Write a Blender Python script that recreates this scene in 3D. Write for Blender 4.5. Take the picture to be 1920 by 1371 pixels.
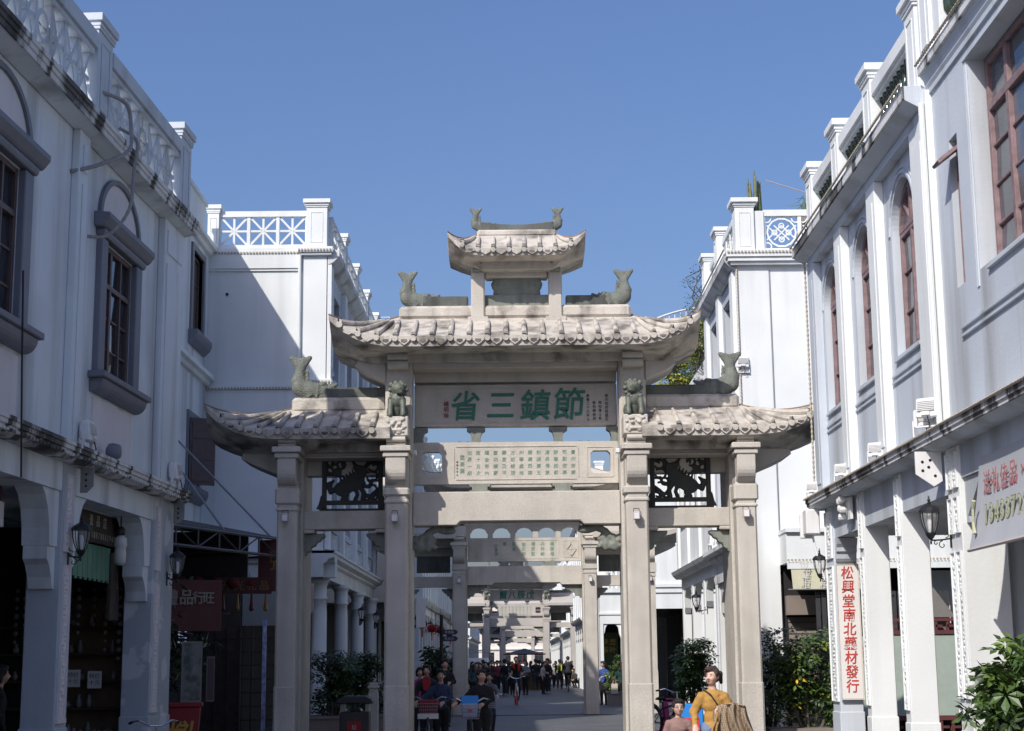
import bpy, bmesh, math, random
import numpy as np
from mathutils import Matrix, Vector, noise as mnoise
random.seed(7)
rnd = random.Random(11)
for o in list(bpy.data.objects):
    bpy.data.objects.remove(o)
SC = bpy.context.scene
COL = SC.collection
R = math.radians

# ---------------------------------------------------------------- camera, sky, sun, exposure
PITCH = 10.473
ROLL = 0.55
cam_d = bpy.data.cameras.new('camera')
cam = bpy.data.objects.new('camera', cam_d)
COL.objects.link(cam)
cam_d.sensor_width = 36.0
cam_d.lens = 56.25
cam_d.clip_start = 0.1
cam_d.clip_end = 3000
cam.matrix_world = Matrix.Translation((0, 0, 1.6)) @ Matrix.Rotation(R(90 + PITCH), 4, 'X') @ Matrix.Rotation(R(-ROLL), 4, 'Z')
SC.camera = cam

SUN = Vector((0.625, 1.0, -1.0)).normalized()      # the way the light travels
world = bpy.data.worlds.new('World')
SC.world = world
world.use_nodes = True
wn = world.node_tree.nodes
bg = wn['Background']
sky = wn.new('ShaderNodeTexSky')
sky.sky_type = 'NISHITA'
sky.sun_disc = False
sky.sun_elevation = math.asin(-SUN.z)
sky.sun_rotation = math.atan2(-SUN.x, -SUN.y)
sky.altitude = 0
sky.air_density = 1.5
sky.dust_density = 3.0
sky.ozone_density = 10.0
bg.inputs['Strength'].default_value = 0.13
wb = wn.new('ShaderNodeMix'); wb.data_type = 'RGBA'; wb.blend_type = 'MULTIPLY'; wb.inputs[0].default_value = 1.0
wb.inputs[7].default_value = (1.07, 0.94, 1.035, 1)          # white balance of the whole sky
world.node_tree.links.new(sky.outputs[0], wb.inputs[6])
world.node_tree.links.new(wb.outputs[2], bg.inputs['Color'])

sun_d = bpy.data.lights.new('sun', 'SUN')
sun_d.energy = 4.4
sun_d.angle = R(0.53)
sun_d.color = (1.0, 0.945, 0.875)
sun = bpy.data.objects.new('sun', sun_d)
COL.objects.link(sun)
sun.rotation_euler = SUN.to_track_quat('-Z', 'Y').to_euler()
sun.location = (-20, -30, 40)

vs = SC.view_settings
vs.view_transform = 'Standard'
vs.look = 'None'
vs.exposure = 0.0
vs.gamma = 1.0
vs.use_curve_mapping = False

# where a measured picture point lies in the street, at a known distance
_F = 3000.0
def at(px, py, Y):
    a = (px - 960) / _F
    b = (685.5 - py) / _F
    d = cam.matrix_world.to_3x3() @ Vector((a, b, -1))
    t = Y / d.y
    return Vector((d.x * t, Y, 1.6 + d.z * t))

# ---------------------------------------------------------------- mesh helpers
class MB:
    def __init__(self):
        self.v = []; self.f = []; self.m = None
    def box(self, x0, x1, y0, y1, z0, z1):
        n = len(self.v)
        self.v += [(x0, y0, z0), (x1, y0, z0), (x1, y1, z0), (x0, y1, z0), (x0, y0, z1), (x1, y0, z1), (x1, y1, z1), (x0, y1, z1)]
        self.f += [tuple(n + i for i in q) for q in ((3, 2, 1, 0), (4, 5, 6, 7), (0, 1, 5, 4), (1, 2, 6, 5), (2, 3, 7, 6), (3, 0, 4, 7))]
        return self
    def cbox(self, c, s):
        return self.box(c[0]-s[0]/2, c[0]+s[0]/2, c[1]-s[1]/2, c[1]+s[1]/2, c[2]-s[2]/2, c[2]+s[2]/2)
    def prism(self, poly, ax, a, b):
        n = len(self.v); k = len(poly)
        for w in (a, b):
            for p, q in poly:
                self.v.append((w, p, q) if ax == 'x' else (p, w, q) if ax == 'y' else (p, q, w))
        self.f.append(tuple(range(n, n + k)))
        self.f.append(tuple(range(n + 2*k - 1, n + k - 1, -1)))
        for i in range(k):
            j = (i + 1) % k
            self.f.append((n + i, n + j, n + k + j, n + k + i))
        return self
    def tube(self, path, r, n=6, closed=False):
        path = [Vector(p) for p in path]; L = len(path); b = len(self.v)
        rs = r if isinstance(r, (list, tuple)) else [r] * L
        t0 = (path[1] - path[0]).normalized()
        up = Vector((0, 0, 1)) if abs(t0.z) < 0.9 else Vector((1, 0, 0))
        nrm = t0.cross(up).normalized()
        for i, p in enumerate(path):
            if closed:
                t = (path[(i+1) % L] - path[i-1]).normalized()
            else:
                t = (path[min(i+1, L-1)] - path[max(i-1, 0)]).normalized()
            nrm = (nrm - t * nrm.dot(t))
            if nrm.length < 1e-6: nrm = t.orthogonal()
            nrm.normalize(); bi = t.cross(nrm)
            for k in range(n):
                a = 2 * math.pi * k / n
                self.v.append(tuple(p + (nrm * math.cos(a) + bi * math.sin(a)) * rs[i]))
        for i in range(L if closed else L - 1):
            i2 = (i + 1) % L
            for k in range(n):
                k2 = (k + 1) % n
                self.f.append((b + i*n + k, b + i*n + k2, b + i2*n + k2, b + i2*n + k))
        if not closed:
            self.f.append(tuple(b + k for k in range(n - 1, -1, -1)))
            self.f.append(tuple(b + (L-1)*n + k for k in range(n)))
        return self
    def lathe(self, prof, n=12, c=(0, 0, 0), ax='z'):
        b = len(self.v); L = len(prof)
        for r, h in prof:
            for k in range(n):
                a = 2 * math.pi * k / n
                x, y = r * math.cos(a), r * math.sin(a)
                p = (x, y, h) if ax == 'z' else (h, x, y) if ax == 'x' else (x, h, y)
                self.v.append((p[0] + c[0], p[1] + c[1], p[2] + c[2]))
        for i in range(L - 1):
            for k in range(n):
                k2 = (k + 1) % n
                self.f.append((b + i*n + k, b + i*n + k2, b + (i+1)*n + k2, b + (i+1)*n + k))
        self.f.append(tuple(b + k for k in range(n - 1, -1, -1)))
        self.f.append(tuple(b + (L-1)*n + k for k in range(n)))
        return self
    def ball(self, c, r, n=8, m=5):
        rr = r if isinstance(r, (tuple, list)) else (r, r, r)
        b = len(self.v)
        self.v.append((c[0], c[1], c[2] - rr[2]))
        for i in range(1, m):
            t = math.pi * i / m
            for k in range(n):
                a = 2 * math.pi * k / n
                self.v.append((c[0] + rr[0]*math.sin(t)*math.cos(a), c[1] + rr[1]*math.sin(t)*math.sin(a), c[2] - rr[2]*math.cos(t)))
        self.v.append((c[0], c[1], c[2] + rr[2]))
        e = len(self.v) - 1
        for k in range(n):
            k2 = (k + 1) % n
            self.f.append((b, b+1+k2, b+1+k))
            for i in range(m - 2):
                self.f.append((b+1+i*n+k, b+1+i*n+k2, b+1+(i+1)*n+k2, b+1+(i+1)*n+k))
            self.f.append((b+1+(m-2)*n+k, b+1+(m-2)*n+k2, e))
        return self
    def grid(self, fn, nu, nv):
        b = len(self.v)
        for i in range(nu + 1):
            for j in range(nv + 1):
                self.v.append(tuple(fn(i / nu, j / nv)))
        for i in range(nu):
            for j in range(nv):
                a = b + i*(nv+1) + j
                self.f.append((a, a + nv + 1, a + nv + 2, a + 1))
        return self
    def add(self, o, M=None):
        b = len(self.v)
        self.v += [tuple(M @ Vector(p)) for p in o.v] if M is not None else o.v
        self.f += [tuple(b + i for i in q) for q in o.f]
        return self
    def mesh(self, name, mats, smooth=False, recalc=True, fm=None):
        me = bpy.data.meshes.new(name)
        me.from_pydata(self.v, [], self.f)
        if recalc and len(self.f) < 60000:
            bm = bmesh.new(); bm.from_mesh(me)
            bmesh.ops.recalc_face_normals(bm, faces=bm.faces)
            bm.to_mesh(me); bm.free()
        for m in (mats if isinstance(mats, (list, tuple)) else [mats]):
            me.materials.append(m)
        if fm is not None:
            me.polygons.foreach_set('material_index', fm)
        if smooth:
            me.polygons.foreach_set('use_smooth', [True] * len(me.polygons))
        return me
    def build(self, name, mats, parent=None, smooth=False, bevel=0, loc=None, kind=None, recalc=True, fm=None):
        return mkobj(name, self.mesh(name, mats, smooth, recalc, fm), parent, bevel, loc, kind)

def mkobj(name, me, parent=None, bevel=0, loc=None, kind=None, M=None):
    o = bpy.data.objects.new(name, me)
    COL.objects.link(o)
    if parent is not None: o.parent = parent
    if loc is not None: o.location = loc
    if M is not None: o.matrix_local = M
    if bevel:
        b = o.modifiers.new('bevel', 'BEVEL'); b.width = bevel; b.segments = 1; b.limit_method = 'ANGLE'; b.angle_limit = R(40)
    if kind: o['kind'] = kind
    return o

def tag(o, label, cat, group=None):
    o['label'] = label; o['category'] = cat
    if group: o['group'] = group
    return o

def thing(name, label, cat, loc=(0, 0, 0), rotz=0.0, group=None):
    o = bpy.data.objects.new(name, None)
    COL.objects.link(o)
    o.empty_display_size = 0.2
    o.location = loc; o.rotation_euler = (0, 0, rotz)
    return tag(o, label, cat, group)

def dup(root, loc, rotz=None, label=None, scale=None, group=None):
    def rec(o, par):
        c = o.copy(); COL.objects.link(c)
        if par is not None: c.parent = par
        for ch in o.children: rec(ch, c)
        return c
    r = rec(root, None)
    r.location = loc
    if rotz is not None: r.rotation_euler = (0, 0, rotz)
    if scale is not None: r.scale = scale if isinstance(scale, (tuple, list)) else (scale,) * 3
    if label: r['label'] = label
    if group: r['group'] = group
    return r

# smooth solids from tapered capsules and ellipsoids (for bodies and carvings)
def sdf(prims, h, k=0.03):
    lo = np.full(3, 1e9); hi = np.full(3, -1e9)
    for p in prims:
        if p[0] == 'c':
            a, b, ra, rb = np.array(p[1], float), np.array(p[2], float), p[3], p[4]
            r = max(ra, rb); lo = np.minimum(lo, np.minimum(a, b) - r); hi = np.maximum(hi, np.maximum(a, b) + r)
        else:
            c, r = np.array(p[1], float), np.array(p[2], float)
            lo = np.minimum(lo, c - r); hi = np.maximum(hi, c + r)
    lo -= 2.5 * h + k; hi += 2.5 * h + k
    n = np.ceil((hi - lo) / h).astype(int) + 1
    D = np.full(n, 9.0, np.float32); T = np.zeros(n, np.int16); B = np.full(n, 9.0, np.float32)
    ax = [lo[i] + h * np.arange(n[i]) for i in range(3)]
    for p in prims:
        tg = p[-1]
        if p[0] == 'c':
            a, b, ra, rb = np.array(p[1], float), np.array(p[2], float), p[3], p[4]
            m = max(ra, rb) + 4 * h + k; l0, h0 = np.minimum(a, b) - m, np.maximum(a, b) + m
        else:
            c, r = np.array(p[1], float), np.array(p[2], float)
            m = 4 * h + k; l0, h0 = c - r - m, c + r + m
        i0 = np.maximum(np.floor((l0 - lo) / h).astype(int), 0); i1 = np.minimum(np.ceil((h0 - lo) / h).astype(int) + 1, n)
        S = tuple(slice(i0[i], i1[i]) for i in range(3))
        X, Y, Z = np.meshgrid(*[ax[i][S[i]] for i in range(3)], indexing='ij')
        if p[0] == 'c':
            ab = b - a; L2 = float(ab @ ab) + 1e-12
            t = np.clip(((X-a[0])*ab[0] + (Y-a[1])*ab[1] + (Z-a[2])*ab[2]) / L2, 0, 1)
            d = np.sqrt((X-a[0]-ab[0]*t)**2 + (Y-a[1]-ab[1]*t)**2 + (Z-a[2]-ab[2]*t)**2) - (ra + (rb - ra) * t)
        else:
            q = np.sqrt(((X-c[0])/r[0])**2 + ((Y-c[1])/r[1])**2 + ((Z-c[2])/r[2])**2)
            q2 = np.sqrt(((X-c[0])/r[0]**2)**2 + ((Y-c[1])/r[1]**2)**2 + ((Z-c[2])/r[2]**2)**2) + 1e-9
            d = q * (q - 1) / q2
        d = d.astype(np.float32)
        E0 = D[S]
        hh = np.clip(0.5 + 0.5 * (E0 - d) / k, 0, 1)
        D[S] = E0 * (1 - hh) + d * hh - k * hh * (1 - hh)
        w = d < B[S]
        T[S] = np.where(w, tg, T[S]); B[S] = np.where(w, d, B[S])
    s = D < 0
    c = [s[i:n[0]-1+i, j:n[1]-1+j, l:n[2]-1+l] for i in (0, 1) for j in (0, 1) for l in (0, 1)]
    cnt = sum(x.astype(np.int8) for x in c)
    act = (cnt > 0) & (cnt < 8)
    idx = np.full(act.shape, -1, np.int64); P = np.argwhere(act); idx[act] = np.arange(len(P))
    acc = np.zeros((len(P), 3)); num = np.zeros(len(P))
    cor = [np.array(q) for q in ((0,0,0),(0,0,1),(0,1,0),(0,1,1),(1,0,0),(1,0,1),(1,1,0),(1,1,1))]
    for a in range(8):
        for b in range(a + 1, 8):
            if abs(cor[a] - cor[b]).sum() != 1: continue
            pa, pb = P + cor[a], P + cor[b]
            da, db = D[tuple(pa.T)], D[tuple(pb.T)]
            x = (da < 0) != (db < 0)
            t = np.where(x, da / np.where(x, da - db, 1), 0)
            acc[x] += cor[a] + (cor[b] - cor[a]) * t[x, None]; num[x] += 1
    V = lo + h * (P + acc / num[:, None])
    tv = T[tuple(P.T)]
    F = []
    for axn in range(3):
        sa = [slice(None)] * 3; sb = [slice(None)] * 3
        sa[axn] = slice(0, -1); sb[axn] = slice(1, None)
        e = np.argwhere(s[tuple(sa)] != s[tuple(sb)])
        u, w = (axn + 1) % 3, (axn + 2) % 3
        e = e[(e[:, u] > 0) & (e[:, w] > 0) & (e[:, u] < n[u]-1) & (e[:, w] < n[w]-1)]
        du, dw = np.zeros(3, int), np.zeros(3, int); du[u] = 1; dw[w] = 1
        q = np.stack([idx[tuple((e - du - dw).T)], idx[tuple((e - dw).T)], idx[tuple(e.T)], idx[tuple((e - du).T)]], 1)
        fl = ~s[tuple(e.T)]
        q[fl] = q[fl][:, ::-1]
        F.append(q)
    F = np.concatenate(F)
    fm = tv[F[:, 0]]
    m = MB(); m.v = [tuple(x) for x in V.tolist()]; m.f = [tuple(x) for x in F.tolist()]
    return m, fm.tolist()

def sculpt(name, prims, h, k, mats, parent=None, fn=None):
    m, fm = sdf(prims, h, k)
    if fn: m.v = [fn(*p) for p in m.v]
    return m.build(name, mats, parent, smooth=True, recalc=False, fm=fm)

# lettering: glyph outlines turned into thin solids
_gl = {}
def glyph(ch, bold=0.0):
    if (ch, bold) in _gl: return _gl[(ch, bold)]
    cu = bpy.data.curves.new('glyph', 'FONT')
    cu.body = ch; cu.size = 1.0; cu.align_x = 'CENTER'; cu.offset = bold; cu.resolution_u = 3; cu.extrude = 0.5
    ob = bpy.data.objects.new('glyph', cu); COL.objects.link(ob)
    me = ob.evaluated_get(bpy.context.evaluated_depsgraph_get()).to_mesh()
    m = MB(); m.v = [tuple(v.co) for v in me.vertices]; m.f = [tuple(p.vertices) for p in me.polygons]
    ob.evaluated_get(bpy.context.evaluated_depsgraph_get()).to_mesh_clear()
    bpy.data.objects.remove(ob); bpy.data.curves.remove(cu)
    if m.v:                                   # centre the glyph on its own box
        xs = [p[0] for p in m.v]; ys = [p[1] for p in m.v]
        cx, cy = (min(xs)+max(xs))/2, (min(ys)+max(ys))/2
        m.v = [(p[0]-cx, p[1]-cy, p[2]) for p in m.v]
    _gl[(ch, bold)] = m
    return m

def letters(items, y, th, bold=0.0, shear=0.0):
    """items: (char, x, z, size[, width factor]); faces -y, sunk round plane y"""
    out = MB()
    for it in items:
        ch, x, z, s = it[:4]; wf = it[4] if len(it) > 4 else 1.0
        g = glyph(ch, bold)
        n = len(out.v)
        out.v += [(x + p[0]*s*wf + p[1]*s*shear, y - p[2]*th, z + p[1]*s) for p in g.v]
        out.f += [tuple(n + i for i in q) for q in g.f]
    return out
# ---------------------------------------------------------------- materials
def _mat(name):
    m = bpy.data.materials.new(name); m.use_nodes = True
    nt = m.node_tree
    return m, nt, nt.nodes['Principled BSDF']

def mk(name, col, rough=0.6, metal=0.0, spec=0.5, var=0.08, vscale=6.0, bump=0.0, bscale=60.0, streak=0.0, streak_col=(0.05, 0.05, 0.045), sscale=3.0,
       speck=0.0, emis=0.0, alpha=1.0, blotch=0.0, blotch_col=(0.1, 0.09, 0.08), bl_scale=1.6, trans=0.0, thresh=(0.5, 0.75), sth=(0.5, 0.72)):
    """one procedural recipe: base colour, soft variation, fine speckle, rain streaks, blotches, fine relief"""
    m, nt, p = _mat(name); N = nt.nodes; L = nt.links
    geo = N.new('ShaderNodeNewGeometry')
    def noise(scale, det=4, vec=None, stretch=None):
        n = N.new('ShaderNodeTexNoise'); n.inputs['Scale'].default_value = scale; n.inputs['Detail'].default_value = det
        v = vec or geo.outputs['Position']
        if stretch:
            mp = N.new('ShaderNodeMapping'); mp.inputs['Scale'].default_value = stretch; L.new(v, mp.inputs[0]); v = mp.outputs[0]
        L.new(v, n.inputs['Vector'])
        return n.outputs['Fac']
    def mix(fac, a, b, blend='MIX'):
        x = N.new('ShaderNodeMix'); x.data_type = 'RGBA'; x.blend_type = blend
        if isinstance(fac, (int, float)): x.inputs[0].default_value = fac
        else: L.new(fac, x.inputs[0])
        for i, q in ((6, a), (7, b)):
            if isinstance(q, tuple): x.inputs[i].default_value = (*q, 1)
            else: L.new(q, x.inputs[i])
        return x.outputs[2]
    def ramp(fac, lo, hi, a=0.0, b=1.0):
        r = N.new('ShaderNodeMapRange'); r.inputs[1].default_value = lo; r.inputs[2].default_value = hi
        r.inputs[3].default_value = a; r.inputs[4].default_value = b; L.new(fac, r.inputs[0])
        return r.outputs[0]
    c = tuple(col)
    if var: c = mix(ramp(noise(vscale), 0.3, 0.7), tuple(x*(1-var) for x in col), tuple(min(1, x*(1+var)) for x in col))
    if speck:
        f = ramp(noise(140, 2), 0.35, 0.65)
        c = mix(f, mix(1.0, c, (1-speck,)*3, 'MULTIPLY'), mix(1.0, c, (1+speck*.6,)*3, 'MULTIPLY'))
    if blotch: c = mix(ramp(noise(bl_scale, 6), thresh[0], thresh[1], 0, blotch), c, blotch_col)
    if streak: c = mix(ramp(noise(sscale, 5, stretch=(2.6, 2.6, 0.22)), sth[0], sth[1], 0, streak), c, streak_col)
    if isinstance(c, tuple): p.inputs['Base Color'].default_value = (*c, 1)
    else: L.new(c, p.inputs['Base Color'])
    p.inputs['Roughness'].default_value = rough; p.inputs['Metallic'].default_value = metal
    p.inputs['Specular IOR Level'].default_value = spec
    if bump:
        b = N.new('ShaderNodeBump'); b.inputs['Strength'].default_value = bump; b.inputs['Distance'].default_value = 0.02
        L.new(noise(bscale, 3), b.inputs['Height']); L.new(b.outputs[0], p.inputs['Normal'])
    if emis:
        p.inputs['Emission Color'].default_value = (*col, 1); p.inputs['Emission Strength'].default_value = emis
    if trans: p.inputs['Transmission Weight'].default_value = trans
    if alpha < 1: p.inputs['Alpha'].default_value = alpha
    return m

M_ = {}
STONE = mk('granite', (0.555, 0.52, 0.452), 0.75, var=0.09, vscale=2.2, speck=0.30, bump=0.35, bscale=90, streak=0.22, streak_col=(0.20, 0.18, 0.155), sscale=1.6, blotch=0.2, blotch_col=(0.27, 0.22, 0.17), bl_scale=0.9)
STONE_R = mk('roof granite', (0.555, 0.515, 0.445), 0.85, var=0.12, vscale=3.0, speck=0.2, bump=0.6, bscale=35, streak=0.45, streak_col=(0.085, 0.075, 0.065), sscale=1.5, blotch=0.85, blotch_col=(0.11, 0.095, 0.08), bl_scale=2.2, thresh=(0.5, 0.66), sth=(0.5, 0.66))
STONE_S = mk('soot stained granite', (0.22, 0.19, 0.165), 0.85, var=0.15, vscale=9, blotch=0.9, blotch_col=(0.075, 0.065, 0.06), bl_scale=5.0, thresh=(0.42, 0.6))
STONE_FAR = mk('grey granite', (0.46, 0.43, 0.39), 0.8, var=0.08, vscale=1.2, speck=0.1)
GREEN = mk('green slate', (0.20, 0.216, 0.182), 0.65, var=0.14, vscale=8, bump=0.3, bscale=50, streak=0.35, streak_col=(0.06, 0.065, 0.055), blotch=0.25, blotch_col=(0.33, 0.33, 0.26), bl_scale=6)
GREEN_D = mk('weathered green slate', (0.125, 0.137, 0.118), 0.7, var=0.15, vscale=6, bump=0.3, bscale=50, streak=0.8, streak_col=(0.032, 0.034, 0.032), sscale=1.6, blotch=0.5, blotch_col=(0.045, 0.045, 0.042), bl_scale=1.6, thresh=(0.4, 0.62))
BRONZE = mk('dark green stone', (0.12, 0.135, 0.105), 0.5, var=0.2, vscale=12, bump=0.3, bscale=40)
RUST = mk('copper edge', (0.27, 0.18, 0.11), 0.8, var=0.2, vscale=9)
INK_G = mk('green paint', (0.025, 0.17, 0.115), 0.6, var=0.1)
INK_G2 = mk('faded green paint', (0.20, 0.33, 0.24), 0.7, var=0.2, vscale=14)
INK_D = mk('dark ink', (0.09, 0.085, 0.075), 0.7)
INK_R = mk('dark red ink', (0.22, 0.05, 0.045), 0.7)
RED = mk('red paint', (0.50, 0.055, 0.04), 0.5, var=0.08)
WHITE = mk('white plaster', (0.735, 0.765, 0.75), 0.85, var=0.05, vscale=0.9, bump=0.15, bscale=24, streak=0.45, streak_col=(0.46, 0.45, 0.42), sscale=0.6, sth=(.50, .72), blotch=.12, blotch_col=(.58, .57, .54), bl_scale=.7)
BLUE = mk('pale blue plaster', (0.52, 0.57, 0.615), 0.85, var=0.05, vscale=1.0, bump=0.15, bscale=24, streak=0.8, streak_col=(0.33, 0.34, 0.335), sscale=0.7, sth=(.49, .70), blotch=.35, blotch_col=(.66, .67, .67), bl_scale=.9)
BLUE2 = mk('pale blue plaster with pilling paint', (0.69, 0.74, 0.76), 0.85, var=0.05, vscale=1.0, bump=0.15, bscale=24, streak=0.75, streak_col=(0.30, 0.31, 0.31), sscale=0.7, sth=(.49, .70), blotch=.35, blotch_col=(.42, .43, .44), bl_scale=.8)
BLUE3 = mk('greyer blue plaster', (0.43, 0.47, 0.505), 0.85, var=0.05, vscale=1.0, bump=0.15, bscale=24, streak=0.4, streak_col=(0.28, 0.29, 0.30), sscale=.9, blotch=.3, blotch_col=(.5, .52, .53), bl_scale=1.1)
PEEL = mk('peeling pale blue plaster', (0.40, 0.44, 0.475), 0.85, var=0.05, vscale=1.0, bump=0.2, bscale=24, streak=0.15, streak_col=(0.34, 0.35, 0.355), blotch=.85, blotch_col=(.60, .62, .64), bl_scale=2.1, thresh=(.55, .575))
PINKW = mk('pinkish plaster', (0.70, 0.66, 0.655), 0.85, var=0.05, vscale=2.0, streak=0.12, streak_col=(0.45, 0.42, 0.40), sscale=3)
GRIME = mk('grimy cornice plaster', (0.66, 0.66, 0.64), 0.9, var=0.08, vscale=4, bump=0.4, bscale=25, streak=0.92, streak_col=(0.04, 0.038, 0.033), sscale=1.1, blotch=0.9, blotch_col=(0.05, 0.048, 0.042), bl_scale=1.0, thresh=(0.50, 0.58), sth=(.52, .60))
CORN = mk('weathered white cornice', (0.62, 0.63, 0.62), 0.9, var=0.08, vscale=3, bump=0.3, bscale=25, blotch=0.6, blotch_col=(0.16, 0.155, 0.14), bl_scale=1.6, thresh=(0.52, 0.68))
TRIM_D = mk('slate grey paint', (0.175, 0.185, 0.215), 0.6, var=0.06, vscale=3, streak=0.3, streak_col=(0.12, 0.125, 0.14), sscale=3)
PINK = mk('dusty pink painted wood', (0.235, 0.158, 0.158), 0.65, var=0.25, vscale=9, bump=0.2, bscale=30, streak=0.2, streak_col=(0.28, 0.17, 0.15), sscale=5)
BROWN = mk('dark brown painted wood', (0.095, 0.062, 0.06), 0.5, var=0.12, vscale=9)
GLASS = mk('window glass', (0.025, 0.03, 0.035), 0.06, spec=0.9, var=0)
GLASS_L = mk('pale window glass', (0.085, 0.10, 0.12), 0.05, spec=0.9, var=0.6, vscale=1.3)
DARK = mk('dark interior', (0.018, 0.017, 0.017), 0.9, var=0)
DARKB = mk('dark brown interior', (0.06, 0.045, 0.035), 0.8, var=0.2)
BLACK = mk('black iron', (0.02, 0.021, 0.023), 0.45, metal=0.3, var=0)
STEEL = mk('galvanised steel', (0.30, 0.30, 0.30), 0.45, metal=0.6, var=0.1)
CHROME = mk('chrome', (0.62, 0.62, 0.62), 0.2, metal=1.0, var=0)
RUBBER = mk('black rubber', (0.022, 0.022, 0.022), 0.8, var=0)
CREAM = mk('cream plaster', (0.66, 0.61, 0.53), 0.85, var=0.05, vscale=1.2, streak=0.1, streak_col=(0.4, 0.37, 0.33))
ROPE = mk('beige rope light', (0.42, 0.37, 0.29), 0.6, var=0.2, vscale=30)
CONDUIT = mk('grey plastic conduit', (0.27, 0.265, 0.25), 0.6, var=0.1, vscale=20, blotch=0.4, blotch_col=(0.16, 0.15, 0.13), bl_scale=7)
LAMPW = mk('white lamp housing', (0.72, 0.72, 0.70), 0.45, var=0.05, streak=0.15, streak_col=(0.4, 0.4, 0.38), sscale=12)
LAMPP = mk('pinkish lamp housing', (0.52, 0.45, 0.46), 0.5, var=0.05)
LGLASS = mk('clear lantern glass', (0.75, 0.78, 0.78), 0.08, spec=0.5, var=0, alpha=0.16)
BULB = mk('white bulb', (0.6, 0.6, 0.58), 0.4, var=0)
JADE = mk('green glazed pottery', (0.035, 0.052, 0.03), 0.12, spec=0.8, var=0.3, vscale=9)
PAVE = None
TARP = mk('grey tarpaulin', (0.43, 0.45, 0.47), 0.6, var=0.06, vscale=1.5, bump=0.3, bscale=4, streak=0.1, streak_col=(0.3, 0.3, 0.3))
SIGNW = mk('white sign board', (0.74, 0.72, 0.68), 0.6, var=0.03)
LIME = mk('pale lime print', (0.46, 0.48, 0.31), 0.6)
LIMED = mk('dark olive print', (0.17, 0.18, 0.11), 0.6)
REDB = mk('maroon board', (0.12, 0.034, 0.032), 0.6, var=0.12, vscale=3, streak=0.3, streak_col=(0.09, 0.03, 0.03))
GOLD = mk('gold paint', (0.62, 0.38, 0.06), 0.5, var=0.1)
SCALES = None
GREENC = mk('green awning cloth', (0.03, 0.16, 0.10), 0.8, var=0.1)
GREENS = mk('green corrugated plastic', (0.10, 0.25, 0.17), 0.6, var=0.1)
SHUT = mk('brown roller shutter', (0.23, 0.19, 0.16), 0.6, var=0.12, vscale=2)
WOOD = mk('brown wood', (0.20, 0.12, 0.065), 0.6, var=0.2, vscale=5)
SCREEN = mk('green stone darkened for shade', (0.045, 0.048, 0.042), 0.7, var=0.2)  # shade on the openwork screens is put into this near-black colour
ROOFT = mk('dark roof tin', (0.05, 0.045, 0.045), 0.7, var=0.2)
BLUEP = mk('blue plastic', (0.02, 0.22, 0.62), 0.4, var=0.03)
REDP = mk('red plastic', (0.62, 0.03, 0.04), 0.4, var=0.03)
PINKP = mk('pink plastic', (0.80, 0.10, 0.38), 0.45, var=0.03)
LEAF = mk('glossy leaf', (0.052, 0.098, 0.022), 0.42, var=0.35, vscale=5, spec=0.45)
LEAF2 = mk('young leaf', (0.11, 0.175, 0.035), 0.42, var=0.3, vscale=6, spec=0.45)
LEAF3 = mk('dark leaf', (0.03, 0.052, 0.02), 0.45, var=0.3, vscale=5)
LEAFY = mk('yellow green leaf', (0.33, 0.34, 0.04), 0.5, var=0.3, vscale=4)
YELLOW = mk('yellow leaf', (0.62, 0.40, 0.03), 0.5, var=0.1)
BARK = mk('grey bark', (0.12, 0.10, 0.08), 0.9, var=0.2)
CACT = mk('grey green cactus', (0.15, 0.17, 0.085), 0.7, var=0.3, vscale=12)
SKIN = mk('skin', (0.52, 0.32, 0.235), 0.5, var=0.04)
HAIR = mk('black hair', (0.018, 0.014, 0.013), 0.6, var=.4, vscale=60, bump=.6, bscale=150)
HAIRB = mk('dark brown hair', (0.05, 0.026, 0.02), 0.6, var=0.5, vscale=60, bump=.6, bscale=150)
LIP = mk('red lips', (0.42, 0.09, 0.09), 0.5, var=0)
CERAM = mk('white ceramic', (0.22, 0.22, 0.21), 0.3, var=0.1)
def cloth(c, var=0.08, bump=0.3, bscale=25):
    key = ('cloth', c, bump)
    if key not in M_: M_[key] = mk('cloth', c, 0.9, var=var, vscale=7, bump=bump, bscale=bscale)
    return M_[key]
def paint(c, rough=0.5):
    key = ('paint', c)
    if key not in M_: M_[key] = mk('paint', c, rough, var=0.05)
    return M_[key]

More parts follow.
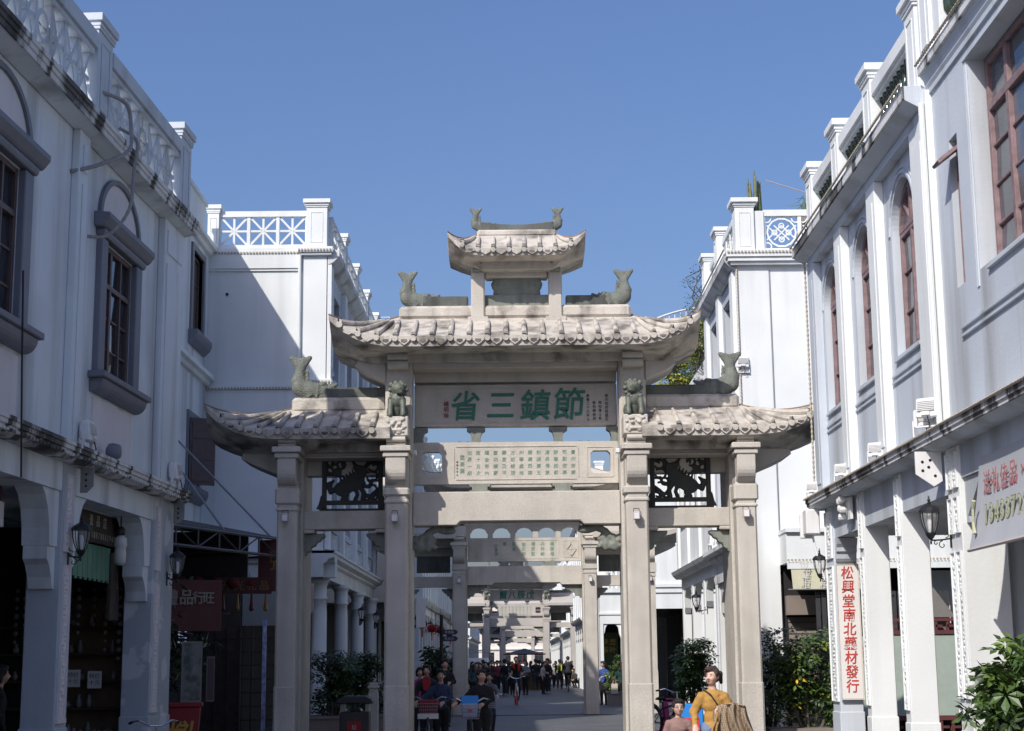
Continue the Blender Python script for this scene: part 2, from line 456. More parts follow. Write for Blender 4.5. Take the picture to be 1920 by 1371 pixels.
def paving():
    m, nt, p = _mat('grey stone paving'); N = nt.nodes; L = nt.links
    geo = N.new('ShaderNodeNewGeometry')
    br = N.new('ShaderNodeTexBrick'); L.new(geo.outputs['Position'], br.inputs['Vector'])
    br.inputs['Scale'].default_value = 1.0; br.inputs['Brick Width'].default_value = 0.6; br.inputs['Row Height'].default_value = 0.6
    br.inputs['Mortar Size'].default_value = 0.006; br.inputs['Color1'].default_value = (0.115, 0.118, 0.125, 1); br.inputs['Color2'].default_value = (0.095, 0.098, 0.105, 1)
    br.inputs['Mortar'].default_value = (0.05, 0.05, 0.055, 1)
    no = N.new('ShaderNodeTexNoise'); no.inputs['Scale'].default_value = 0.8; no.inputs['Detail'].default_value = 6; L.new(geo.outputs['Position'], no.inputs['Vector'])
    mr = N.new('ShaderNodeMapRange'); L.new(no.outputs['Fac'], mr.inputs[0]); mr.inputs[1].default_value = .3; mr.inputs[2].default_value = .7; mr.inputs[3].default_value = .75; mr.inputs[4].default_value = 1.15
    mx = N.new('ShaderNodeMix'); mx.data_type = 'RGBA'; mx.blend_type = 'MULTIPLY'; mx.inputs[0].default_value = 1
    L.new(br.outputs['Color'], mx.inputs[6]); L.new(mr.outputs[0], mx.inputs[7]); L.new(mx.outputs[2], p.inputs['Base Color'])
    bp = N.new('ShaderNodeBump'); bp.inputs['Strength'].default_value = 0.4; bp.inputs['Distance'].default_value = 0.01
    L.new(br.outputs['Fac'], bp.inputs['Height']); bp.invert = True; L.new(bp.outputs[0], p.inputs['Normal'])
    p.inputs['Roughness'].default_value = 0.62
    return m
PAVE = paving()

def tweed():
    m, nt, p = _mat('brown checked wool'); N = nt.nodes; L = nt.links
    tc = N.new('ShaderNodeNewGeometry'); ch = N.new('ShaderNodeTexChecker'); ch.inputs['Scale'].default_value = 70
    mp = N.new('ShaderNodeMapping'); mp.inputs['Rotation'].default_value = (0.5, 0.9, 0.6)
    L.new(tc.outputs['Position'], mp.inputs[0]); L.new(mp.outputs[0], ch.inputs['Vector'])
    ch.inputs['Color1'].default_value = (0.42, 0.33, 0.22, 1); ch.inputs['Color2'].default_value = (0.17, 0.11, 0.07, 1)
    L.new(ch.outputs['Color'], p.inputs['Base Color']); p.inputs['Roughness'].default_value = 0.95
    return m
TWEED = tweed()

def scales():
    m = mk('carved green slate', (0.185, 0.20, 0.165), 0.6, var=0.2, vscale=10, streak=0.5, streak_col=(0.05, 0.053, 0.045), sscale=3, blotch=.5, blotch_col=(.07, .073, .062), bl_scale=5)
    nt = m.node_tree; N = nt.nodes; L = nt.links; p = N['Principled BSDF']
    tc = N.new('ShaderNodeTexCoord'); v = N.new('ShaderNodeTexVoronoi'); v.inputs['Scale'].default_value = 30; v.feature = 'DISTANCE_TO_EDGE'; L.new(tc.outputs['Object'], v.inputs['Vector'])
    mr = N.new('ShaderNodeMapRange'); mr.inputs[1].default_value = 0; mr.inputs[2].default_value = .22; L.new(v.outputs['Distance'], mr.inputs[0])
    b = N.new('ShaderNodeBump'); b.inputs['Strength'].default_value = .5; b.inputs['Distance'].default_value = .02; L.new(mr.outputs[0], b.inputs['Height']); L.new(b.outputs[0], p.inputs['Normal'])
    return m
SCALES = scales()

# ---------------------------------------------------------------- ground and road furniture of the ground
g = MB(); g.grid(lambda a, b: (-400 + 800*a, -60 + 1200*b, 0.0), 8, 12)
g.build('ground', PAVE, kind='structure', recalc=False)
# ---------------------------------------------------------------- the stone gates
def lerp(a, b, t): return a + (b - a) * t

def eave_z(x, x0, L, z0, lift, p=3.5):
    t = max(0.0, (abs(x) - x0) / (L - x0))
    return z0 + lift * t ** p

_tile_cache = {}
def make_roof(gate, xl, xr, yc, hd, z0, lift, th, zr, rl, rr, hipl=True, hipr=True, x0l=None, x0r=None, p=3.5, tile=0.3, tiles=True, mats=None, spots=True, stubs=2.2):
    """an upturned stone roof: slopes, fascia and cove under it in one carved block (part), tile rolls and drip tiles as sub-parts"""
    stone, drip = mats or (STONE_R, STONE_S)
    xm = (xl + xr) / 2
    def ze(x):
        z = z0
        if hipl and x < x0l: z = z0 + lift * ((x0l - x) / (x0l - xl)) ** p
        if hipr and x > x0r: z = z0 + lift * ((x - x0r) / (xr - x0r)) ** p
        return z
    def tk(x):                                    # thickness of the fascia, thinner at the tips
        t = th
        if hipl and x < x0l: t = th * (1 - 0.55 * ((x0l - x) / (x0l - xl)) ** 2)
        if hipr and x > x0r: t = th * (1 - 0.55 * ((x - x0r) / (xr - x0r)) ** 2)
        return t
    def zs(y, x):                                 # side eave: same curve along y
        t = abs(y - yc) / hd
        return z0 + 0.05 + (lift - 0.05) * max(0, (t - 0.15) / 0.85) ** 3.0, th * (1 - 0.55 * t ** 2)
    m = MB()
    gv = lambda v: v
    def sz(z, t, v):                               # height on a slope: the corner lift dies away towards the ridge
        b = z0 + th; l = (z + t) - b
        return b + (zr - b)*v - .012*math.sin(math.pi*v) + l*(1 - v)**2.4
    for sg in (-1, 1):
        def top(u, v, sg=sg):
            x = lerp(xl, xr, u); xr_ = min(max(x, rl), rr)
            return (lerp(x, xr_, v), lerp(yc + sg*hd, yc, v), sz(ze(x), tk(x), v))
        m.grid(top, 48, 6)
        m.grid(lambda u, v, sg=sg: (lerp(xl, xr, u), yc + sg*(hd - 0.015*v), ze(lerp(xl, xr, u)) + tk(lerp(xl, xr, u)) * (1 - v)), 48, 1)
        def und(u, v, sg=sg):
            x = lerp(xl, xr, u); xi = x
            if hipl: xi = max(xi, xl + 0.55)
            if hipr: xi = min(xi, xr - 0.55)
            a = ze(x); b = z0 - 0.0 - .13*min(1, abs(x - (xl+xr)/2)/(xr-xl)*2 if (hipl and hipr) else (1 if (x < x0l or x > x0r) else 0))**4
            return (lerp(x, xi, v), yc + sg * lerp(hd - 0.015, hd * 0.45, v), lerp(a, b, v ** 0.8))
        m.grid(und, 48, 3)
    for hip, xe, s, rx in ((hipl, xl, 1, rl), (hipr, xr, -1, rr)):
        if hip:
            def ft(u, v): 
                y = yc - hd + 2*hd*u; z, t = zs(y, xe)
                return (lerp(xe, rx, v), lerp(y, yc, v), sz(z, t, v))
            m.grid(ft, 16, 6)
            m.grid(lambda u, v: (xe + s*0.015*v, yc - hd + 2*hd*u, zs(yc - hd + 2*hd*u, xe)[0] + zs(yc - hd + 2*hd*u, xe)[1]*(1-v)), 16, 1)
            def un2(u, v):
                y = yc - hd + 2*hd*u
                return (lerp(xe + s*0.015, xe + s*0.55, v), yc + lerp(y - yc, max(-.45*hd, min(.45*hd, y - yc)), v), lerp(zs(y, xe)[0], z0 - 0.13, v ** 0.8))
            m.grid(un2, 16, 3)
        else:                                      # flat cut end
            q = [(yc - hd, z0 + th), (yc - hd*.5, z0 + th + (zr - z0 - th)*gv(.5)), (yc, zr), (yc + hd*.5, z0 + th + (zr - z0 - th)*gv(.5)), (yc + hd, z0 + th), (yc + hd - .015, z0), (yc + hd*.45, z0 - .02), (yc - hd*.45, z0 - .02), (yc - hd + .015, z0)]
            n = len(m.v); m.v += [(xe, a, b) for a, b in q]; m.f.append(tuple(range(n, n + len(q))))
    xi0 = xl + 0.55 if hipl else xl; xi1 = xr - 0.55 if hipr else xr
    m.box(xi0, xi1, yc - hd*0.45, yc + hd*0.45, z0 - 0.14, z0 + 0.03)
    roof = m.build('roof', stone, gate, smooth=False)
    # copper-brown arris along the hips and the lower edge
    e = MB()
    for hip, xe, rx in ((hipl, xl, rl), (hipr, xr, rr)):
        if hip:
            for sg in (-1, 1):
                a0 = z0 + lift + th*.45
                e.tube([(lerp(xe, rx, v), lerp(yc + sg*hd, yc, v), sz(z0 + lift, th*.45, v) + .008) for v in [i/10 for i in range(11)]], [.014]*11, 5)
    if e.v: e.build('ridge_edge', RUST, roof, kind='stuff')
    if not tiles: return roof
    key = (round(tile, 3), id(stone))
    n_t = max(2, int((xr - xl) / tile)); start = xl + ((xr - xl) - (n_t - 1) * tile) / 2
    for sg in ((-1,) if tiles == 'front' else (-1, 1)):
        for i in range(n_t):
            x = start + i * tile
            z = ze(x); t = tk(x); xa = min(max(x, rl), rr)
            def tp(v):
                return Vector((lerp(x, xa, v), lerp(yc + sg*hd, yc, v), sz(z, t, v)))
            rr_ = tile * 0.15
            rl_ = MB()
            pts = [tp(v) + Vector((0, 0, rr_*0.6)) for v in (0.0, 0.15, 0.35, 0.55, 0.75)]
            pts[0].y += sg * 0.02
            rl_.tube(pts, [rr_, rr_, rr_, rr_*.95, rr_*.5], 8)
            s2 = tile * 0.175
            rl_.lathe([(s2*.9, -0.03), (s2, -0.022), (s2, 0.022), (s2*.9, 0.03)], 10, (pts[0].x, yc + sg*(hd + .012), z + t*0.72), 'y')
            rl_.build('tile_roll', stone, roof)
            if spots and sg < 0:
                MB().cbox((x, yc + sg*(hd - .02), z + t*0.72 + s2 + .03), (.06, .08, .055)).build('led_spot', BLACK, roof)
        for i in range(n_t - 1):
            x = start + (i + .5) * tile; z = ze(x); t = tk(x); w = tile * 0.31
            zz = [ze(x + d) + tk(x + d)*.66 for d in (-w, w)]
            zb = z + t * 0.08
            poly = [(x - w, zz[0] - .02), (x - w*.55, zb + t*.22), (x, zb), (x + w*.55, zb + t*.22), (x + w, zz[1] - .02), (x + w, zz[1] + .03), (x, z + t*.80), (x - w, zz[0] + .03)]
            y = yc + sg * hd
            MB().prism(poly, 'y', y - .022, y + .022).build('drip_tile', stone, roof)
            if rnd.random() < .8:
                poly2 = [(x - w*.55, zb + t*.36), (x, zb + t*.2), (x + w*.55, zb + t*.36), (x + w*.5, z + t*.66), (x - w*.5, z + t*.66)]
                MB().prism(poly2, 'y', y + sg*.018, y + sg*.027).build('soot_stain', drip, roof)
    return roof

# carved fish that ends a ridge: head bites the ridge (+x), tail up
def fish_mesh(mat):
    P = []
    body = [((.38, .10), .06), ((.31, .13), .115), ((.18, .14), .14), ((.05, .15), .15), ((-.06, .21), .14), ((-.10, .32), .11), ((-.085, .43), .08), ((-.07, .50), .07)]
    for (a, ra), (b, rb) in zip(body, body[1:]):
        P.append(('c', (a[0], 0, a[1]), (b[0], 0, b[1]), ra, rb, 0))
    for k in range(5):
        t = -1 + k*.5
        P.append(('c', (-.07, 0, .48), (-.07 + t*.135, 0, .645 + .03*abs(t)), .055, .04, 0))
    P += [('c', (-.205, 0, .675), (-.225, 0, .69), .032, .025, 0), ('c', (.065, 0, .675), (.085, 0, .69), .032, .025, 0)]
    P += [('c', (.34, 0, .17), (.50, 0, .25), .05, .028, 0), ('c', (.34, 0, .06), (.50, 0, .045), .04, .028, 0), ('e', (.29, .0, .245), (.06, .12, .05), 0),
          ('c', (.20, .10, .15), (.06, .13, .04), .035, .018, 0), ('c', (.20, -.10, .15), (.06, -.13, .04), .035, .018, 0), ('c', (.22, -.12, .22), (.20, -.13, .03), .024, .024, 0), ('c', (.22, .12, .22), (.20, .13, .03), .024, .024, 0), ('c', (.40, -.05, .20), (.43, -.05, .06), .02, .02, 0)]
    for i in range(4): P.append(('c', (.045 - .004*i, 0, .28 + .06*i), (.085 - .008*i, 0, .31 + .065*i), .028, .010, 0))
    for i in range(3): P.append(('c', (.26 + .06*i, 0, .22), (.25 + .065*i, 0, .285), .03, .012, 0))
    P = [q for q in P if q]
    m, fm = sdf(P, .016, .025)
    m.v = [(x, y * .75, z - .01) for x, y, z in m.v]
    return m.mesh('fish', mat, smooth=True, recalc=False)
FISH = fish_mesh(SCALES)
def fish(gate, x, y, z, s, side):
    o = mkobj('ridge_fish', FISH, gate, loc=(x, y, z)); o.scale = (s * side, s, s)
    return o

def lion_mesh(mat, turn=1):
    P = [('e', (0, .04, .20), (.12, .14, .20), 0), ('e', (0, -.05, .27), (.105, .09, .13), 0), ('e', (.10, .06, .10), (.06, .13, .10), 0), ('e', (-.10, .06, .10), (.06, .13, .10), 0)]
    for s in (-1, 1):
        P += [('c', (s*.085, -.08, .27), (s*.095, -.12, .10), .05, .038, 0), ('c', (s*.095, -.12, .10), (s*.095, -.135, .03), .038, .042, 0), ('c', (s*.095, -.14, .025), (s*.095, -.185, .022), .04, .03, 0), ('c', (s*.11, -.03, .03), (s*.12, -.10, .025), .04, .03, 0)]
        P += [('e', (s*.085, -.10, .50), (.03, .02, .04), 0)]
    hx = .015 * turn
    P += [('e', (hx, -.06, .44), (.105, .10, .10), 0), ('e', (hx + .03*turn, -.155, .415), (.065, .05, .05), 0), ('e', (hx + .035*turn, -.195, .435), (.028, .02, .02), 0), ('c', (hx + .0, -.15, .375), (hx + .05*turn, -.17, .375), .03, .03, 0)]
    for a in range(10):
        t = a / 10 * 2 * math.pi
        P.append(('e', (hx + .118*math.cos(t), -.03 + .02*math.sin(t*2), .43 + .115*math.sin(t)), (.036, .036, .036), 0)); P.append(('e', (hx + .09*math.cos(t + .3), .05, .43 + .10*math.sin(t + .3)), (.036, .036, .036), 0)); P.append(('e', (hx + .075*math.cos(t), -.09, .43 + .085*math.sin(t)), (.026, .026, .026), 0))
    for a in range(5):
        P.append(('e', (-.09 + .045*a, -.115, .30 - .015*(2-abs(a-2))), (.026, .026, .026), 0))
    P += [('e', (.03, -.135, .475), (.02, .02, .018), 0), ('e', (-.03 + hx, -.135, .475), (.02, .02, .018), 0), ('c', (0, .17, .12), (.03, .19, .33), .03, .045, 0)]
    m, fm = sdf(P, .0105, .007)
    return m.mesh('lion', mat, smooth=True, recalc=False)

def corbel(z_hi, z_lo, y0, dep, steps=0):
    """(y, z) outline of a curved bracket: deep at the top, curling back into the pillar"""
    h = z_hi - z_lo
    q = [(y0, z_hi), (y0 - dep, z_hi), (y0 - dep, z_hi - h*.45)]
    for i in range(1, 8):
        a = i / 7 * math.pi / 2
        q.append((y0 - dep + dep*.85*(1 - math.cos(a)), z_hi - h*.45 - h*.55*math.sin(a)))
    q += [(y0, z_lo)]
    return q
def rolls(z_hi, y0, deps, hs):
    """stacked half-round rolls, each smaller than the one above"""
    q = [(y0, z_hi)]; z = z_hi
    for d, h in zip(deps, hs):
        for i in range(7):
            a = -math.pi/2 + i/6*math.pi
            q.append((y0 - d + h/2 - h/2*math.cos(a), z - h/2 - h/2*math.sin(a)))
        z -= h
    q.append((y0, z))
    return q

def queti(x, s, z, w, h, y0, y1):
    """scalloped corner brace under a beam; s=+1 grows to +x from the pillar at x"""
    q = [(x, z), (x + s*w, z), (x + s*w, z - h*.16), (x + s*w*.86, z - h*.22), (x + s*w*.80, z - h*.34), (x + s*w*.62, z - h*.40), (x + s*w*.55, z - h*.56), (x + s*w*.36, z - h*.62), (x + s*w*.30, z - h*.82), (x + s*w*.12, z - h*.88), (x + s*w*.10, z - h), (x, z - h)]
    return MB().prism(q, 'y', y0, y1)

def dragon(gate, x, s, z, w, h, y):
    """a carved dragon curling in the corner under the beam"""
    P = []
    path = []
    for i in range(17):
        t = i / 16
        if t < .45:
            a = t / .45
            path.append((lerp(.98, .55, a), -.12 - .05*math.sin(a*math.pi*1.6)))
        else:
            a = (t - .45) / .55 * 2 * math.pi * .82
            path.append((.33 + .22*math.cos(a + .3)*(1 - .25*(t-.45)), -.52 + .40*math.sin(a + 1.25)*(1 - .2*(t-.45))))
    for (a, b), (c, d) in zip(path, path[1:]):
        P.append(('c', (x + s*a*w, y, z + b*h), (x + s*c*w, y, z + d*h), .055, .055, 0))
    rr = random.Random(int(w*1000))
    for i in range(16):
        P.append(('e', (x + s*w*rr.uniform(.02, .55), y + rr.uniform(-.02, .02), z - h*rr.uniform(.1, .98)), (.05, .05, .045), 0))
    for i in range(6):
        P.append(('e', (x + s*w*rr.uniform(.5, .98), y, z - h*.06), (.05, .04, .03), 0))
    P += [('e', (x + s*.93*w, y - .03, z - .16*h), (.08, .06, .06), 0), ('e', (x + s*1.0*w, y - .03, z - .2*h), (.05, .045, .035), 0)]
    return sculpt('dragon_brace', P, .019, .02, [GREEN], gate)

def screen(gate, xa, xb, y, z0, z1, mirror, mat):
    """openwork slab: frame on feet, a horned beast among cloud curls"""
    m = MB(); fw = .075; d = .05
    m.box(xa, xa+fw, y-d, y+d, z0+.06, z1); m.box(xb-fw, xb, y-d, y+d, z0+.06, z1)
    m.box(xa+fw, xb-fw, y-d, y+d, z1-.10, z1); m.box(xa+fw, xb-fw, y-d, y+d, z0+.12, z0+.19); 
    m.box(xa-.04, xb+.04, y-.07, y+.07, z0, z0+.05)
    for s, x in ((-1, xa), (1, xb)):
        m.prism([(x, z0+.05), (x + s*.09, z0+.05), (x + s*.05, z0+.13), (x + s*.02, z0+.26), (x, z0+.28)], 'y', y-.06, y+.06)
    fr = m.build('screen_frame', mat, gate)
    w = xb - xa - 2*fw; h = z1 - z0 - .29; cx = (xa+xb)/2; zb = z0 + .19; k = -1 if mirror else 1
    P = []
    def c(ax, az, bx, bz, ra, rb): P.append(('c', (cx + k*ax*w, y, zb + az*h), (cx + k*bx*w, y, zb + bz*h), ra, rb, 0))
    c(-.20, .30, .10, .52, .13, .12); c(.10, .52, .20, .75, .09, .08); c(.20, .78, .06, .86, .075, .05); c(.2, .78, .34, .95, .03, .02); c(.10, .86, .02, .98, .03, .02)
    c(-.22, .30, -.12, .14, .085, .05); c(-.12, .14, -.18, .03, .045, .045); c(-.18, .03, -.10, .02, .04, .035); c(.12, .45, .22, .20, .06, .035); c(.22, .20, .20, .03, .035, .04); c(.02, .40, .10, .16, .05, .03); c(.10, .16, .06, .03, .03, .04)
    c(-.28, .34, -.42, .22, .05, .04); c(-.42, .22, -.46, .40, .04, .055); c(-.46, .40, -.36, .52, .05, .02)
    for i in range(6): c(-.22 + .06*i, .52 + .045*i, -.25 + .06*i, .60 + .05*i, .025, .012)
    for cxu, czu, r in ((-.38, .80, .10), (-.22, .92, .07), (.38, .62, .09), (.40, .86, .08), (.36, .25, .11), (.42, .10, .06), (-.30, .72, .06), (.30, .42, .06), (-.44, .95, .06), (.28, .08, .05)):
        q = [(cx + k*(cxu*w) + r*math.cos(a), y, zb + czu*h + r*math.sin(a)) for a in [j/8*5.2 + cxu*9 for j in range(9)]]
        for a, b in zip(q, q[1:]): P.append(('c', a, b, .02, .02, 0))
    for a, b in (((-.5, .95), (-.3, .70)), ((-.3, .70), (-.22, .62)), ((.5, .5), (.38, .53)), ((.5, .3), (.40, .2)), ((.5, .98), (.40, .9)), ((.22, .12), (.40, .06)), ((-.5, .66), (-.36, .74)), ((.0, 1.0), (.06, .86)), ((.30, 1.0), (.2, .8)), ((-.2, 1.0), (-.2, .9))):
        c(a[0], a[1], b[0], b[1], .022, .022)
    sculpt('carved_beast', P, .016, .012, [mat], fr, fn=lambda X, Y, Z: (X, y + max(-.04, min(.04, Y - y)), Z))
    return fr

def make_gate(loc, label, stone=STONE, detail=True, s=1.0, arches=False, top=True):
    """a four-pillared three-bay stone memorial gate; local front is -y, y=0 the front of the buttress pillars"""
    G = thing('memorial_gate', label, 'stone gate', loc, 0, 'stone memorial gates along the street')
    G.scale = (s, s, s)
    B = .014 if detail else 0
    xi, xo = 1.96, 3.735
    rm = (STONE_R, STONE_S) if detail else (stone, STONE_S)
    for sx in (-1, 1):
        x = sx * xi
        q = MB().box(x-.18, x+.18, 0, .42, 0, 5.13); q.box(x-.192, x+.192, -.012, .42, 0, 1.25)
        q.box(x-.2, x+.2, -.02, .42, 4.13, 4.22); q.box(x-.215, x+.215, -.035, .42, 4.26, 4.40)
        q.build('pillar', stone, G, bevel=.03 if detail else 0)
        q = MB().box(x-.225, x+.225, .46, .98, 0, 6.78); q.build('pillar', stone, G, bevel=.035 if detail else 0)
        q = MB().box(x-.18, x+.18, 1.02, 1.95, 0, 5.1); q.build('pillar', stone, G, bevel=.03 if detail else 0)
        x = sx * xo
        q = MB().box(x-.165, x+.165, 0, .42, 0, 4.55); q.box(x-.177, x+.177, -.012, .42, 0, 1.25); q.box(x-.185, x+.185, -.02, .42, 4.02, 4.10); q.box(x-.20, x+.20, -.035, .42, 4.14, 4.42)
        q.build('pillar', stone, G, bevel=.03 if detail else 0)
        MB().box(x-.20, x+.20, .46, .98, 0, 5.2).build('pillar', stone, G, bevel=.03 if detail else 0)
        MB().box(x-.165, x+.165, 1.02, 1.95, 0, 5.0).build('pillar', stone, G, bevel=.03 if detail else 0)
        # brackets of the outer and inner buttress
        for x, w in ((sx*xo, .165), (sx*xi, .18)):
            t = 5.15
            MB().prism(corbel(4.88, 4.43, .12, .30), 'x', x-w*.92, x+w*.92).build('corbel', stone, G, bevel=B)
            MB().box(x-w-.03, x+w+.03, -.20, .42, 4.88, 4.965).build('corbel_block', stone, G, bevel=B)
            MB().box(x-w-.07, x+w+.07, -.24, .42, 4.97, 5.065).build('corbel_block', stone, G, bevel=B)
            MB().prism(rolls(5.22, .1, (.30, .24), (.09, .06)), 'x', x-w*.85, x+w*.85).build('corbel_roll', stone, G)
        # brackets under the main roof
        MB().prism(rolls(6.80, .46, (.34, .29, .24), (.12, .12, .13)), 'x', sx*xi-.17, sx*xi+.17).build('corbel_roll', stone, G, bevel=0)
        # bay roof, ridge, fish, block with a carved mask
        xa, xb = (sx*2.05, sx*5.07); xl, xr = min(xa, xb), max(xa, xb)
        ra, rb = sorted((sx*2.12, sx*3.78))
        make_roof(G, xl, xr, .95, 1.22, 5.18, .50, .17, 5.87, ra, rb, sx < 0, sx > 0, x0l=-3.3, x0r=3.3, p=4.2, tile=.305, tiles=(True if detail else False) and 'front', mats=rm, spots=detail)
        xw = lambda d: sx*d
        a, b = sorted((sx*2.18, sx*3.80))
        MB().box(a, b, .80, 1.10, 5.78, 6.04).build('ridge_base', rm[0], G, bevel=.05)
        a, b = sorted((sx*2.18, sx*3.62))
        MB().box(a, b, .86, 1.04, 6.03, 6.21).build('ridge_cap', GREEN_D, G, bevel=.02)
        fish(G, sx*3.60, .95, 6.02, 1.08, sx * -1)
        MB().box(sx*xi-.20, sx*xi+.20, -.12, .42, 5.235, 5.56).build('carved_block', stone, G, bevel=.015)
        if detail:
            rr = random.Random(4 + sx); P = []
            for i in range(26): P.append(('e', (sx*xi + rr.uniform(-.15, .15), -.125, 5.40 + rr.uniform(-.12, .12)), (rr.uniform(.02, .045), .022, rr.uniform(.02, .04)), 0))
            P += [('e', (sx*xi + d, -.14, 5.43), (.035, .03, .03), 0) for d in (-.06, .06)] + [('c', (sx*xi-.08, -.135, 5.33), (sx*xi+.08, -.135, 5.33), .025, .025, 0)]
            sculpt('carved_mask', P, .013, .008, [stone], G)
        # bay beams, screen and braces
        a, b = sorted((sx*(xi+.19), sx*(xo-.18)))
        MB().box(a, b, .50, .90, 4.985, 5.16).build('beam', stone, G, bevel=B)
        MB().box(a, b, .44, .94, 4.955, 4.98).build('beam_lip', stone, G)
        MB().box(a, b, .95, 1.3, 4.72, 5.1).build('beam', stone, G)
        a2, b2 = sorted((sx*(xi+.21), sx*(xo-.19)))
        nb = MB().box(a2, b2, .62, 1.0, 3.78, 4.09)
        nb.box(a2, a2+.18, .62, 1.0, 3.72, 3.78); nb.box(b2-.18, b2, .62, 1.0, 3.72, 3.78)
        nb.build('beam', stone, G, bevel=B)
        queti(a2, 1, 3.72, .34, .36, .72, .90).build('corner_brace', GREEN, G, bevel=B); queti(b2, -1, 3.72, .34, .36, .72, .90).build('corner_brace', GREEN, G, bevel=B)
        sa, sb = sorted((sx*2.26, sx*3.28))
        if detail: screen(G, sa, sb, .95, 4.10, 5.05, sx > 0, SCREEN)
        else: MB().box(sa, sb, .9, 1.0, 4.22, 4.72).build('screen', GREEN_D, G)
        MB().box(min(sx*2.2, sx*3.5), max(sx*2.2, sx*3.5), 1.3, 1.9, 4.9, 5.12).build('bracket_row', stone, G)
    # centre bay
    xa, xb = -xi+.23, xi-.23
    MB().box(xa, xb, .50, .95, 6.46, 6.83).build('beam', stone, G, bevel=B)
    m = MB().box(xa, xb, .95, 1.25, 6.30, 6.80)
    m.build('beam', stone, G)
    for i in range(5):                                     # little arches with posts between them, behind the beam
        xc = lerp(xa, xb, (i + .5) / 5); w = (xb - xa)/5
        q = [(xc - w*.5, 6.47), (xc - w*.5, 6.36)]
        for j in range(9):
            a = math.pi - j/8*math.pi
            q.append((xc + w*.36*math.cos(a), 6.305 + .085*math.sin(a)))
        q += [(xc + w*.5, 6.36), (xc + w*.5, 6.47)]
        MB().prism(q, 'y', 1.3, 1.5).build('small_arch', stone, G)
        if i: MB().box(xc - w*.5 - .04, xc - w*.5 + .04, 1.27, 1.53, 6.26, 6.45).box(xc - w*.5 - .09, xc - w*.5 + .09, 1.25, 1.55, 6.25, 6.33).build('small_post', stone, G)
    n0 = 5.66 if arches else 5.535
    MB().box(xa, xb, .98, 1.18, n0, 6.26).build('name_panel', stone, G, bevel=B)
    fr = MB()
    for z in (n0 + .065, 6.19): fr.box(xa+.14, xb-.14, .970, .985, z, z+.018)
    for x in (xa+.12, xb-.14): fr.box(x, x+.018, .970, .985, n0 + .1, 6.17)
    fr.build('panel_moulding', stone, G)
    if arches:
        for i in range(5):
            w = (xb - xa)/5; xc = xa + w*(i + .5)
            q = [(xc - w*.5, n0 - .003), (xc - w*.5, 5.46)]
            q2 = [(xc + w*.5, 5.46), (xc + w*.5, n0 - .003)]
            for j in range(9):
                a = math.pi - j/8*math.pi; q.append((xc + w*.34*math.cos(a), 5.42 + .16*math.sin(a)))
            MB().prism(q + q2, 'y', 1.0, 1.15).build('small_arch', stone, G)
        for i in range(6): MB().box(xa + w*i - .08, xa + w*i + .08, .985, 1.165, 5.272, n0 - .003).build('small_post', stone, G)
    for x in () if arches else (-.68, .72, 1.70, -1.66):                      # vase-shaped blocks between the panels
        m = MB()
        for z0, z1, w0, w1 in ((5.27, 5.36, .08, .075), (5.36, 5.44, .075, .10), (5.44, 5.47, .10, .15), (5.47, 5.52, .155, .155)):
            m.prism([(x-w0, z0), (x+w0, z0), (x+w1, z1), (x-w1, z1)], 'y', .98, 1.2)
        m.build('spacer_block', GREEN, G)
    # the lower panel with two window holes
    h0, h1 = 4.555, 5.268
    m = MB()
    for sx in (-1, 1):
        a, b = sorted((sx*1.26, sx*1.60)); ee = sx*(xi-.23)
        lo, hi = sorted((sx*1.60, ee)); m.box(lo, hi, .98, 1.18, h0, h1)
        if arches:
            m.box(a, b, .98, 1.18, h0, h1)
            continue
        m.box(a, b, .98, 1.18, h0, 4.72); m.box(a, b, .98, 1.18, 5.11, h1)
        for (cx, sgx) in ((a, 1), (b, -1)):
            for (cz, sgz) in ((4.72, 1), (5.11, -1)):
                m.prism([(cx, cz), (cx + sgx*.05, cz), (cx, cz + sgz*.05)], 'y', .98, 1.18)
    m.box(-1.26, 1.26, .98, 1.18, h0, h1)
    m.build('text_panel', stone, G)
    if arches:
        for sx in (-1, 1):
            d = MB(); x = sx*1.43; z = 4.91
            for q in range(4):
                a = [(x-.14, z), (x, z+.2), (x+.14, z), (x, z-.2)]; e, f = Vector((a[q][0], a[q][1])), Vector((a[(q+1)%4][0], a[(q+1)%4][1])); nn = (f-e).normalized(); nn = Vector((-nn.y, nn.x))*.02
                d.prism([tuple(e-nn), tuple(f-nn), tuple(f+nn), tuple(e+nn)], 'y', .95, .985)
            d.box(x-.07, x+.07, .965, .985, z-.012, z+.012); d.box(x-.012, x+.012, .966, .985, z-.09, z+.09)
            d.build('diamond_ornament', stone, G)
    fr = MB()
    for z in (4.625, 5.185): fr.box(-1.02, 1.02, .968, .985, z, z+.014)
    for x in (-1.06, 1.045): fr.box(x, x+.014, .968, .985, 4.66, 5.16)
    for sx in (-1, 1):
        for z in (4.655, 5.16): fr.box(min(sx*1.21, sx*1.65), max(sx*1.21, sx*1.65), .970, .985, z, z+.012)
        for x in (1.205, 1.645): fr.box(sx*x-.006, sx*x+.006, .970, .985, 4.66, 5.16)
    fr.build('panel_moulding', stone, G)
    for x in (-.62, .78):
        m = MB()
        for z0, z1, w0, w1 in ((4.392, 4.44, .19, .165), (4.44, 4.50, .13, .13), (4.50, 4.553, .165, .19)):
            m.prism([(x-w0, z0), (x+w0, z0), (x+w1, z1), (x-w1, z1)], 'y', .9, 1.2)
        m.build('spacer_block', GREEN, G)
    q = [(xa, 4.39), (xb, 4.39), (xb, 3.83), (1.12, 3.83), (1.06, 3.895), (-.94, 3.895), (-1.0, 3.83), (xa, 3.83)]
    MB().prism(q, 'y', .62, 1.06).build('beam', stone, G, bevel=B)
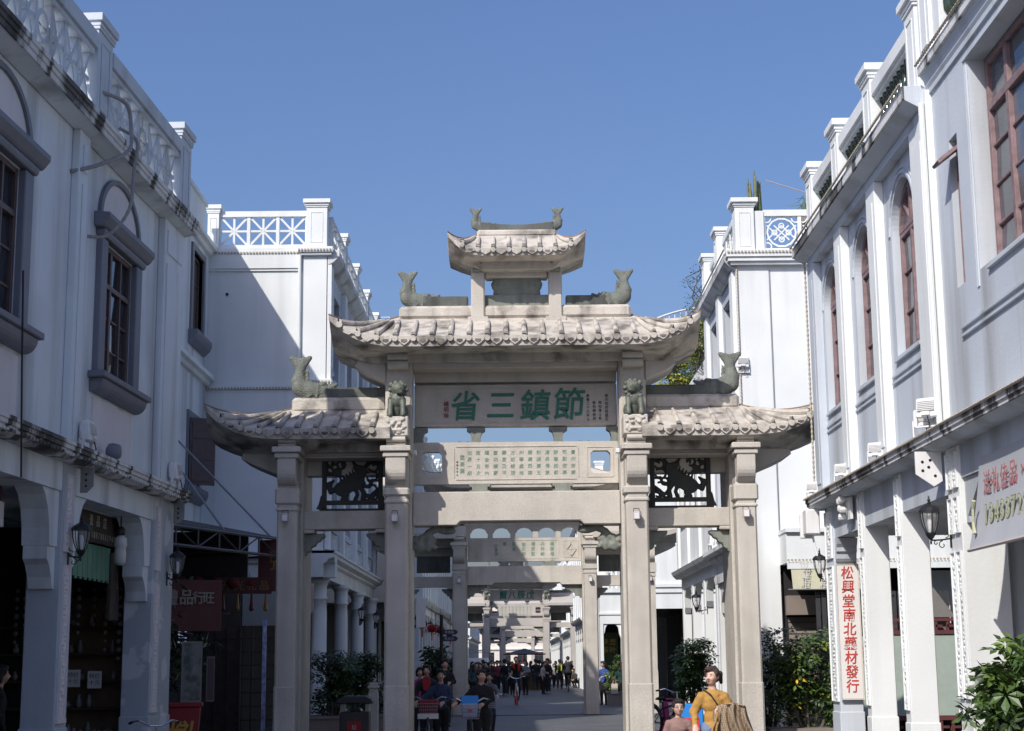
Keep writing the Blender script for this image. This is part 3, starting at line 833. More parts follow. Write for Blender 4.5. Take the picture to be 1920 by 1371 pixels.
    if detail:
        dragon(G, xa, 1, 3.825, .66, .42, .86); dragon(G, xb, -1, 3.825, .66, .42, .86)
    else:
        queti(xa, 1, 3.83, .6, .40, .75, .95).build('corner_brace', GREEN, G); queti(xb, -1, 3.83, .6, .40, .75, .95).build('corner_brace', GREEN, G)
    # upper roof works
    make_roof(G, -3.06, 3.06, .95, 1.25, 6.69, .46, .17, 7.45, -2.0, 2.0, True, True, x0l=-1.7, x0r=1.7, p=3.2, tile=.303, tiles=(True if detail else False) and 'front', mats=rm, spots=detail)
    for sx in (-1, 1):
        a, b = sorted((sx*2.18, sx*2.72))
        MB().prism([(sx*2.18, 6.60), (sx*2.66, 6.60), (sx*2.70, 6.50), (sx*2.55, 6.40), (sx*2.18, 6.22)], 'y', .45, 1.45).build('eave_bracket', stone, G, bevel=B)
        a, b = sorted((sx*3.92, sx*4.5))
        MB().prism([(sx*3.92, 5.05), (sx*4.55, 5.05), (sx*4.58, 4.95), (sx*4.4, 4.86), (sx*3.92, 4.66)], 'y', .45, 1.45).build('eave_bracket', stone, G, bevel=B)
    MB().box(-1.98, 2.0, .78, 1.12, 7.38, 7.61).build('ridge_base', rm[0], G, bevel=.05)
    for x0, x1 in ((-1.65, -.80), (.88, 1.68)) if top else ((-1.65, 1.68),): MB().box(x0, x1, .86, 1.04, 7.60, 7.79).build('ridge_cap', GREEN_D, G, bevel=.02)
    fish(G, -1.78, .95, 7.59, .95, 1); fish(G, 1.82, .95, 7.59, .95, -1)
    if top:
        for x in (-.63, .70):
            MB().box(x-.115, x+.115, .735, 1.10, 7.38, 8.36).build('small_column', stone, G, bevel=.02)
            MB().box(x-.17, x+.17, .66, 1.14, 7.30, 7.385).build('column_foot', stone, G)
            MB().prism(rolls(8.35, .735, (.14, .10), (.09, .09)), 'x', x-.085, x+.085).build('corbel_roll', GREEN, G)
        MB().box(-.50, .57, .80, 1.10, 8.10, 8.28).build('beam', stone, G, bevel=B)
        MB().box(-.51, .58, .86, 1.04, 7.60, 7.80).build('plaque_base', GREEN, G)
        MB().box(-.26, .34, .88, 1.02, 7.80, 8.11).build('plaque', GREEN, G)
        if detail:
            for sx in (-1, 1):
                rr = random.Random(9); P = []
                for i in range(22): P.append(('e', (.04 + sx*rr.uniform(.22, .40), .95 + rr.uniform(-.03, .03), 7.83 + rr.uniform(0, .30)), (.05, .05, .05), 0))
                for i in range(10): P.append(('c', (.04 + sx*(.30 + .07*math.sin(i*1.1)), .93, 7.80 + .032*i), (.04 + sx*(.30 + .07*math.sin((i+1)*1.1)), .93, 7.83 + .032*i), .04, .04, 0))
                sculpt('carved_dragon', P, .016, .02, [GREEN], G)
        else:
            MB().box(-.4, .48, .9, 1.0, 7.8, 8.1).build('plaque_side', GREEN, G)
        make_roof(G, -1.13, 1.21, .95, .78, 8.33, .36, .125, 8.92, -.60, .68, True, True, x0l=-.45, x0r=.53, p=2.6, tile=.262, tiles=(True if detail else False) and 'front', mats=rm, spots=detail)
        MB().box(-.64, .74, .83, 1.07, 8.84, 8.96).build('ridge_base', rm[0], G, bevel=.03)
        m = MB(); m.grid(lambda u, v: (lerp(-.58, .68, u), .87 if v < .5 else .87, 8.96 + .12*v + .04*(2*u-1)**2 - .0*v), 10, 1)
        m = MB()
        for i in range(10):
            x0, x1 = lerp(-.58, .68, i/10), lerp(-.58, .68, (i+1)/10); s0, s1 = .05*(2*i/10-1)**2, .05*(2*(i+1)/10-1)**2
            m.prism([(x0, 8.955), (x1, 8.955), (x1, 9.055+s1), (x0, 9.055+s0)], 'y', .87, 1.03)
        m.build('ridge_cap', GREEN_D, G)
        fish(G, -.62, .95, 8.955, .60, 1); fish(G, .72, .95, 8.955, .60, -1)
    return G

G1 = make_gate((0.055, 26.0, 0), 'nearest and largest-looking stone memorial gate with big green characters on its name panel')
# writing on the near gate
np_ = [c for c in G1.children if c.name.startswith('name_panel')][0]
for ch, x, z, s, sh in (('省', -.86, 5.90, .54, .10), ('三', -.24, 5.90, .53, .12), ('鎮', .34, 5.90, .56, .10), ('節', .91, 5.91, .58, .10)):
    g = letters([(ch, x, z, s, .95)], .975, .03, bold=.011, shear=sh)
    g.build('big_character', INK_G, np_)
small = []
for col, x, z, n in (('潮州知府姚庭苡', 1.55, 6.05, .062), ('同知屠士新', 1.44, 5.93, .058), ('後刻鄭維辰', 1.34, 5.93, .058), ('萬曆二十九年立', 1.235, 6.05, .058)):
    for i, c in enumerate(col): small.append((c, x, z - i*.068, n))
letters(small, .977, .01, bold=.004).build('dedication', INK_D, np_)['kind'] = 'stuff'
letters([(c, -1.185, 5.93 - i*.10, .095) for i, c in enumerate('楊明珠')], .977, .012, bold=.008).build('signature', INK_R, np_)
tp_ = [c for c in G1.children if c.name.startswith('text_panel')][0]
cols = ['貴州按察', '司副使奉', '敕整飭都', '清兵備兼', '制湖廣五', '開廣西南', '州等處地', '方前綜理', '壽宮及平', '蠻功績蒙', '賜金幣內', '陞十五次', '加昇一級']
for i, col in enumerate(cols):
    x = lerp(.965, -.79, i / 12)
    letters([(c, x, 5.085 - j*.115, .080) for j, c in enumerate(col)], .979, .01, bold=-.003, shear=.08).build('text_column', INK_G2, tp_)
letters([(c, -.915, 5.01 - j*.115, .085) for j, c in enumerate('陳高蘭')], .979, .01, bold=.005).build('text_column', INK_G2, tp_)
letters([(c, -1.0, 4.93 - j*.055, .035) for j, c in enumerate('萬曆年冬立')], .979, .008).build('text_column', INK_D, tp_)

for sx in (-1, 1):
    o = mkobj('stone_lion', lion_mesh(BRONZE, -sx))
    o.location = (0.055 + sx*1.955, 26.08, 5.56); o.scale = (1.12, 1.1, 1.08)
    tag(o, 'dark green seated stone lion on the %s ledge of the near gate' % ('left', 'right')[sx > 0], 'stone lion', 'stone lions on the near gate')
lion0 = o
# small flood lights strapped to the near gate's pillars
def mini_flood(loc, label):
    t = thing('pillar_floodlight', label, 'floodlight', loc, 0, 'small floodlights on the gate pillars')
    MB().cbox((0, -.09, 0), (.105, .10, .135)).build('housing', LAMPP, t, bevel=.01)
    MB().cbox((0, -.143, -.005), (.08, .006, .095)).build('front_glass', LAMPW, t)
    MB().tube([(-.045, -.05, .06), (-.045, -.05, .12), (.045, -.05, .12), (.045, -.05, .06)], .007, 5).build('bracket', BLACK, t)
    return t
for x, w in ((-3.735, 'left outer'), (-1.96, 'left inner'), (1.96, 'right inner'), (3.735, 'right outer')):
    mini_flood((0.055 + x - .02, 25.999, 3.92 if abs(x) > 3 else 3.9), 'small pinkish floodlight on the near gate\'s %s pillar' % w)
for sx in (-1, 1):
    t = thing('gate_floodlight', 'small white floodlight at the %s end of the near gate\'s text panel' % ('left', 'right')[sx > 0], 'floodlight', (0.055 + sx*1.70, 26.45, 5.02))
    MB().cbox((0, -.06, 0), (.10, .12, .08)).build('housing', LAMPW, t, bevel=.01)
    MB().cbox((sx*.05, .03, -.02), (.03, .1, .03)).build('bracket', BLACK, t)

# ---- the gates further down the street
G2 = make_gate((0.33, 49.6, 0), 'second stone gate down the street, framed inside the nearest gate', STONE, False, 1.0, arches=True, top=False)
G2.scale = (1.03, 1.0, 1.03)
tp2 = [c for c in G2.children if c.name.startswith('text_panel')][0]
for i, col in enumerate(('賜勝進士', '兵科給', '禮部監', '御史部', '蒙恩', '薦')):
    letters([(c, lerp(.85, -.6, i/5), 5.08 - j*.15, .13) for j, c in enumerate(col)], .978, .012, bold=.01, shear=.06).build('text_column', INK_G2, tp2)
letters([(c, -.86, 5.02 - j*.12, .12) for j, c in enumerate('莊寶蓮')], .978, .012, bold=.008).build('text_column', INK_G2, tp2)
G3 = make_gate((0.14, 106.0, 0), 'third stone gate down the street with four green characters and two lions', STONE_FAR, False, 1.0)
np3 = [c for c in G3.children if c.name.startswith('name_panel')][0]
for ch, x in (('賢', -.86), ('八', -.28), ('辰', .32), ('戊', .92)):
    letters([(ch, x, 5.90, .56, .95)], .975, .03, bold=.02, shear=.08).build('big_character', INK_G, np3)
tp3 = [c for c in G3.children if c.name.startswith('text_panel')][0]
letters([(c, lerp(.95, -.95, i/8), 5.1 - j*.12, .09) for i in range(9) for j, c in enumerate('嘉靖年戊辰')], .978, .01).build('text_columns', INK_G2, tp3)['kind'] = 'stuff'
for sx in (-1, 1):
    o = dup(lion0, (0.14 + sx*1.955, 106.08, 5.56), label='small dark stone lion on the %s ledge of the third gate' % ('left', 'right')[sx > 0], group='stone lions on the third gate')
for sx in (-1, 1):
    o = dup(lion0, (0.33 + sx*2.01, 49.68, 5.74), label='dark stone lion on the %s ledge of the second gate' % ('left', 'right')[sx > 0], group='stone lions on the second gate')
for x, w in ((-3.85, 'left outer'), (-2.02, 'left inner'), (2.02, 'right inner'), (3.85, 'right outer')):
    mini_flood((0.33 + x, 49.6, 4.05), 'small pinkish floodlight on the second gate\'s %s pillar' % w)
G4 = make_gate((0.9, 150.0, 0), 'fourth stone gate, seen small through the third', STONE_FAR, False)
G5 = make_gate((0.3, 200.0, 0), 'farthest stone gate, sunlit at the end of the street', STONE_FAR, False)
# ---------------------------------------------------------------- parts shared by the buildings (front view: x along the facade, -y to the street)
def wall_rects(m, u0, u1, z0, z1, y0, y1, holes):
    """solid wall with rectangular holes, cut into boxes"""
    us = sorted({u0, u1} | {h[0] for h in holes} | {h[1] for h in holes})
    for a, b in zip(us, us[1:]):
        z = z0
        for h in sorted([h for h in holes if h[0] <= a + 1e-6 and h[1] >= b - 1e-6], key=lambda h: h[2]):
            if h[2] > z: m.box(a, b, y0, y1, z, h[2])
            z = h[3]
        if z1 > z: m.box(a, b, y0, y1, z, z1)
    return m

def arch_fill(m, u0, u1, zs, zt, y0, y1, n=14):
    """spandrels that turn the rectangle u0..u1, zs..zt into a round arch"""
    c = (u0 + u1)/2; r = (u1 - u0)/2; h = zt - zs
    for s in (-1, 1):
        q = [(c + s*r, zs), (c + s*r, zt), (c, zt)]
        q += [(c + s*r*math.sin(i/n*math.pi/2), zs + h*math.cos(i/n*math.pi/2)) for i in range(1, n)]
        m.prism(q, 'y', y0, y1)

def window(parent, u0, u1, z0, z1, y, cols, rows, frame, glass, transom=0.0, arch=0.0, th=.055, open_leaf=None):
    """casement window: frame (part) with its panes (sub-parts); y = plane of the glass"""
    m = MB(); t = th
    m.box(u0, u0+t, y-.05, y+.04, z0, z1); m.box(u1-t, u1, y-.05, y+.04, z0, z1)
    m.box(u0+t, u1-t, y-.05, y+.04, z0, z0+t); m.box(u0+t, u1-t, y-.05, y+.04, z1-t, z1)
    zt = z1 - transom if transom else z1
    if transom: m.box(u0+t, u1-t, y-.055, y+.03, zt-t*.6, zt+t*.6)
    cw = (u1 - u0) / cols
    for i in range(1, cols):
        w = t*.62 if i % 2 else t*.38
        m.box(u0 + i*cw - w, u0 + i*cw + w, y-.052, y+.03, z0+t, z1-t)
    rh = (zt - z0) / rows
    for i in range(cols):
        for k in range(1, rows):
            m.box(u0 + i*cw + t*.5, u0 + (i+1)*cw - t*.5, y-.03, y+.02, z0 + k*rh - .016, z0 + k*rh + .016)
    fr = m.build('window', frame, parent, bevel=.006)
    for i in range(cols):
        for k in range(rows + (1 if transom else 0)):
            a, b = (z0 + k*rh, z0 + (k+1)*rh) if k < rows else (zt, z1)
            tilt = rnd.uniform(-.011, .011)
            MB().prism([(y - .004 + tilt, a), (y + .004 + tilt, a), (y + .004 - tilt, b), (y - .004 - tilt, b)], 'x', u0 + i*cw, u0 + (i+1)*cw).build('pane', glass, fr)
    return fr

def moulded(m, u0, u1, prof, cap=0.0):
    """moulding with a (y, z) profile run along x"""
    m.prism(prof, 'x', u0 - cap, u1 + cap)

def post(parent, u0, u1, y0, y1, z0, z1, mat, cap=.07):
    m = MB().box(u0, u1, y0, y1, z0, z1 - .2)
    m.box(u0 - .02, u1 + .02, y0 - .02, y1 + .02, z1 - .2, z1 - .16)
    m.box(u0 - cap*.5, u1 + cap*.5, y0 - cap*.5, y1 + cap*.5, z1 - .16, z1 - .1)
    m.box(u0 - cap, u1 + cap, y0 - cap, y1 + cap, z1 - .1, z1)
    w = u1 - u0
    m.box(u0 + w*.2, u0 + w*.23, y0 - .012, y0, z0 + .12, z1 - .32); m.box(u1 - w*.23, u1 - w*.2, y0 - .012, y0, z0 + .12, z1 - .32)
    m.box(u0 + w*.23, u1 - w*.23, y0 - .011, y0, z0 + .12, z0 + .135); m.box(u0 + w*.23, u1 - w*.23, y0 - .011, y0, z1 - .335, z1 - .32)
    return m.build('parapet_post', mat, parent, bevel=.008)

def lantern(loc, rotz, label, s=1.0, arm=.30, group='black wall lanterns along the street'):
    """coach lamp hung on a scrolled bracket; wall behind at +y, lamp in front"""
    t = thing('wall_lantern', label, 'street lamp', loc, rotz, group)
    s *= .66; t.scale = (s, s, s)
    y = -arm*1.35
    MB().lathe([(.02, .46), (.035, .455), (.03, .43), (.07, .41), (.15, .36), (.185, .31), (.185, .285)], 12, (0, y, 0)).build('lamp_cap', BLACK, t, smooth=False)
    MB().lathe([(.012, .44), (.02, .47), (.03, .50), (.012, .53), (.016, .55), (.004, .58)], 8, (0, y, 0)).build('finial', BLACK, t)
    gl = MB(); gl.lathe([(.075, -.06), (.12, .05), (.15, .18), (.158, .284)], 12, (0, y, 0)); gl.build('lamp_glass', LGLASS, t, smooth=True)
    rb = MB()
    for i in range(6):
        a = i/6*2*math.pi
        rb.tube([(r*math.cos(a), y + r*math.sin(a), z) for r, z in ((.08, -.06), (.125, .05), (.155, .18), (.163, .285))], .010, 4)
    rb.build('lamp_ribs', BLACK, t)
    MB().lathe([(.03, -.06), (.04, .0), (.045, .10), (.04, .17), (.03, .20)], 8, (0, y, 0)).build('bulb', BULB, t)
    MB().lathe([(.012, -.26), (.02, -.22), (.012, -.19), (.05, -.15), (.085, -.09), (.09, -.06)], 10, (0, y, 0)).build('lamp_base', BLACK, t)
    b = MB(); b.box(-.035, .035, -.02, .005, -.32, -.02)
    b.tube([(0, 0, -.16), (0, y*.5, -.185), (0, y, -.19)], .016, 6)
    for c, r, a0, a1 in (((y*.45, -.27), .07, 1.5, 7.2), ((y*.25, -.10), .05, -1.8, 3.6), ((y*.75, -.235), .04, 1.6, 7)):
        b.tube([(0, c[0] + r*(1 - .07*i)*math.cos(lerp(a0, a1, i/10)), c[1] + r*(1 - .07*i)*math.sin(lerp(a0, a1, i/10))) for i in range(11)], .009, 5)
    b.build('lamp_bracket', BLACK, t)
    return t

def floodlight(loc, rotz, label, s=1.0, group='white floodlights on the cornices'):
    """square white floodlight tilted up the facade; looks along +y"""
    t = thing('floodlight', label, 'floodlight', loc, rotz, group); t.scale = (s, s, s)
    m = MB(); m.prism([(-.09, .10), (-.05, .38), (.05, .36), (.07, .30), (.06, .12)], 'x', -.15, .15)
    m.build('housing', LAMPW, t, bevel=.02)
    f = MB()
    for i in range(6): f.box(-.12, .12, -.105 + .0065*i*1.0, -.06 + .0065*i, .20 + .025*i, .21 + .025*i)
    f.build('cooling_fins', LAMPW, t)
    MB().cbox((0, -.095, .16), (.12, .03, .05)).build('clip', LAMPW, t)
    MB().box(-.17, -.15, -.02, .02, .0, .22).box(.15, .17, -.02, .02, .0, .22).box(-.17, .17, -.03, .03, -.02, .0).build('bracket', LAMPW, t)
    MB().tube([(.02, -.08, .12), (.05, -.1, .02), (.03, -.06, -.04)], .008, 5).build('cable', BLACK, t)
    return t

def relief_strip(parent, u0, u1, y, z0, z1, mat, seed):
    """thin framed strip with a carved leaf scroll, standing proud of a pillar"""
    m = MB(); w = u1 - u0; t = .012
    m.box(u0, u1, y - .012, y, z0, z1)
    m.box(u0, u0+t, y - .03, y - .012, z0, z1); m.box(u1-t, u1, y - .03, y - .012, z0, z1)
    m.box(u0+t, u1-t, y - .03, y - .012, z0, z0+t); m.box(u0+t, u1-t, y - .03, y - .012, z1-t, z1)
    st = m.build('relief_strip', mat, parent)
    r = random.Random(seed); b = MB(); z = z0 + .05
    while z < z1 - .06:
        b.ball((u0 + w*r.uniform(.3, .7), y - .014, z), (w*r.uniform(.14, .26), .016, r.uniform(.018, .035)), 6, 4)
        z += r.uniform(.035, .075)
    b.build('leaf_carving', mat, st, kind='stuff')

def rope(parent, path, r=.022, step=.075):
    """beaded rope light along a moulding"""
    pts = [Vector(p) for p in path]; P = []; rs = []
    for a, b in zip(pts, pts[1:]):
        n = max(2, int((b - a).length / step * 2))
        for i in range(n):
            P.append(a.lerp(b, i/n)); rs.append(r if len(rs) % 2 else r*.55)
    P.append(pts[-1]); rs.append(r)
    m = MB().tube(P, rs, 5)
    return m.build('rope_light', ROPE, parent)

# ---------------------------------------------------------------- left near shophouse
A = thing('shophouse', 'pale blue two-storey arcade shophouse in shade at the near left', 'building', (-4.95, 24.0, 0), R(90 - 2.62), 'arcade shophouses lining the street')
UE = -0.42                                  # far end of its facade
UN = -16.0
rec = .10                                   # bays lie this far behind the pilaster faces
pils = [(-1.5, UE), (-5.45, -5.05), (-9.8, -9.4), (-14.15, -13.75)]
bays = [(-5.05, -1.5, -3.45), (-9.4, -5.45, -7.83), (-13.75, -9.8, -12.18)]
wins = []
m = MB(); holes = []
for a, b, c in bays: holes.append((c - .66, c + .66, 5.20, 6.95))
wall_rects(m, UN, UE - .02, 4.1, 8.02, rec, rec + .3, holes)
m.box(UN, UE - .02, 9.5, 9.8, 0, 8.0)                                  # back wall
m.box(UE - .3, UE - .02, rec + .3, 9.5, 3.96, 8.0)                      # end wall, upper
m.box(UN, UN + .3, rec + .3, 9.5, 0, 8.0)
m.box(UE - .3, UE - .02, 2.6, 9.5, 0, 3.95)
m.box(UN, UE - .05, .2, 9.7, 8.05, 8.15)
m.build('wall', BLUE2, A)
for i, (a, b) in enumerate(pils):
    MB().box(a, b, 0, rec - .002, 4.12, 8.0).box(a + .12, b - .12, -.018, 0, 4.2, 7.35).box(a + .12, b - .12, -.018, 0, 7.5, 7.85).build('pilaster', BLUE2, A, bevel=.01)
for i, (a, b, c) in enumerate(bays):
    m = MB(); m.box(c - .92, c - .66, rec - .08, rec + .06, 5.2, 6.95); m.box(c + .66, c + .92, rec - .08, rec + .06, 5.2, 6.95)
    m.box(c - .66, c + .66, rec - .03, rec + .02, 5.2, 5.24)
    sur = m.build('window_surround', TRIM_D, A, bevel=.012)
    m = MB(); y = rec
    moulded(m, c - .96, c + .96, [(y, 6.96), (y - .10, 6.96), (y - .12, 7.0), (y - .12, 7.05), (y, 7.05)])
    moulded(m, c - 1.06, c + 1.06, [(y, 7.053), (y - .12, 7.053), (y - .15, 7.08), (y - .18, 7.12), (y - .21, 7.16), (y - .21, 7.23), (y, 7.25)])
    m.build('window_hood', TRIM_D, A, bevel=.01)
    m = MB()
    moulded(m, c - 1.08, c + 1.08, [(y, 5.197), (y - .22, 5.197), (y - .22, 5.12), (y, 5.11)])
    q = [(y, 5.117)] + [(y - .04 - .14*math.cos(t), 5.117 - .17*math.sin(t)) for t in [k/6*math.pi/2 for k in range(7)]] + [(y, 4.947)]
    moulded(m, c - 1.0, c + 1.0, q)
    m.build('window_sill', TRIM_D, A, bevel=.01)
    window(A, c - .66, c + .66, 5.2, 6.95, rec + .06, 3, 3, BROWN, GLASS, transom=.52, th=.06)
    MB().box(c - .70, c + .70, rec + .27, rec + .3, 5.15, 7.0).build('curtain', DARK, A)
    m = MB()                                                    # arch moulding over the hood
    for k in range(18):
        t0, t1 = k/18*math.pi, (k+1)/18*math.pi
        p = [(c + r*math.cos(t), 7.24 + r*.72*math.sin(t)) for r, t in ((.84, t0), (.93, t0), (.93, t1), (.84, t1))]
        m.prism(p, 'y', rec - .05, rec)
    m.build('arch_moulding', TRIM_D, A)
    q = [(c + .835*math.cos(k/18*math.pi), 7.24 + .835*.72*math.sin(k/18*math.pi)) for k in range(19)]
    MB().prism(q, 'y', rec - .012, rec).build('arch_panel', PINKW, A)
    MB().box(c - .86, c + .86, rec - .012, rec, 4.12, 4.9).build('apron_panel', PINKW, A)
# eave with soffit, stained edge
m = MB()
moulded(m, UN, UE + .10, [(rec + .3, 8.03), (rec, 8.03), (rec - .02, 8.0), (-.15, 8.05), (-.15, 8.24), (rec + .3, 8.25)])
m.build('eave', BLUE2, A)
m = MB()
moulded(m, UN, UE + .12, [(-.152, 8.04), (-.175, 8.045), (-.175, 8.11), (-.195, 8.115), (-.195, 8.17), (-.215, 8.175), (-.215, 8.235), (-.152, 8.238)])
m.build('eave_edge', GRIME, A)
m = MB()
moulded(m, UN, UE + .12, [(.4, 3.93), (-.08, 3.93), (-.16, 3.98), (-.16, 4.02), (-.19, 4.025), (-.19, 4.07), (-.21, 4.075), (-.21, 4.118), (.4, 4.118)])
m.build('cornice', GRIME, A)
dr = MB()
u = UN
while u < UE + .1:                                             # drip teeth of the stained lower edge
    dr.box(u, u + .05, -.205, -.165, 3.955, 3.984); u += .11
dr.build('drip_edge', GRIME, A, kind='stuff')
# parapet: posts, top rail, openwork of triangles and rings
for u in (-.85, -4.95, -9.05, -13.2):
    post(A, u - .30, u + .30, -.11, .26, 8.24, 9.56, BLUE, cap=.055)
for u0, u1 in ((-4.62, -1.18), (-8.72, -5.28), (-12.87, -9.38)):
    m = MB(); m.box(u0, u1, -.12, .16, 9.10, 9.30); m.box(u0, u1, -.08, .12, 9.02, 9.098); m.box(u0, u1, -.10, .14, 8.24, 8.34)
    m.build('parapet_rail', BLUE, A, bevel=.008)
    n = 7; w = (u1 - u0)/n
    for i in range(n):
        a = u0 + i*w; c = a + w/2; z0, z1 = 8.34, 9.02; zc = (z0 + z1)/2
        k = MB(); t = .03
        k.box(a - .035, a + .035, -.04, .08, z0, z1)
        if i == 3:
            for j in range(14):
                t0, t1 = j/14*2*math.pi, (j+1)/14*2*math.pi
                k.prism([(c + r*math.cos(q), zc + r*math.sin(q)) for r, q in ((.14, t0), (.2, t0), (.2, t1), (.14, t1))], 'y', -.03, .07)
            for s in (-1, 1): k.prism([(c + s*.15 - .02, zc - .02), (c + s*.15 + .02, zc - .02), (c - s*.15 + .02, zc + .02), (c - s*.15 - .02, zc + .02)], 'y', -.02, .06)
            k.box(c - .02, c + .02, -.02, .06, zc + .2, z1); k.box(c - .02, c + .02, -.02, .06, z0, zc - .2)
        else:
            for s in (-1, 1):
                e = Vector((c - s*(w/2 - .03), z0)); f = Vector((c + s*(w/2 - .03), z1)); nn = (f - e).normalized(); nn = Vector((-nn.y, nn.x))*t
                k.prism([tuple(e - nn), tuple(f - nn), tuple(f + nn), tuple(e + nn)], 'y', -.03 + .002*s, .07 + .002*s)
            k.box(a + .035, a + w - .035, -.026, .066, zc - .028, zc + .028)
        k.build('openwork', BLUE, A)
post(A, UE - .02, UE + .0, .3, .5, 8.24, 9.0, BLUE, cap=.0)
# ground floor: pillars, beam with rounded shoulders, curved brackets
gp = [(-1.49, UE), (-5.45, -5.02), (-9.8, -9.37), (-14.15, -13.72)]
for i, (a, b) in enumerate(gp):
    p = MB().box(a, b, .03, .43, 0, 3.955); p.box(a - .015, b + .015, .015, .445, 0, .9)
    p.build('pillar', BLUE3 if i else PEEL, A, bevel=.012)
    s0 = b - .34 if i else b - .30
    relief_strip(A, a + .07, a + .30, .03, 1.0, 2.75, PINKW, 3 + i); relief_strip(A, a + .07, a + .30, .03, 2.9, 3.8, PINKW, 13 + i)
    MB().box(a + .03, a + .34, .0, .03, .95, 1.0).build('pillar_band', PINKW, A)
for a, b in ((-5.02, -1.49), (-9.37, -5.45), (-13.72, -9.8)):
    m = MB(); m.box(a, b, .05, .41, 3.60, 3.95)
    m.build('beam', BLUE2, A)
    for s, x in ((1, a), (-1, b)):
        m = MB()                                              # quarter-round shoulder then a hanging curved bracket
        q = [(x, 3.598), (x, 3.02), (x + s*.30, 3.02)] + [(x + s*(.30 + .22*math.sin(t)), 3.598 - .40*math.cos(t)*1.0) for t in [k/6*math.pi/2 for k in range(1, 7)]]
        q = [(x, 3.598), (x, 2.95), (x + s*.28, 2.95), (x + s*.30, 3.15), (x + s*.36, 3.36), (x + s*.47, 3.52), (x + s*.60, 3.598)]
        m.prism(q, 'y', .08, .40)
        q = [(x, 2.948), (x, 2.47), (x + s*.06, 2.47), (x + s*.10, 2.6), (x + s*.20, 2.74), (x + s*.28, 2.8), (x + s*.28, 2.948)]
        m.prism(q, 'y', .10, .38)
        m.build('curved_bracket', BLUE2, A)
MB().box(UN, UE - .1, .46, 2.6, 3.60, 3.66).build('arcade_ceiling', WHITE, A)
# shop fronts at the back of the arcade
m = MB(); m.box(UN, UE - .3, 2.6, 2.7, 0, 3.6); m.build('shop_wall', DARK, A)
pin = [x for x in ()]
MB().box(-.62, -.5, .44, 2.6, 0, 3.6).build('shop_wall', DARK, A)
MB().box(-.68, -.63, .5, 1.9, .3, 2.55).build('pegboard', mk('honey coloured board', (.13, .085, .045), .7, var=.2), A)
for i in range(5): MB().box(-.90, -.69, .5, 2.4, .6 + .38*i, .63 + .38*i).build('shelf', DARKB, A)
MB().box(-9.0, -5.6, 2.50, 2.58, .35, 2.5).build('pegboard', DARKB, A)
# goods, signs and fittings of the left arcade (world places from the facade frame)
def aw(u, y, z):
    return A.matrix_basis @ Vector((u, y, z))
Amat = Matrix.Translation(A.location) @ Matrix.Rotation(A.rotation_euler.z, 4, 'Z')
def aw(u, y, z): return Amat @ Vector((u, y, z))
rz = A.rotation_euler.z
rj = random.Random(5)
jar = MB().lathe([(.03, 0), (.055, .03), (.06, .10), (.035, .15), (.03, .19), (.035, .2)], 8).mesh('jar', CERAM, smooth=True)
n = 0
for i in range(5):
    for k in range(11):
        if rj.random() < .38: continue
        o = mkobj('ceramic_jar', jar, loc=aw(-.80, .60 + .155*k + rj.uniform(-.02, .02), .631 + .38*i)); o.scale = (.7, .7, rj.uniform(.5, .95)) if rj.random() < .7 else (.95, .95, .45)
        tag(o, '%s pale jar, number %s from the left on the %s shelf in the left shop' % ('squat' if o.scale[2] < .46 else 'slim', ('1', '2', '3', '4', '5', '6', '7', '8', '9', '10', '11')[k] if 0 else ('one', 'two', 'three', 'four', 'five', 'six', 'seven', 'eight', 'nine', 'ten', 'eleven')[k], ('lowest', 'second', 'middle', 'fourth', 'top')[i]), 'jar', 'pale jars on the shelves of the near left shop')
lantern(aw(-5.2, .03, 2.97), rz, 'black wall lantern on the near left pillar, foremost on the shaded side', 1.0, .17)
lantern(aw(-.75, .03, 2.93), rz, 'black wall lantern at the far corner of the shaded left shophouse', 1.0, .17)
t = thing('hanging_bulb_lamp', 'white bulb lamp hanging under the left arcade beam', 'lamp', aw(-2.35, .25, 3.58), rz)
MB().tube([(0, 0, 0), (0, 0, -.16)], .01, 5).build('cord', BLACK, t)
MB().lathe([(.04, -.26), (.06, -.24), (.06, -.18), (.03, -.14)], 10).build('lamp_cap', BLACK, t)
MB().lathe([(.03, -.66), (.075, -.62), (.08, -.5), (.07, -.42), (.09, -.40), (.08, -.30), (.04, -.26)], 10).build('bulb', BULB, t, smooth=True)
t = thing('menu_board', 'long dark board hanging at the back of the left arcade opening', 'board', aw(-1.78, .5, 2.2), rz)
MB().box(-.2, .2, -.03, .03, 0, .92).build('board', DARKB, t, bevel=.01)
letters([(c, .08, .68 - .045*i, .035) for i, c in enumerate('工艺礼品瓷器')], -.032, .006).build('lettering', paint((.35, .35, .33)), t)
t = thing('shop_sign', 'dark hanging sign with a phone number inside the left arcade', 'sign', aw(-2.5, .52, 3.2), rz)
MB().box(-1.0, .9, -.03, .03, 0, .42).build('board', DARKB, t, bevel=.01)
letters([(c, -.35 + .1*i, .1, .12) for i, c in enumerate('18878883947')], -.032, .006).build('phone_number', paint((.4, .4, .36)), t)
letters([(c, -.4 + .3*i, .29, .16) for i, c in enumerate('瓷品店')], -.032, .006, bold=.01).build('lettering', paint((.4, .4, .36)), t)
t = thing('shop_awning', 'green corrugated awning inside the left arcade', 'awning', aw(-2.75, 1.25, 2.75), rz)
m = MB()
for i in range(16): m.box(-.8 + .1*i, -.8 + .1*i + .094, -.75 + .003*(i % 2), -.73 + .003*(i % 2), -.02 - .03*(i % 2), .40)
m.build('valance', GREENS, t)
MB().prism([(-.75, .402), (-.75, .42), (.25, .75), (.25, .73)], 'x', -.8, .8).build('awning_top', GREENS, t)
t = thing('banner', 'black banner with a big orange character at the left edge', 'banner', aw(-7.0, .55, 2.45), rz)
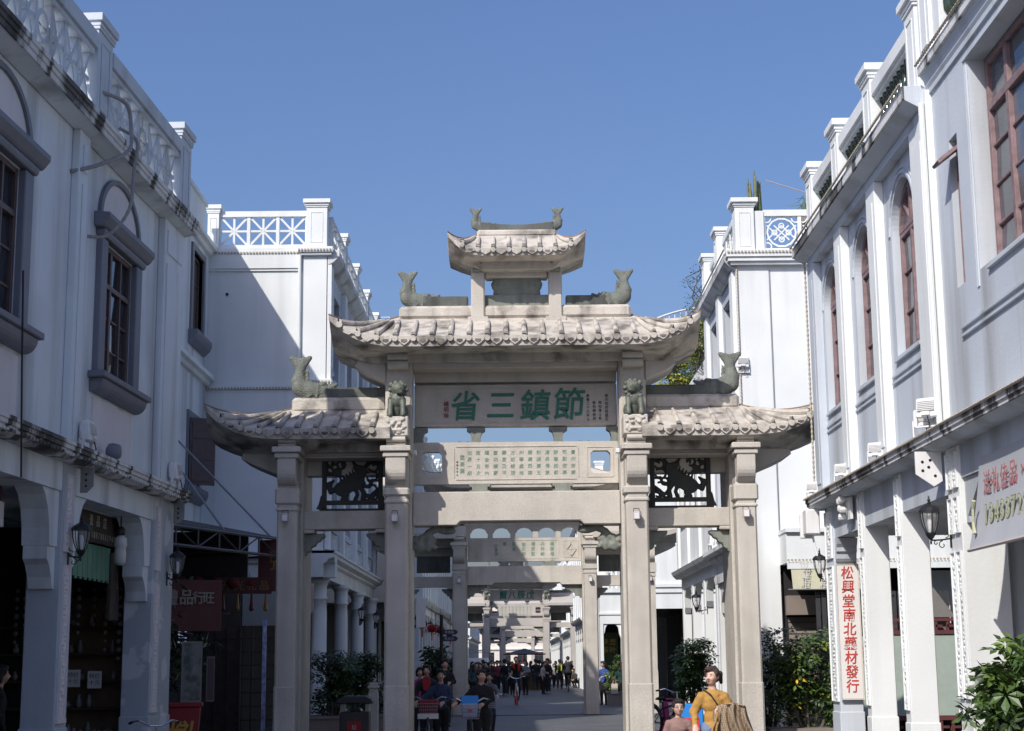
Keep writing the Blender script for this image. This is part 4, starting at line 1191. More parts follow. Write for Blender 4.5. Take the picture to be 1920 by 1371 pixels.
MB().box(-1.5, .85, -.015, .015, 0, .68).build('cloth', paint((.012, .012, .013)), t)
letters([('道', .32, .36, .50, .95)], -.018, .006, bold=.03, shear=.15).build('big_character', GOLD, t)
t = thing('shop_sign', 'pale sign strip ending in a 2 with red writing above at the left edge', 'sign', aw(-7.0, .54, 3.14), rz)
MB().box(-.9, 1.0, -.02, .02, 0, .28).build('board', SIGNW, t); MB().box(-.9, .9, -.02, .02, .282, .45).build('red_board', REDB, t)
letters([(c, .1 + .2*i, .14, .17) for i, c in enumerate('8372')], -.022, .004).build('number', BLACK, t)
letters([(c, -.1 + .22*i, .37, .14) for i, c in enumerate('瓷器茶具')], -.022, .004).build('lettering', paint((.55, .3, .25)), t)
m = floodlight(aw(-5.05, -.1, 4.12), rz, 'white floodlight on the shaded left cornice, nearer one', .95, 'floodlights on the shaded left cornice')
m = floodlight(aw(-.95, -.1, 4.12), rz, 'white floodlight on the shaded left cornice, at its far end', .95, 'floodlights on the shaded left cornice')
t = thing('ball_lamp', 'round grey spotlight standing on the shaded left cornice', 'spotlight', aw(-3.95, -.12, 4.12), rz)
MB().lathe([(.03, -.06), (.09, -.05), (.11, .03), (.10, .09), (.05, .12)], 10, (0, 0, .13), 'y').build('lamp_head', TRIM_D, t, smooth=True)
MB().box(-.02, .02, -.02, .02, 0, .08).build('stand', BLACK, t)
def conduit(pts, r, label):
    P = [Vector(p) for p in pts]; Q = []
    for i in range(len(P) - 1):
        p0, p1, p2, p3 = P[max(i-1, 0)], P[i], P[i+1], P[min(i+2, len(P)-1)]
        for k in range(10):
            t = k/10; Q.append(.5*((2*p1) + (p2-p0)*t + (2*p0-5*p1+4*p2-p3)*t*t + (3*p1-p0-3*p2+p3)*t**3))
    Q.append(P[-1]); o = MB().tube(Q, [r*(1 if i % 2 else .86) for i in range(len(Q))], 8).build('conduit', CONDUIT)
    return tag(o, label, 'cable conduit')
conduit([aw(-5.1, -.05, 8.62), aw(-4.6, -.28, 8.62), aw(-4.45, -.32, 8.3), aw(-4.7, -.36, 7.95), aw(-5.2, -.15, 7.62), aw(-5.5, .09, 7.45)], .027, 'ribbed grey conduit looping from the left parapet to the pilaster')
conduit([aw(-4.25, -.1, 8.42), aw(-4.05, -.28, 8.3), aw(-4.1, -.27, 7.9), aw(-4.35, -.30, 7.3), aw(-4.6, -.12, 6.9), aw(-4.85, .09, 6.82)], .024, 'long ribbed conduit hanging past the arched window hood')
o = MB().tube([aw(-8.0, -.3, 5.6), aw(-7.85, -.28, 4.6), aw(-7.7, -.27, 3.5)], .011, 5).build('wire', BLACK); tag(o, 'thin dark wire hanging in front of the left facade edge', 'wire')
# metal plate brackets under the cornice
for u in (-5.0, -.65):
    t = thing('metal_bracket', 'small white drilled metal bracket under the left cornice, %s' % ('above the near lantern' if u < -2 else 'above the far lantern'), 'bracket', aw(u, -.02, 3.62), rz)
    m = MB().prism([(-.16, .30), (0, .30), (0, 0), (-.08, 0), (-.16, .08)], 'x', -.01, .01); m.build('plate', CONDUIT, t)
    h = MB()
    for z in (.08, .15, .22): h.lathe([(.016, -.012), (.016, .012)], 6, (0, -.07, z), 'x')
    h.build('bolt_holes', BLACK, t)

# more goods: hanging strings, tags and a till counter in the left arcade
rq = random.Random(19)
for i in range(9):
    u, y = -1.0 - rq.uniform(0, .35), .55 + .19*i
    t = thing('hanging_ornament', 'string of small pale ornaments, number %s from the street, hanging in the left shop' % ('one', 'two', 'three', 'four', 'five', 'six', 'seven', 'eight', 'nine')[i], 'ornament', aw(u, y, 2.75), rz, 'ornament strings in the left shop')
    m = MB(); n = rq.randint(5, 9)
    for k in range(n): m.ball((rq.uniform(-.02, .02), 0, -.12*k - .1), rq.uniform(.022, .042), 6, 4)
    m.build('ornament_beads', rq.choice((CERAM, WOOD, GOLD, REDB)), t, kind='stuff'); MB().tube([(0, 0, 0), (0, 0, -.12*n)], .004, 3).build('string', BLACK, t)
for i, (u, y, z) in enumerate(((-1.0, .95, 1.28), (-1.02, 1.25, 1.3))):
    t = thing('price_card', '%s white price card with handwriting in the left shop' % ('left', 'right')[i], 'card', aw(u, y, z), rz - R(90))
    MB().box(-.10, .10, -.005, .005, 0, .24).build('card', SIGNW, t); letters([(c, -.04 + .08*(k % 2), .17 - .09*(k//2), .08) for k, c in enumerate('特价十元')], -.007, .003).build('writing', INK_D, t)
t = thing('goods_table', 'low table of pale wares at the foot of the left shop shelves', 'table', aw(-1.35, 1.2, 0), rz)
MB().box(-.3, .3, -.7, .7, .52, .56).build('tabletop', WOOD, t)
for x in (-.26, .26):
    for y in (-.65, .65): MB().box(x - .025, x + .025, y - .025, y + .025, 0, .52).build('leg', WOOD, t)
for k in range(14):
    o = mkobj('ceramic_jar', jar, loc=aw(-1.35 + rq.uniform(-.2, .2), 1.2 - .6 + .09*k, .56)); o.scale = (.8, .8, rq.uniform(.5, 1))
    tag(o, 'pale ware %s from the street end on the low table of the left shop' % ('first', 'second', 'third', 'fourth', 'fifth', 'sixth', 'seventh', 'eighth', 'ninth', 'tenth', 'eleventh', 'twelfth', 'thirteenth', 'last')[k], 'jar', 'pale wares on the low table')
# ---------------------------------------------------------------- right near shophouses
XR = 4.85
Rm = Matrix.Translation((XR, 25.5, 0)) @ Matrix.Rotation(R(-90), 4, 'Z')
def rw(u, y, z): return Rm @ Vector((u, y, z))
rzr = R(-90)
R1 = thing('shophouse', 'sunlit pale blue shophouse with three arched pink windows on the right', 'building', (XR, 25.5, 0), rzr, 'arcade shophouses lining the street')
D_ = .13
pil1 = [(0, .5), (2.15, 2.65), (4.4, 4.9), (6.85, 7.5)]
win1 = [(.62, 1.76), (2.92, 4.08), (5.22, 6.42)]
m = MB(); zb, zt, zs = 5.42, 7.62, 7.62 - .58
wall_rects(m, 0.02, 7.5, 4.12, 7.86, D_, D_ + .35, [(a, b, zb, zt) for a, b in win1])
for a, b in win1: arch_fill(m, a, b, zt - (b - a)/2, zt, D_ + .002, D_ + .34)
m.box(0.02, 7.5, .002, D_ + .35, 7.862, 8.0)
m.box(0.02, .35, D_ + .35, 9, 4.0, 8.3); m.box(0.02, 14, 9, 9.3, 0, 8.3); m.box(0.02, 7.5, .3, 9, 8.0, 8.2)
m.build('wall', BLUE, R1)
for a, b in pil1:
    m = MB().box(a, b, 0, D_ - .001, 4.12, 7.86); m.box(a + .1, b - .1, -.015, 0, 4.3, 7.6)
    m.build('pilaster', WHITE if a else BLUE, R1, bevel=.008)
for i, (a, b) in enumerate(win1):
    c = (a + b)/2; r = (b - a)/2
    for k, (dr, th) in enumerate(((.05, .04), (.115, .03))):
        m = MB()
        for q in range(16):
            t0, t1 = q/16*math.pi, (q+1)/16*math.pi
            m.prism([(c + rr*math.cos(t), zt - r + rr*math.sin(t)) for rr, t in ((r + dr, t0), (r + dr + th, t0), (r + dr + th, t1), (r + dr, t1))], 'y', D_ - .022 + .008*k, D_)
        m.build('arch_moulding', BLUE, R1)
    fr = window(R1, a + .02, b - .02, zb + .03, zt - r, D_ + .15, 2, 3, PINK, GLASS_L, th=.065)
    m = MB()                                                   # pink fan light under the arch
    y = D_ + .15; z0 = zt - r
    for q in range(14):
        t0, t1 = q/14*math.pi, (q+1)/14*math.pi
        m.prism([(c + rr*math.cos(t), z0 + rr*math.sin(t)) for rr, t in ((r - .075, t0), (r - .01, t0), (r - .01, t1), (r - .075, t1))], 'y', y - .05, y + .04)
    m.box(a + .03, b - .03, y - .055, y + .045, z0 + .001, z0 + .07); m.box(c - .035, c + .035, y - .051, y + .03, z0 + .07, zt - .08)
    for s in (-1, 1): m.prism([(c + s*.04, z0 + .07), (c + s*.07, z0 + .07), (c + s*(r*.72), z0 + r*.66), (c + s*(r*.72) - s*.04, z0 + r*.69)], 'y', y - .04, y + .02)
    tr = m.build('fan_light', PINK, fr)
    q = [(c + (r - .07)*math.cos(t/14*math.pi), z0 + (r - .07)*math.sin(t/14*math.pi)) for t in range(15)]
    MB().prism(q, 'y', y - .004, y + .004).build('pane', GLASS_L, fr)
    mm = MB()
    for z, e, p in ((5.37, .06, .04), (5.20, .36, .028), (5.12, .36, .028)):
        moulded(mm, a - e*.8, b + e*.8, [(D_, z), (D_ - p, z), (D_ - p, z - .03), (D_, z - .034)])
    mm.build('window_sill', BLUE, R1)
    MB().box(a - .05, b + .05, D_ + .352, D_ + .37, zb - .05, zt).build('curtain', paint((.30, .31, .33)), R1)
m = MB(); m.box(.02, 7.52, -.02, D_ + .3, 8.0, 8.2)
m.prism([(0, 7.98), (-.03, 7.98), (-.19, 8.07), (-.19, 8.24), (0, 8.24)], 'x', -.12, 7.5)
m.build('eave', BLUE, R1)
m = MB(); moulded(m, -.14, 7.5, [(-.192, 8.08), (-.215, 8.085), (-.215, 8.17), (-.205, 8.175), (-.205, 8.24), (-.192, 8.245)]); m.build('eave_edge', GRIME, R1)
rope(R1, [(7.5, -.235, 8.265), (-.16, -.235, 8.265), (-.16, -.06, 8.24), (-.05, -.03, 7.9), (-.035, -.03, 4.3)], .022, .08)
for u in (.30, 2.40, 4.65, 7.1):
    post(R1, u - .24, u + .24, .02, .38, 8.2, 9.52, WHITE, cap=.07)
bal = MB().lathe([(.06, 0), (.06, .06), (.035, .10), (.045, .16), (.085, .26), (.09, .36), (.06, .48), (.036, .58), (.034, .66), (.06, .70), (.06, .76)], 9).mesh('baluster', JADE, smooth=True)
for u0, u1 in ((.54, 2.16), (2.64, 4.41), (4.89, 6.86)):
    m = MB(); m.box(u0, u1, .04, .32, 9.06, 9.26); m.box(u0, u1, .08, .28, 9.0, 9.058); m.box(u0, u1, .04, .32, 8.2, 8.28)
    m.build('parapet_rail', WHITE, R1, bevel=.008)
    n = int((u1 - u0)/.19)
    for i in range(n):
        o = mkobj('baluster', bal, R1, loc=(u0 + (i + .5)*(u1 - u0)/n, .18, 8.28)); o.scale = (1, 1, .947)
m = MB(); moulded(m, -.12, 7.6, [(.42, 3.92), (-.05, 3.92), (-.138, 3.97), (-.138, 4.112), (.42, 4.118)]); m.build('cornice', BLUE, R1)
m = MB(); moulded(m, -.13, 7.6, [(-.14, 3.975), (-.15, 3.98), (-.15, 4.02), (-.17, 4.03), (-.17, 4.10), (-.14, 4.11)]); m.build('cornice_edge', GRIME, R1)
rope(R1, [(7.6, -.19, 4.10), (-.13, -.19, 4.10)], .02, .08)
gp1 = [(.15, .72), (2.62, 2.90), (4.85, 5.12)]
for i, (a, b) in enumerate(gp1):
    p = MB().box(a, b, .08, .43, 0, 3.92); p.box(a - .012, b + .012, .066, .444, 0, .8)
    p.build('pillar', WHITE if i else BLUE, R1, bevel=.01)
    for k, (z0, z1) in enumerate(((.95, 3.0), (3.12, 3.85))): relief_strip(R1, a + .05, b - .05, .08, z0, z1, WHITE, 20 + 3*i + k)
for a, b in ((.72, 2.62), (2.90, 4.85), (5.12, 7.35)):
    MB().box(a, b, .11, .40, 3.42, 3.92).build('beam', BLUE, R1)
MB().box(.1, 7.3, .42, 2.7, 3.5, 3.56).build('arcade_ceiling', WHITE, R1)
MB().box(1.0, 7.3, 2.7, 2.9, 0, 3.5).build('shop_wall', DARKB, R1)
m = MB()                                                       # curved bracket on the end pillar's camera side (faces +x here)
q = [(.722, 3.44), (.722, 3.05), (.80, 3.05), (.86, 3.12), (.88, 3.25), (.86, 3.41)]
q = [(.722, 3.41), (.722, 3.06), (.78, 3.06), (.81, 3.10), (.82, 3.18), (.86, 3.21), (.86, 3.27), (.90, 3.32), (.94, 3.41)]
m.prism([(x, z) for x, z in q], 'y', .10, .41); m.build('curved_bracket', BLUE, R1)
# ---- the nearest one, with the big window
R0 = thing('shophouse', 'nearest right shophouse with a large gridded pink window', 'building', tuple(rw(7.52, 0, 0)), rzr, 'arcade shophouses lining the street')
m = MB()
wall_rects(m, 0, 9.0, 4.12, 8.02, .10, .45, [(.68, 1.0, 5.62, 7.32), (1.55, 5.72, 5.62, 7.95)])
m.box(0, 9, .10, .45, 8.021, 8.3); m.box(0, 9, 9, 9.3, 0, 8.3); m.box(0, 9, .45, 9, 8.05, 8.3); m.box(0, .2, .45, 9, 0, 8)
m.build('wall', BLUE, R0)
MB().box(0.0, .10, .02, .098, 4.12, 8.15).build('corner_strip', WHITE, R0)
MB().tube([(.06, -.02, 8.0), (.06, -.02, 4.15)], .035, 8).build('rain_pipe', WHITE, R0)
fr = window(R0, 1.57, 5.70, 5.66, 7.93, .33, 6, 4, PINK, GLASS_L, transom=.55, th=.075)
window(R0, .69, .99, 5.64, 7.30, .22, 1, 4, PINK, GLASS_L, th=.04)
k = MB().box(-.0, .24, -.02, .02, -.42, 0); sa = k.build('open_sash', PINK, R0, bevel=.005); sa.location = (.73, .22, 7.25); sa.rotation_euler = (R(-52), 0, 0)
MB().box(.03, .21, -.026, -.0205, -.38, -.04).build('pane', GLASS_L, sa)
MB().box(2.0, 5.8, .452, .47, 5.6, 8.0).build('curtain', paint((.25, .26, .29)), R0)
mm = MB()
for k in range(3): mm.box(1.55 - .10 + .03*k, 1.55 - .085 + .03*k, .085 - .0*k, .10, 5.45, 7.96 - .0); 
for k in range(3): mm.box(1.45, 5.9, .07 + .012*k, .10, 7.955 + .03*k, 7.97 + .03*k)
mm.build('window_surround', BLUE, R0)
mm = MB()
for z, e, p in ((5.57, .22, .04), (5.16, .42, .03), (5.07, .42, .03)):
    moulded(mm, 2.12 - e - (.9 if e > .3 else 0), 5.72 + e, [(.10, z), (.10 - p, z), (.10 - p, z - .03), (.10, z - .034)])
mm.build('window_sill', BLUE, R0)
m = MB(); moulded(m, 0.02, 9, [(.10, 8.10), (.07, 8.10), (.07, 8.16), (.05, 8.20), (.04, 8.27), (.0, 8.33), (.0, 8.42), (.4, 8.44)]); m.build('eave', BLUE, R0)
m = MB(); moulded(m, 0.02, 9, [(-.002, 8.335), (-.03, 8.34), (-.03, 8.45), (-.002, 8.455)]); m.build('eave_edge', GRIME, R0)
rope(R0, [(0.0, -.05, 8.475), (9, -.05, 8.475)], .022, .08)
post(R0, .06, .52, -.0, .32, 8.46, 9.9, WHITE, cap=.07)
m = MB(); m.box(.52, 9, .02, .3, 9.30, 9.5); m.box(.52, 9, .02, .3, 8.46, 8.50); m.build('parapet_rail', WHITE, R0)
m = MB(); m.box(.52, .80, .04, .26, 8.50, 9.3); m.build('parapet_pier', WHITE, R0)
for i in range(16):
    mkobj('baluster', bal, R0, loc=(1.0 + .24*i, .15, 8.50)).scale = (1.25, 1.25, 1.05)
m = MB(); moulded(m, .08, 9, [(.42, 3.92), (-.05, 3.92), (-.138, 3.97), (-.138, 4.112), (.42, 4.118)]); m.build('cornice', BLUE, R0)
m = MB(); moulded(m, .08, 9, [(-.14, 3.975), (-.15, 3.98), (-.15, 4.02), (-.17, 4.03), (-.17, 4.10), (-.14, 4.11)]); m.build('cornice_edge', GRIME, R0)
rope(R0, [(.08, -.19, 4.10), (9, -.19, 4.10)], .02, .08)
p = MB().box(-.13, .34, .08, .58, 0, 3.92); p.box(-.145, .355, .066, .594, 0, .8); p.build('pillar', WHITE, R0, bevel=.01)
for k, (z0, z1) in enumerate(((.95, 1.05), (1.15, 2.75), (2.95, 3.35), (3.45, 3.85))):
    relief_strip(R0, -.10, .08, .08, z0, z1, WHITE, 50 + k); relief_strip(R0, .13, .31, .08, z0, z1, WHITE, 60 + k)
MB().box(.34, 5.0, .11, .5, 3.55, 3.92).build('beam', BLUE, R0)
m = MB().prism([(.342, 3.548), (.342, 3.05), (.46, 3.05), (.46, 3.10), (.40, 3.12), (.80, 3.40), (.95, 3.548)], 'y', .14, .46); m.build('curved_bracket', BLUE, R0)
MB().box(5.0, 5.45, .08, .58, 0, 3.92).build('pillar', WHITE, R0, bevel=.01)
MB().box(0, 9, .6, 2.7, 3.6, 3.66).build('arcade_ceiling', WHITE, R0)
MB().box(.6, 9, 2.7, 2.9, 0, 3.6).build('shop_wall', DARKB, R0)
MB().box(1.2, 1.3, 2.55, 2.695, 0, 2.9).box(2.4, 2.5, 2.55, 2.695, 0, 2.9).box(1.3, 2.4, 2.55, 2.695, 2.8, 2.9).build('shop_door_frame', WOOD, R0)
t = thing('rain_pipe', 'thick cream rain pipe standing behind the near right pillar', 'pipe', tuple(rw(8.05, .85, 0)), rzr)
MB().lathe([(.075, 0), (.075, 3.58)], 14).build('pipe', CREAM, t, smooth=True)
MB().lathe([(.082, 2.9), (.09, 2.91), (.09, 2.99), (.082, 3.0)], 14).lathe([(.082, 1.4), (.09, 1.41), (.09, 1.49), (.082, 1.5)], 14).build('pipe_collars', CREAM, t)
t = thing('shop_sign', 'red painted shop board inside the nearest right arcade', 'sign', tuple(rw(9.6, 2.6, 2.2)), rzr)
MB().box(-.9, .9, -.04, .04, 0, .8).build('board', REDB, t, bevel=.01)
MB().box(-.9, .9, -.045, .045, -.08, -.002).build('sill_rail', CREAM, t)
# tarpaulin sign across the opening
t = thing('banner', 'grey tarpaulin shop banner with red writing and a phone number', 'banner', tuple(rw(8.72, .10, 2.70)), rzr)
m = MB()
m.grid(lambda u, v: (lerp(-.13, 4.0, u), .012*math.sin(u*9)*math.sin(v*3) - .16*(1 - v)**1.5, v*.98 + (.02*math.sin(u*7))*(v < .01)), 30, 8)
m.build('cloth', TARP, t, smooth=True, recalc=False)
MB().tube([(-.15, -.16, 0), (4.0, -.16, 0)], .02, 6).build('bottom_pole', paint((.5, .45, .42)), t)
letters([(c, .28 + .29*i, .68, .26) for i, c in enumerate('送礼佳品，茶叶陈皮')], -.05, .004, bold=.004, shear=.1).build('red_writing', paint((.46, .17, .17)), t)
letters([(c, .36 + .185*i, .335, .27) for i, c in enumerate('13433723621')], -.103, .004, bold=.05, shear=.08).build('number_outline', LIMED, t)['kind'] = 'stuff'
letters([(c, .36 + .185*i, .335, .27) for i, c in enumerate('13433723621')], -.108, .004, bold=.015, shear=.08).build('phone_number', LIME, t)['kind'] = 'stuff'
k = MB().tube([(.11, -.15, .5), (.06, -.15, .42), (.04, -.15, .28), (.08, -.15, .16)], [.022, .014, .014, .022], 6); k.build('phone_symbol', LIME, t)
# vertical shop sign on the end pillar
t = thing('vertical_sign', 'tall white sign board with red vertical characters on the right arcade pillar', 'sign', tuple(rw(.755, .26, .99)), 0)
MB().box(-.165, .165, -.03, 0, 0, 2.02).build('board', SIGNW, t, bevel=.008)
letters([(c, 0, 1.90 - .213*i, .21, .95) for i, c in enumerate('松興堂南北藥材發行')], -.033, .008, bold=.010, shear=.08).build('red_characters', RED, t)
fr = MB().box(-.175, -.165, -.04, 0, 0, 2.02).box(.165, .175, -.04, 0, 0, 2.02).box(-.175, .175, -.04, 0, 2.021, 2.031).box(-.175, .175, -.04, 0, -.011, -.001); fr.build('sign_frame', CREAM, t)
lantern(tuple(rw(.08, .2, 2.95)), rzr, 'black wall lantern at the far corner of the sunlit right shophouse', .95, .26)
lantern(tuple(rw(7.42, .08, 3.02)), rzr, 'black wall lantern on the broad near right pillar', 1.0, .26)
for u, s, w in ((-.02, 0.68, 'farthest of the row, at the shophouse corner'), (2.3, .7, 'second from the shophouse corner'), (4.55, .72, 'third from the shophouse corner')):
    floodlight(tuple(rw(u, -.06, 4.12)), R(-30), 'white floodlight on the right cornice, ' + w, s, 'floodlights on the right cornice')
floodlight(tuple(rw(7.15, -.08, 4.12)), R(-20), 'left and lower one of the paired white floodlights on the right cornice', .8, 'floodlights on the right cornice')
floodlight(tuple(rw(7.48, -.12, 4.19)), R(-35), 'right and higher one of the paired white floodlights on the right cornice', .84, 'floodlights on the right cornice')
t = thing('junction_box', 'white equipment box hung under the cornice at the right shophouse corner', 'box', tuple(rw(.1, -.12, 3.52)), rzr)
MB().box(-.16, .16, -.12, .10, 0, .40).build('box', LAMPW, t, bevel=.02)
MB().box(-.22, -.165, -.16, .06, -.04, .34).build('side_panel', LAMPW, t, bevel=.01)
MB().tube([(0, .0, -.002), (.02, .05, -.3), (.02, .16, -.7)], .018, 6).build('cable', LAMPW, t)
t = thing('speaker_cluster', 'cluster of small round white spotlights under the right cornice', 'spotlights', tuple(rw(2.1, .0, 3.6)), rzr)
MB().box(-.02, .25, .02, .06, -.02, .30).build('plate', LAMPW, t)
for i, (a, z) in enumerate(((-.05, .26), (.08, .28), (.0, .15), (.12, .12), (.03, .02))):
    MB().lathe([(.02, 0), (.045, -.03), (.05, -.10), (.03, -.11)], 8, (a, -.0, z), 'y').build('spotlight', LAMPW, t)
t = thing('metal_bracket', 'white drilled bracket plate under the right cornice beside the broad pillar', 'bracket', tuple(rw(7.25, -.02, 3.52)), rzr)
MB().prism([(-.22, .40), (.08, .40), (.08, .06), (-.02, 0), (-.22, .14)], 'x', -.015, .015).build('plate', LAMPW, t)
for y, z in ((-.14, .28), (-.07, .22), (-.14, .18), (.0, .12), (-.05, .3)): MB().lathe([(.018, -.018), (.018, .018)], 8, (0, y, z), 'x').build('bolt_hole', BLACK, t)
# ---------------------------------------------------------------- buildings beyond the near ones (parts placed in world directions from the building's corner)
def rot_part(o, loc, deg):
    o.matrix_local = Matrix.Translation(loc) @ Matrix.Rotation(R(deg), 4, 'Z'); return o

def panel_rail(parent, a, b, z0, z1, axis, fixed, n, kind, mat):
    """parapet bay between posts: frame plus openwork; axis 'x' faces -y, axis 'y' faces the street"""
    m = MB(); L = b - a
    m.box(a, b, -.07, .07, z0, z0 + .10); m.box(a, b, -.07, .07, z1 - .14, z1)
    fr = m.build('parapet_rail', mat, parent)
    w = L / n; za, zc = z0 + .10, z1 - .14; zm = (za + zc)/2
    for i in range(n):
        k = MB(); x0 = a + i*w; c = x0 + w/2
        k.box(x0 if i else a, x0 + .04, -.05, .05, za, zc); k.box(x0 + w - .04, x0 + w, -.05, .05, za, zc)
        if kind == 'star':
            k.box(c - .025, c + .025, -.03, .03, za, zc); k.box(x0 + .04, x0 + w - .04, -.028, .028, zm - .025, zm + .025)
            for s in (-1, 1):
                e, f = Vector((c - s*(w/2 - .03), za)), Vector((c + s*(w/2 - .03), zc)); nn = (f - e).normalized(); nn = Vector((-nn.y, nn.x))*.024
                k.prism([tuple(e - nn), tuple(f - nn), tuple(f + nn), tuple(e + nn)], 'y', -.026 + .002*s, .026 + .002*s)
        else:
            def ring(cx, cz, r, t=.018, n=14, y=.02):
                for j in range(n):
                    t0, t1 = j/n*2*math.pi, (j+1)/n*2*math.pi
                    k.prism([(cx + q*math.cos(u), cz + q*math.sin(u)) for q, u in ((r - t, t0), (r + t, t0), (r + t, t1), (r - t, t1))], 'y', -y, y)
            h = (zc - za)/2
            ring(c, zm, h*.86, y=.03)
            for s in (-1, 1):
                for q in (-1, 1): ring(c + s*(w/2 - .08), zm + q*(h - .05), .09, .014, 10, .022)
                ring(c + s*h*.42, zm, .055, .013, 10, .024); ring(c, zm + s*h*.42, .055, .013, 10, .023)
                for d in (-.16, 0, .16):
                    e, f = Vector((c + d - s*h*.45, zm - h*.45)), Vector((c + d + s*h*.45, zm + h*.45)); nn = (f - e).normalized(); nn = Vector((-nn.y, nn.x))*.014
                    k.prism([tuple(e - nn), tuple(f - nn), tuple(f + nn), tuple(e + nn)], 'y', -.018 + .003*s, .018 + .003*s)
        k.build('openwork', mat, fr)
    rot_part(fr, fixed, 0 if axis == 'x' else 90)
    return fr

def bead_line(parent, a, b, y, z, step=.075):
    m = MB(); x = a
    while x < b:
        m.box(x, x + step*.55, y - .03, y, z - .022, z + .022); x += step
    return m.build('bead_line', ROPE, parent, kind='stuff')

# ---- left: tall white house with a sunlit end wall, 37 m off
Bh = thing('shophouse', 'tall white three-storey house whose end wall is half in diagonal shadow', 'building', (-4.4, 37.3, 0), 0, 'arcade shophouses lining the street')
W = -2.85                                                     # end wall from W to 0
m = MB()
m.box(W, -.58, .04, .4, 3.9, 11.35); m.box(-.58, -.02, 0, .4, 3.9, 11.35)
m.box(W - 7, W, 13.2, 13.5, 0, 11.35); m.box(W - 7, W - 6.7, -13, 13.2, 0, 11.35); m.box(W - 7, 0, .4, 13.4, 11.1, 11.35); m.box(W - 7, W - .3, -13, .4, 11.1, 11.35)
m.box(W - 7, 0, 13.2, 13.5, 3.9, 11.1)
m.box(W - 7, W, -13.3, -13, 0, 11.35)
m.build('wall', WHITE, Bh)
# recessed facade (left of the end wall), with shuttered windows
m = MB()
h2 = [(a, b, z0, z1) for a, b in ((-1.95, -.75), (-6.2, -4.9)) for z0, z1 in ((9.0, 10.9), (5.5, 7.05))]
wall_rects(m, -13, .04, 0, 11.35, 0, .3, h2)
wl = m.build('wall', BLUE2, Bh); rot_part(wl, (W, 0, 0), 90)
for a, b, z0, z1 in h2:
    fr = window(Bh, a, b, z0, z1, .12, 2, 3, BROWN, DARKB, transom=.0, th=.07); rot_part(fr, (W, 0, 0), 90)
    m = MB(); m.box(a - .16, a, -.05, .1, z0, z1); m.box(b, b + .16, -.05, .1, z0, z1); m.box(a - .16, b + .16, -.05, .1, z1, z1 + .14)
    rot_part(m.build('window_surround', TRIM_D, Bh), (W, 0, 0), 90)
    m = MB(); moulded(m, a - .26, b + .26, [(0, z0 - .002), (-.22, z0 - .002), (-.22, z0 - .1), (-.18, z0 - .2), (-.06, z0 - .32), (0, z0 - .32)])
    rot_part(m.build('window_sill', TRIM_D, Bh), (W, 0, 0), 90)
sh = MB().box(0, .62, -.03, .03, 0, 1.5)
for i in range(3): sh.box(.06, .56, -.045, -.031, .08 + .48*i, .48 + .48*i)
s_ = sh.build('open_shutter', BROWN, Bh); s_.location = (W + .05, -2.0, 5.52); s_.rotation_euler = (0, 0, R(35))
for z in (8.05, 11.2):
    m = MB(); moulded(m, -13, -.0, [(0, z), (-.08, z + .02), (-.12, z + .1), (-.2, z + .14), (-.2, z + .24), (0, z + .26)]); rot_part(m.build('cornice', WHITE, Bh), (W, 0, 0), 90)
m = MB().box(-13, -.5, .0, .2, 11.45, 12.3); m.box(-13, -.5, -.05, .25, 12.3, 12.4); rot_part(m.build('parapet_wall', WHITE, Bh), (W, 0, 0), 90)
# end wall trims
m = MB()
m.box(W, -.62, -.03, .04, 10.92, 11.35); m.box(W, -.62, .0, .04, 10.86, 10.92)
m.build('string_course', WHITE, Bh)
MB().box(W, -.60, .0, .04, 7.42, 7.975).box(W, -.62, -.04, .04, 7.978, 8.08).build('string_course', WHITE, Bh)
bead_line(Bh, W, -.62, -.031, 11.30); bead_line(Bh, W, -.62, -.041, 8.0)
m = MB()
for z in (11.22, 8.0):
    m.box(-.66, .10, -.10, .4, z, z + .06); m.box(-.70, .14, -.14, .4, z + .06, z + .2)
m.build('pilaster_cap', WHITE, Bh, bevel=.01)
bead_line(Bh, -.70, .14, -.142, 11.34); bead_line(Bh, -.70, .14, -.142, 8.13)
MB().tube([(-.66, -.06, 11.2), (-.64, -.05, 4.2)], .04, 8).build('rain_pipe', WHITE, Bh)
MB().lathe([(.035, -.0), (.035, .05)], 8, (-2.4, .0, 10.3), 'y').lathe([(.035, 0), (.035, .05)], 8, (-2.42, .0, 6.75), 'y').build('pipe_hole', DARK, Bh)
post(Bh, -.52, -.02, -.02, .40, 11.42, 12.62, WHITE, cap=.08)
post(Bh, W - .05, W + .22, -.02, .30, 11.42, 12.50, WHITE, cap=.06)
MB().box(W, 0, -.02, .42, 11.35, 11.42).build('parapet_base', WHITE, Bh)
panel_rail(Bh, 0, -.52 - W - .22, 11.42, 12.36, 'x', (W + .22, .12, 0), 3, 'star', WHITE)
# street facade
m = MB(); hs = []
for i in range(4): hs += [(1.2 + 3.2*i, 2.35 + 3.2*i, 8.5, 10.5), (1.2 + 3.2*i, 2.35 + 3.2*i, 4.9, 7.0)]
wall_rects(m, .4, 13.2, 3.9, 11.1, 0, .3, hs)
wl = m.build('wall', BLUE, Bh); rot_part(wl, (0, 0, 0), 90)
for a, b, z0, z1 in hs:
    fr = window(Bh, a, b, z0, z1, .14, 2, 2, BROWN, GLASS, th=.06); rot_part(fr, (0, 0, 0), 90)
    m = MB(); m.box(a - .1, a, -.03, .0, z0 - .1, z1 + .1); m.box(b, b + .1, -.03, .0, z0 - .1, z1 + .1); m.box(a, b, -.03, 0, z1, z1 + .1); m.box(a - .15, b + .15, -.06, .0, z0 - .2, z0 - .1)
    rot_part(m.build('window_surround', BLUE, Bh), (0, 0, 0), 90)
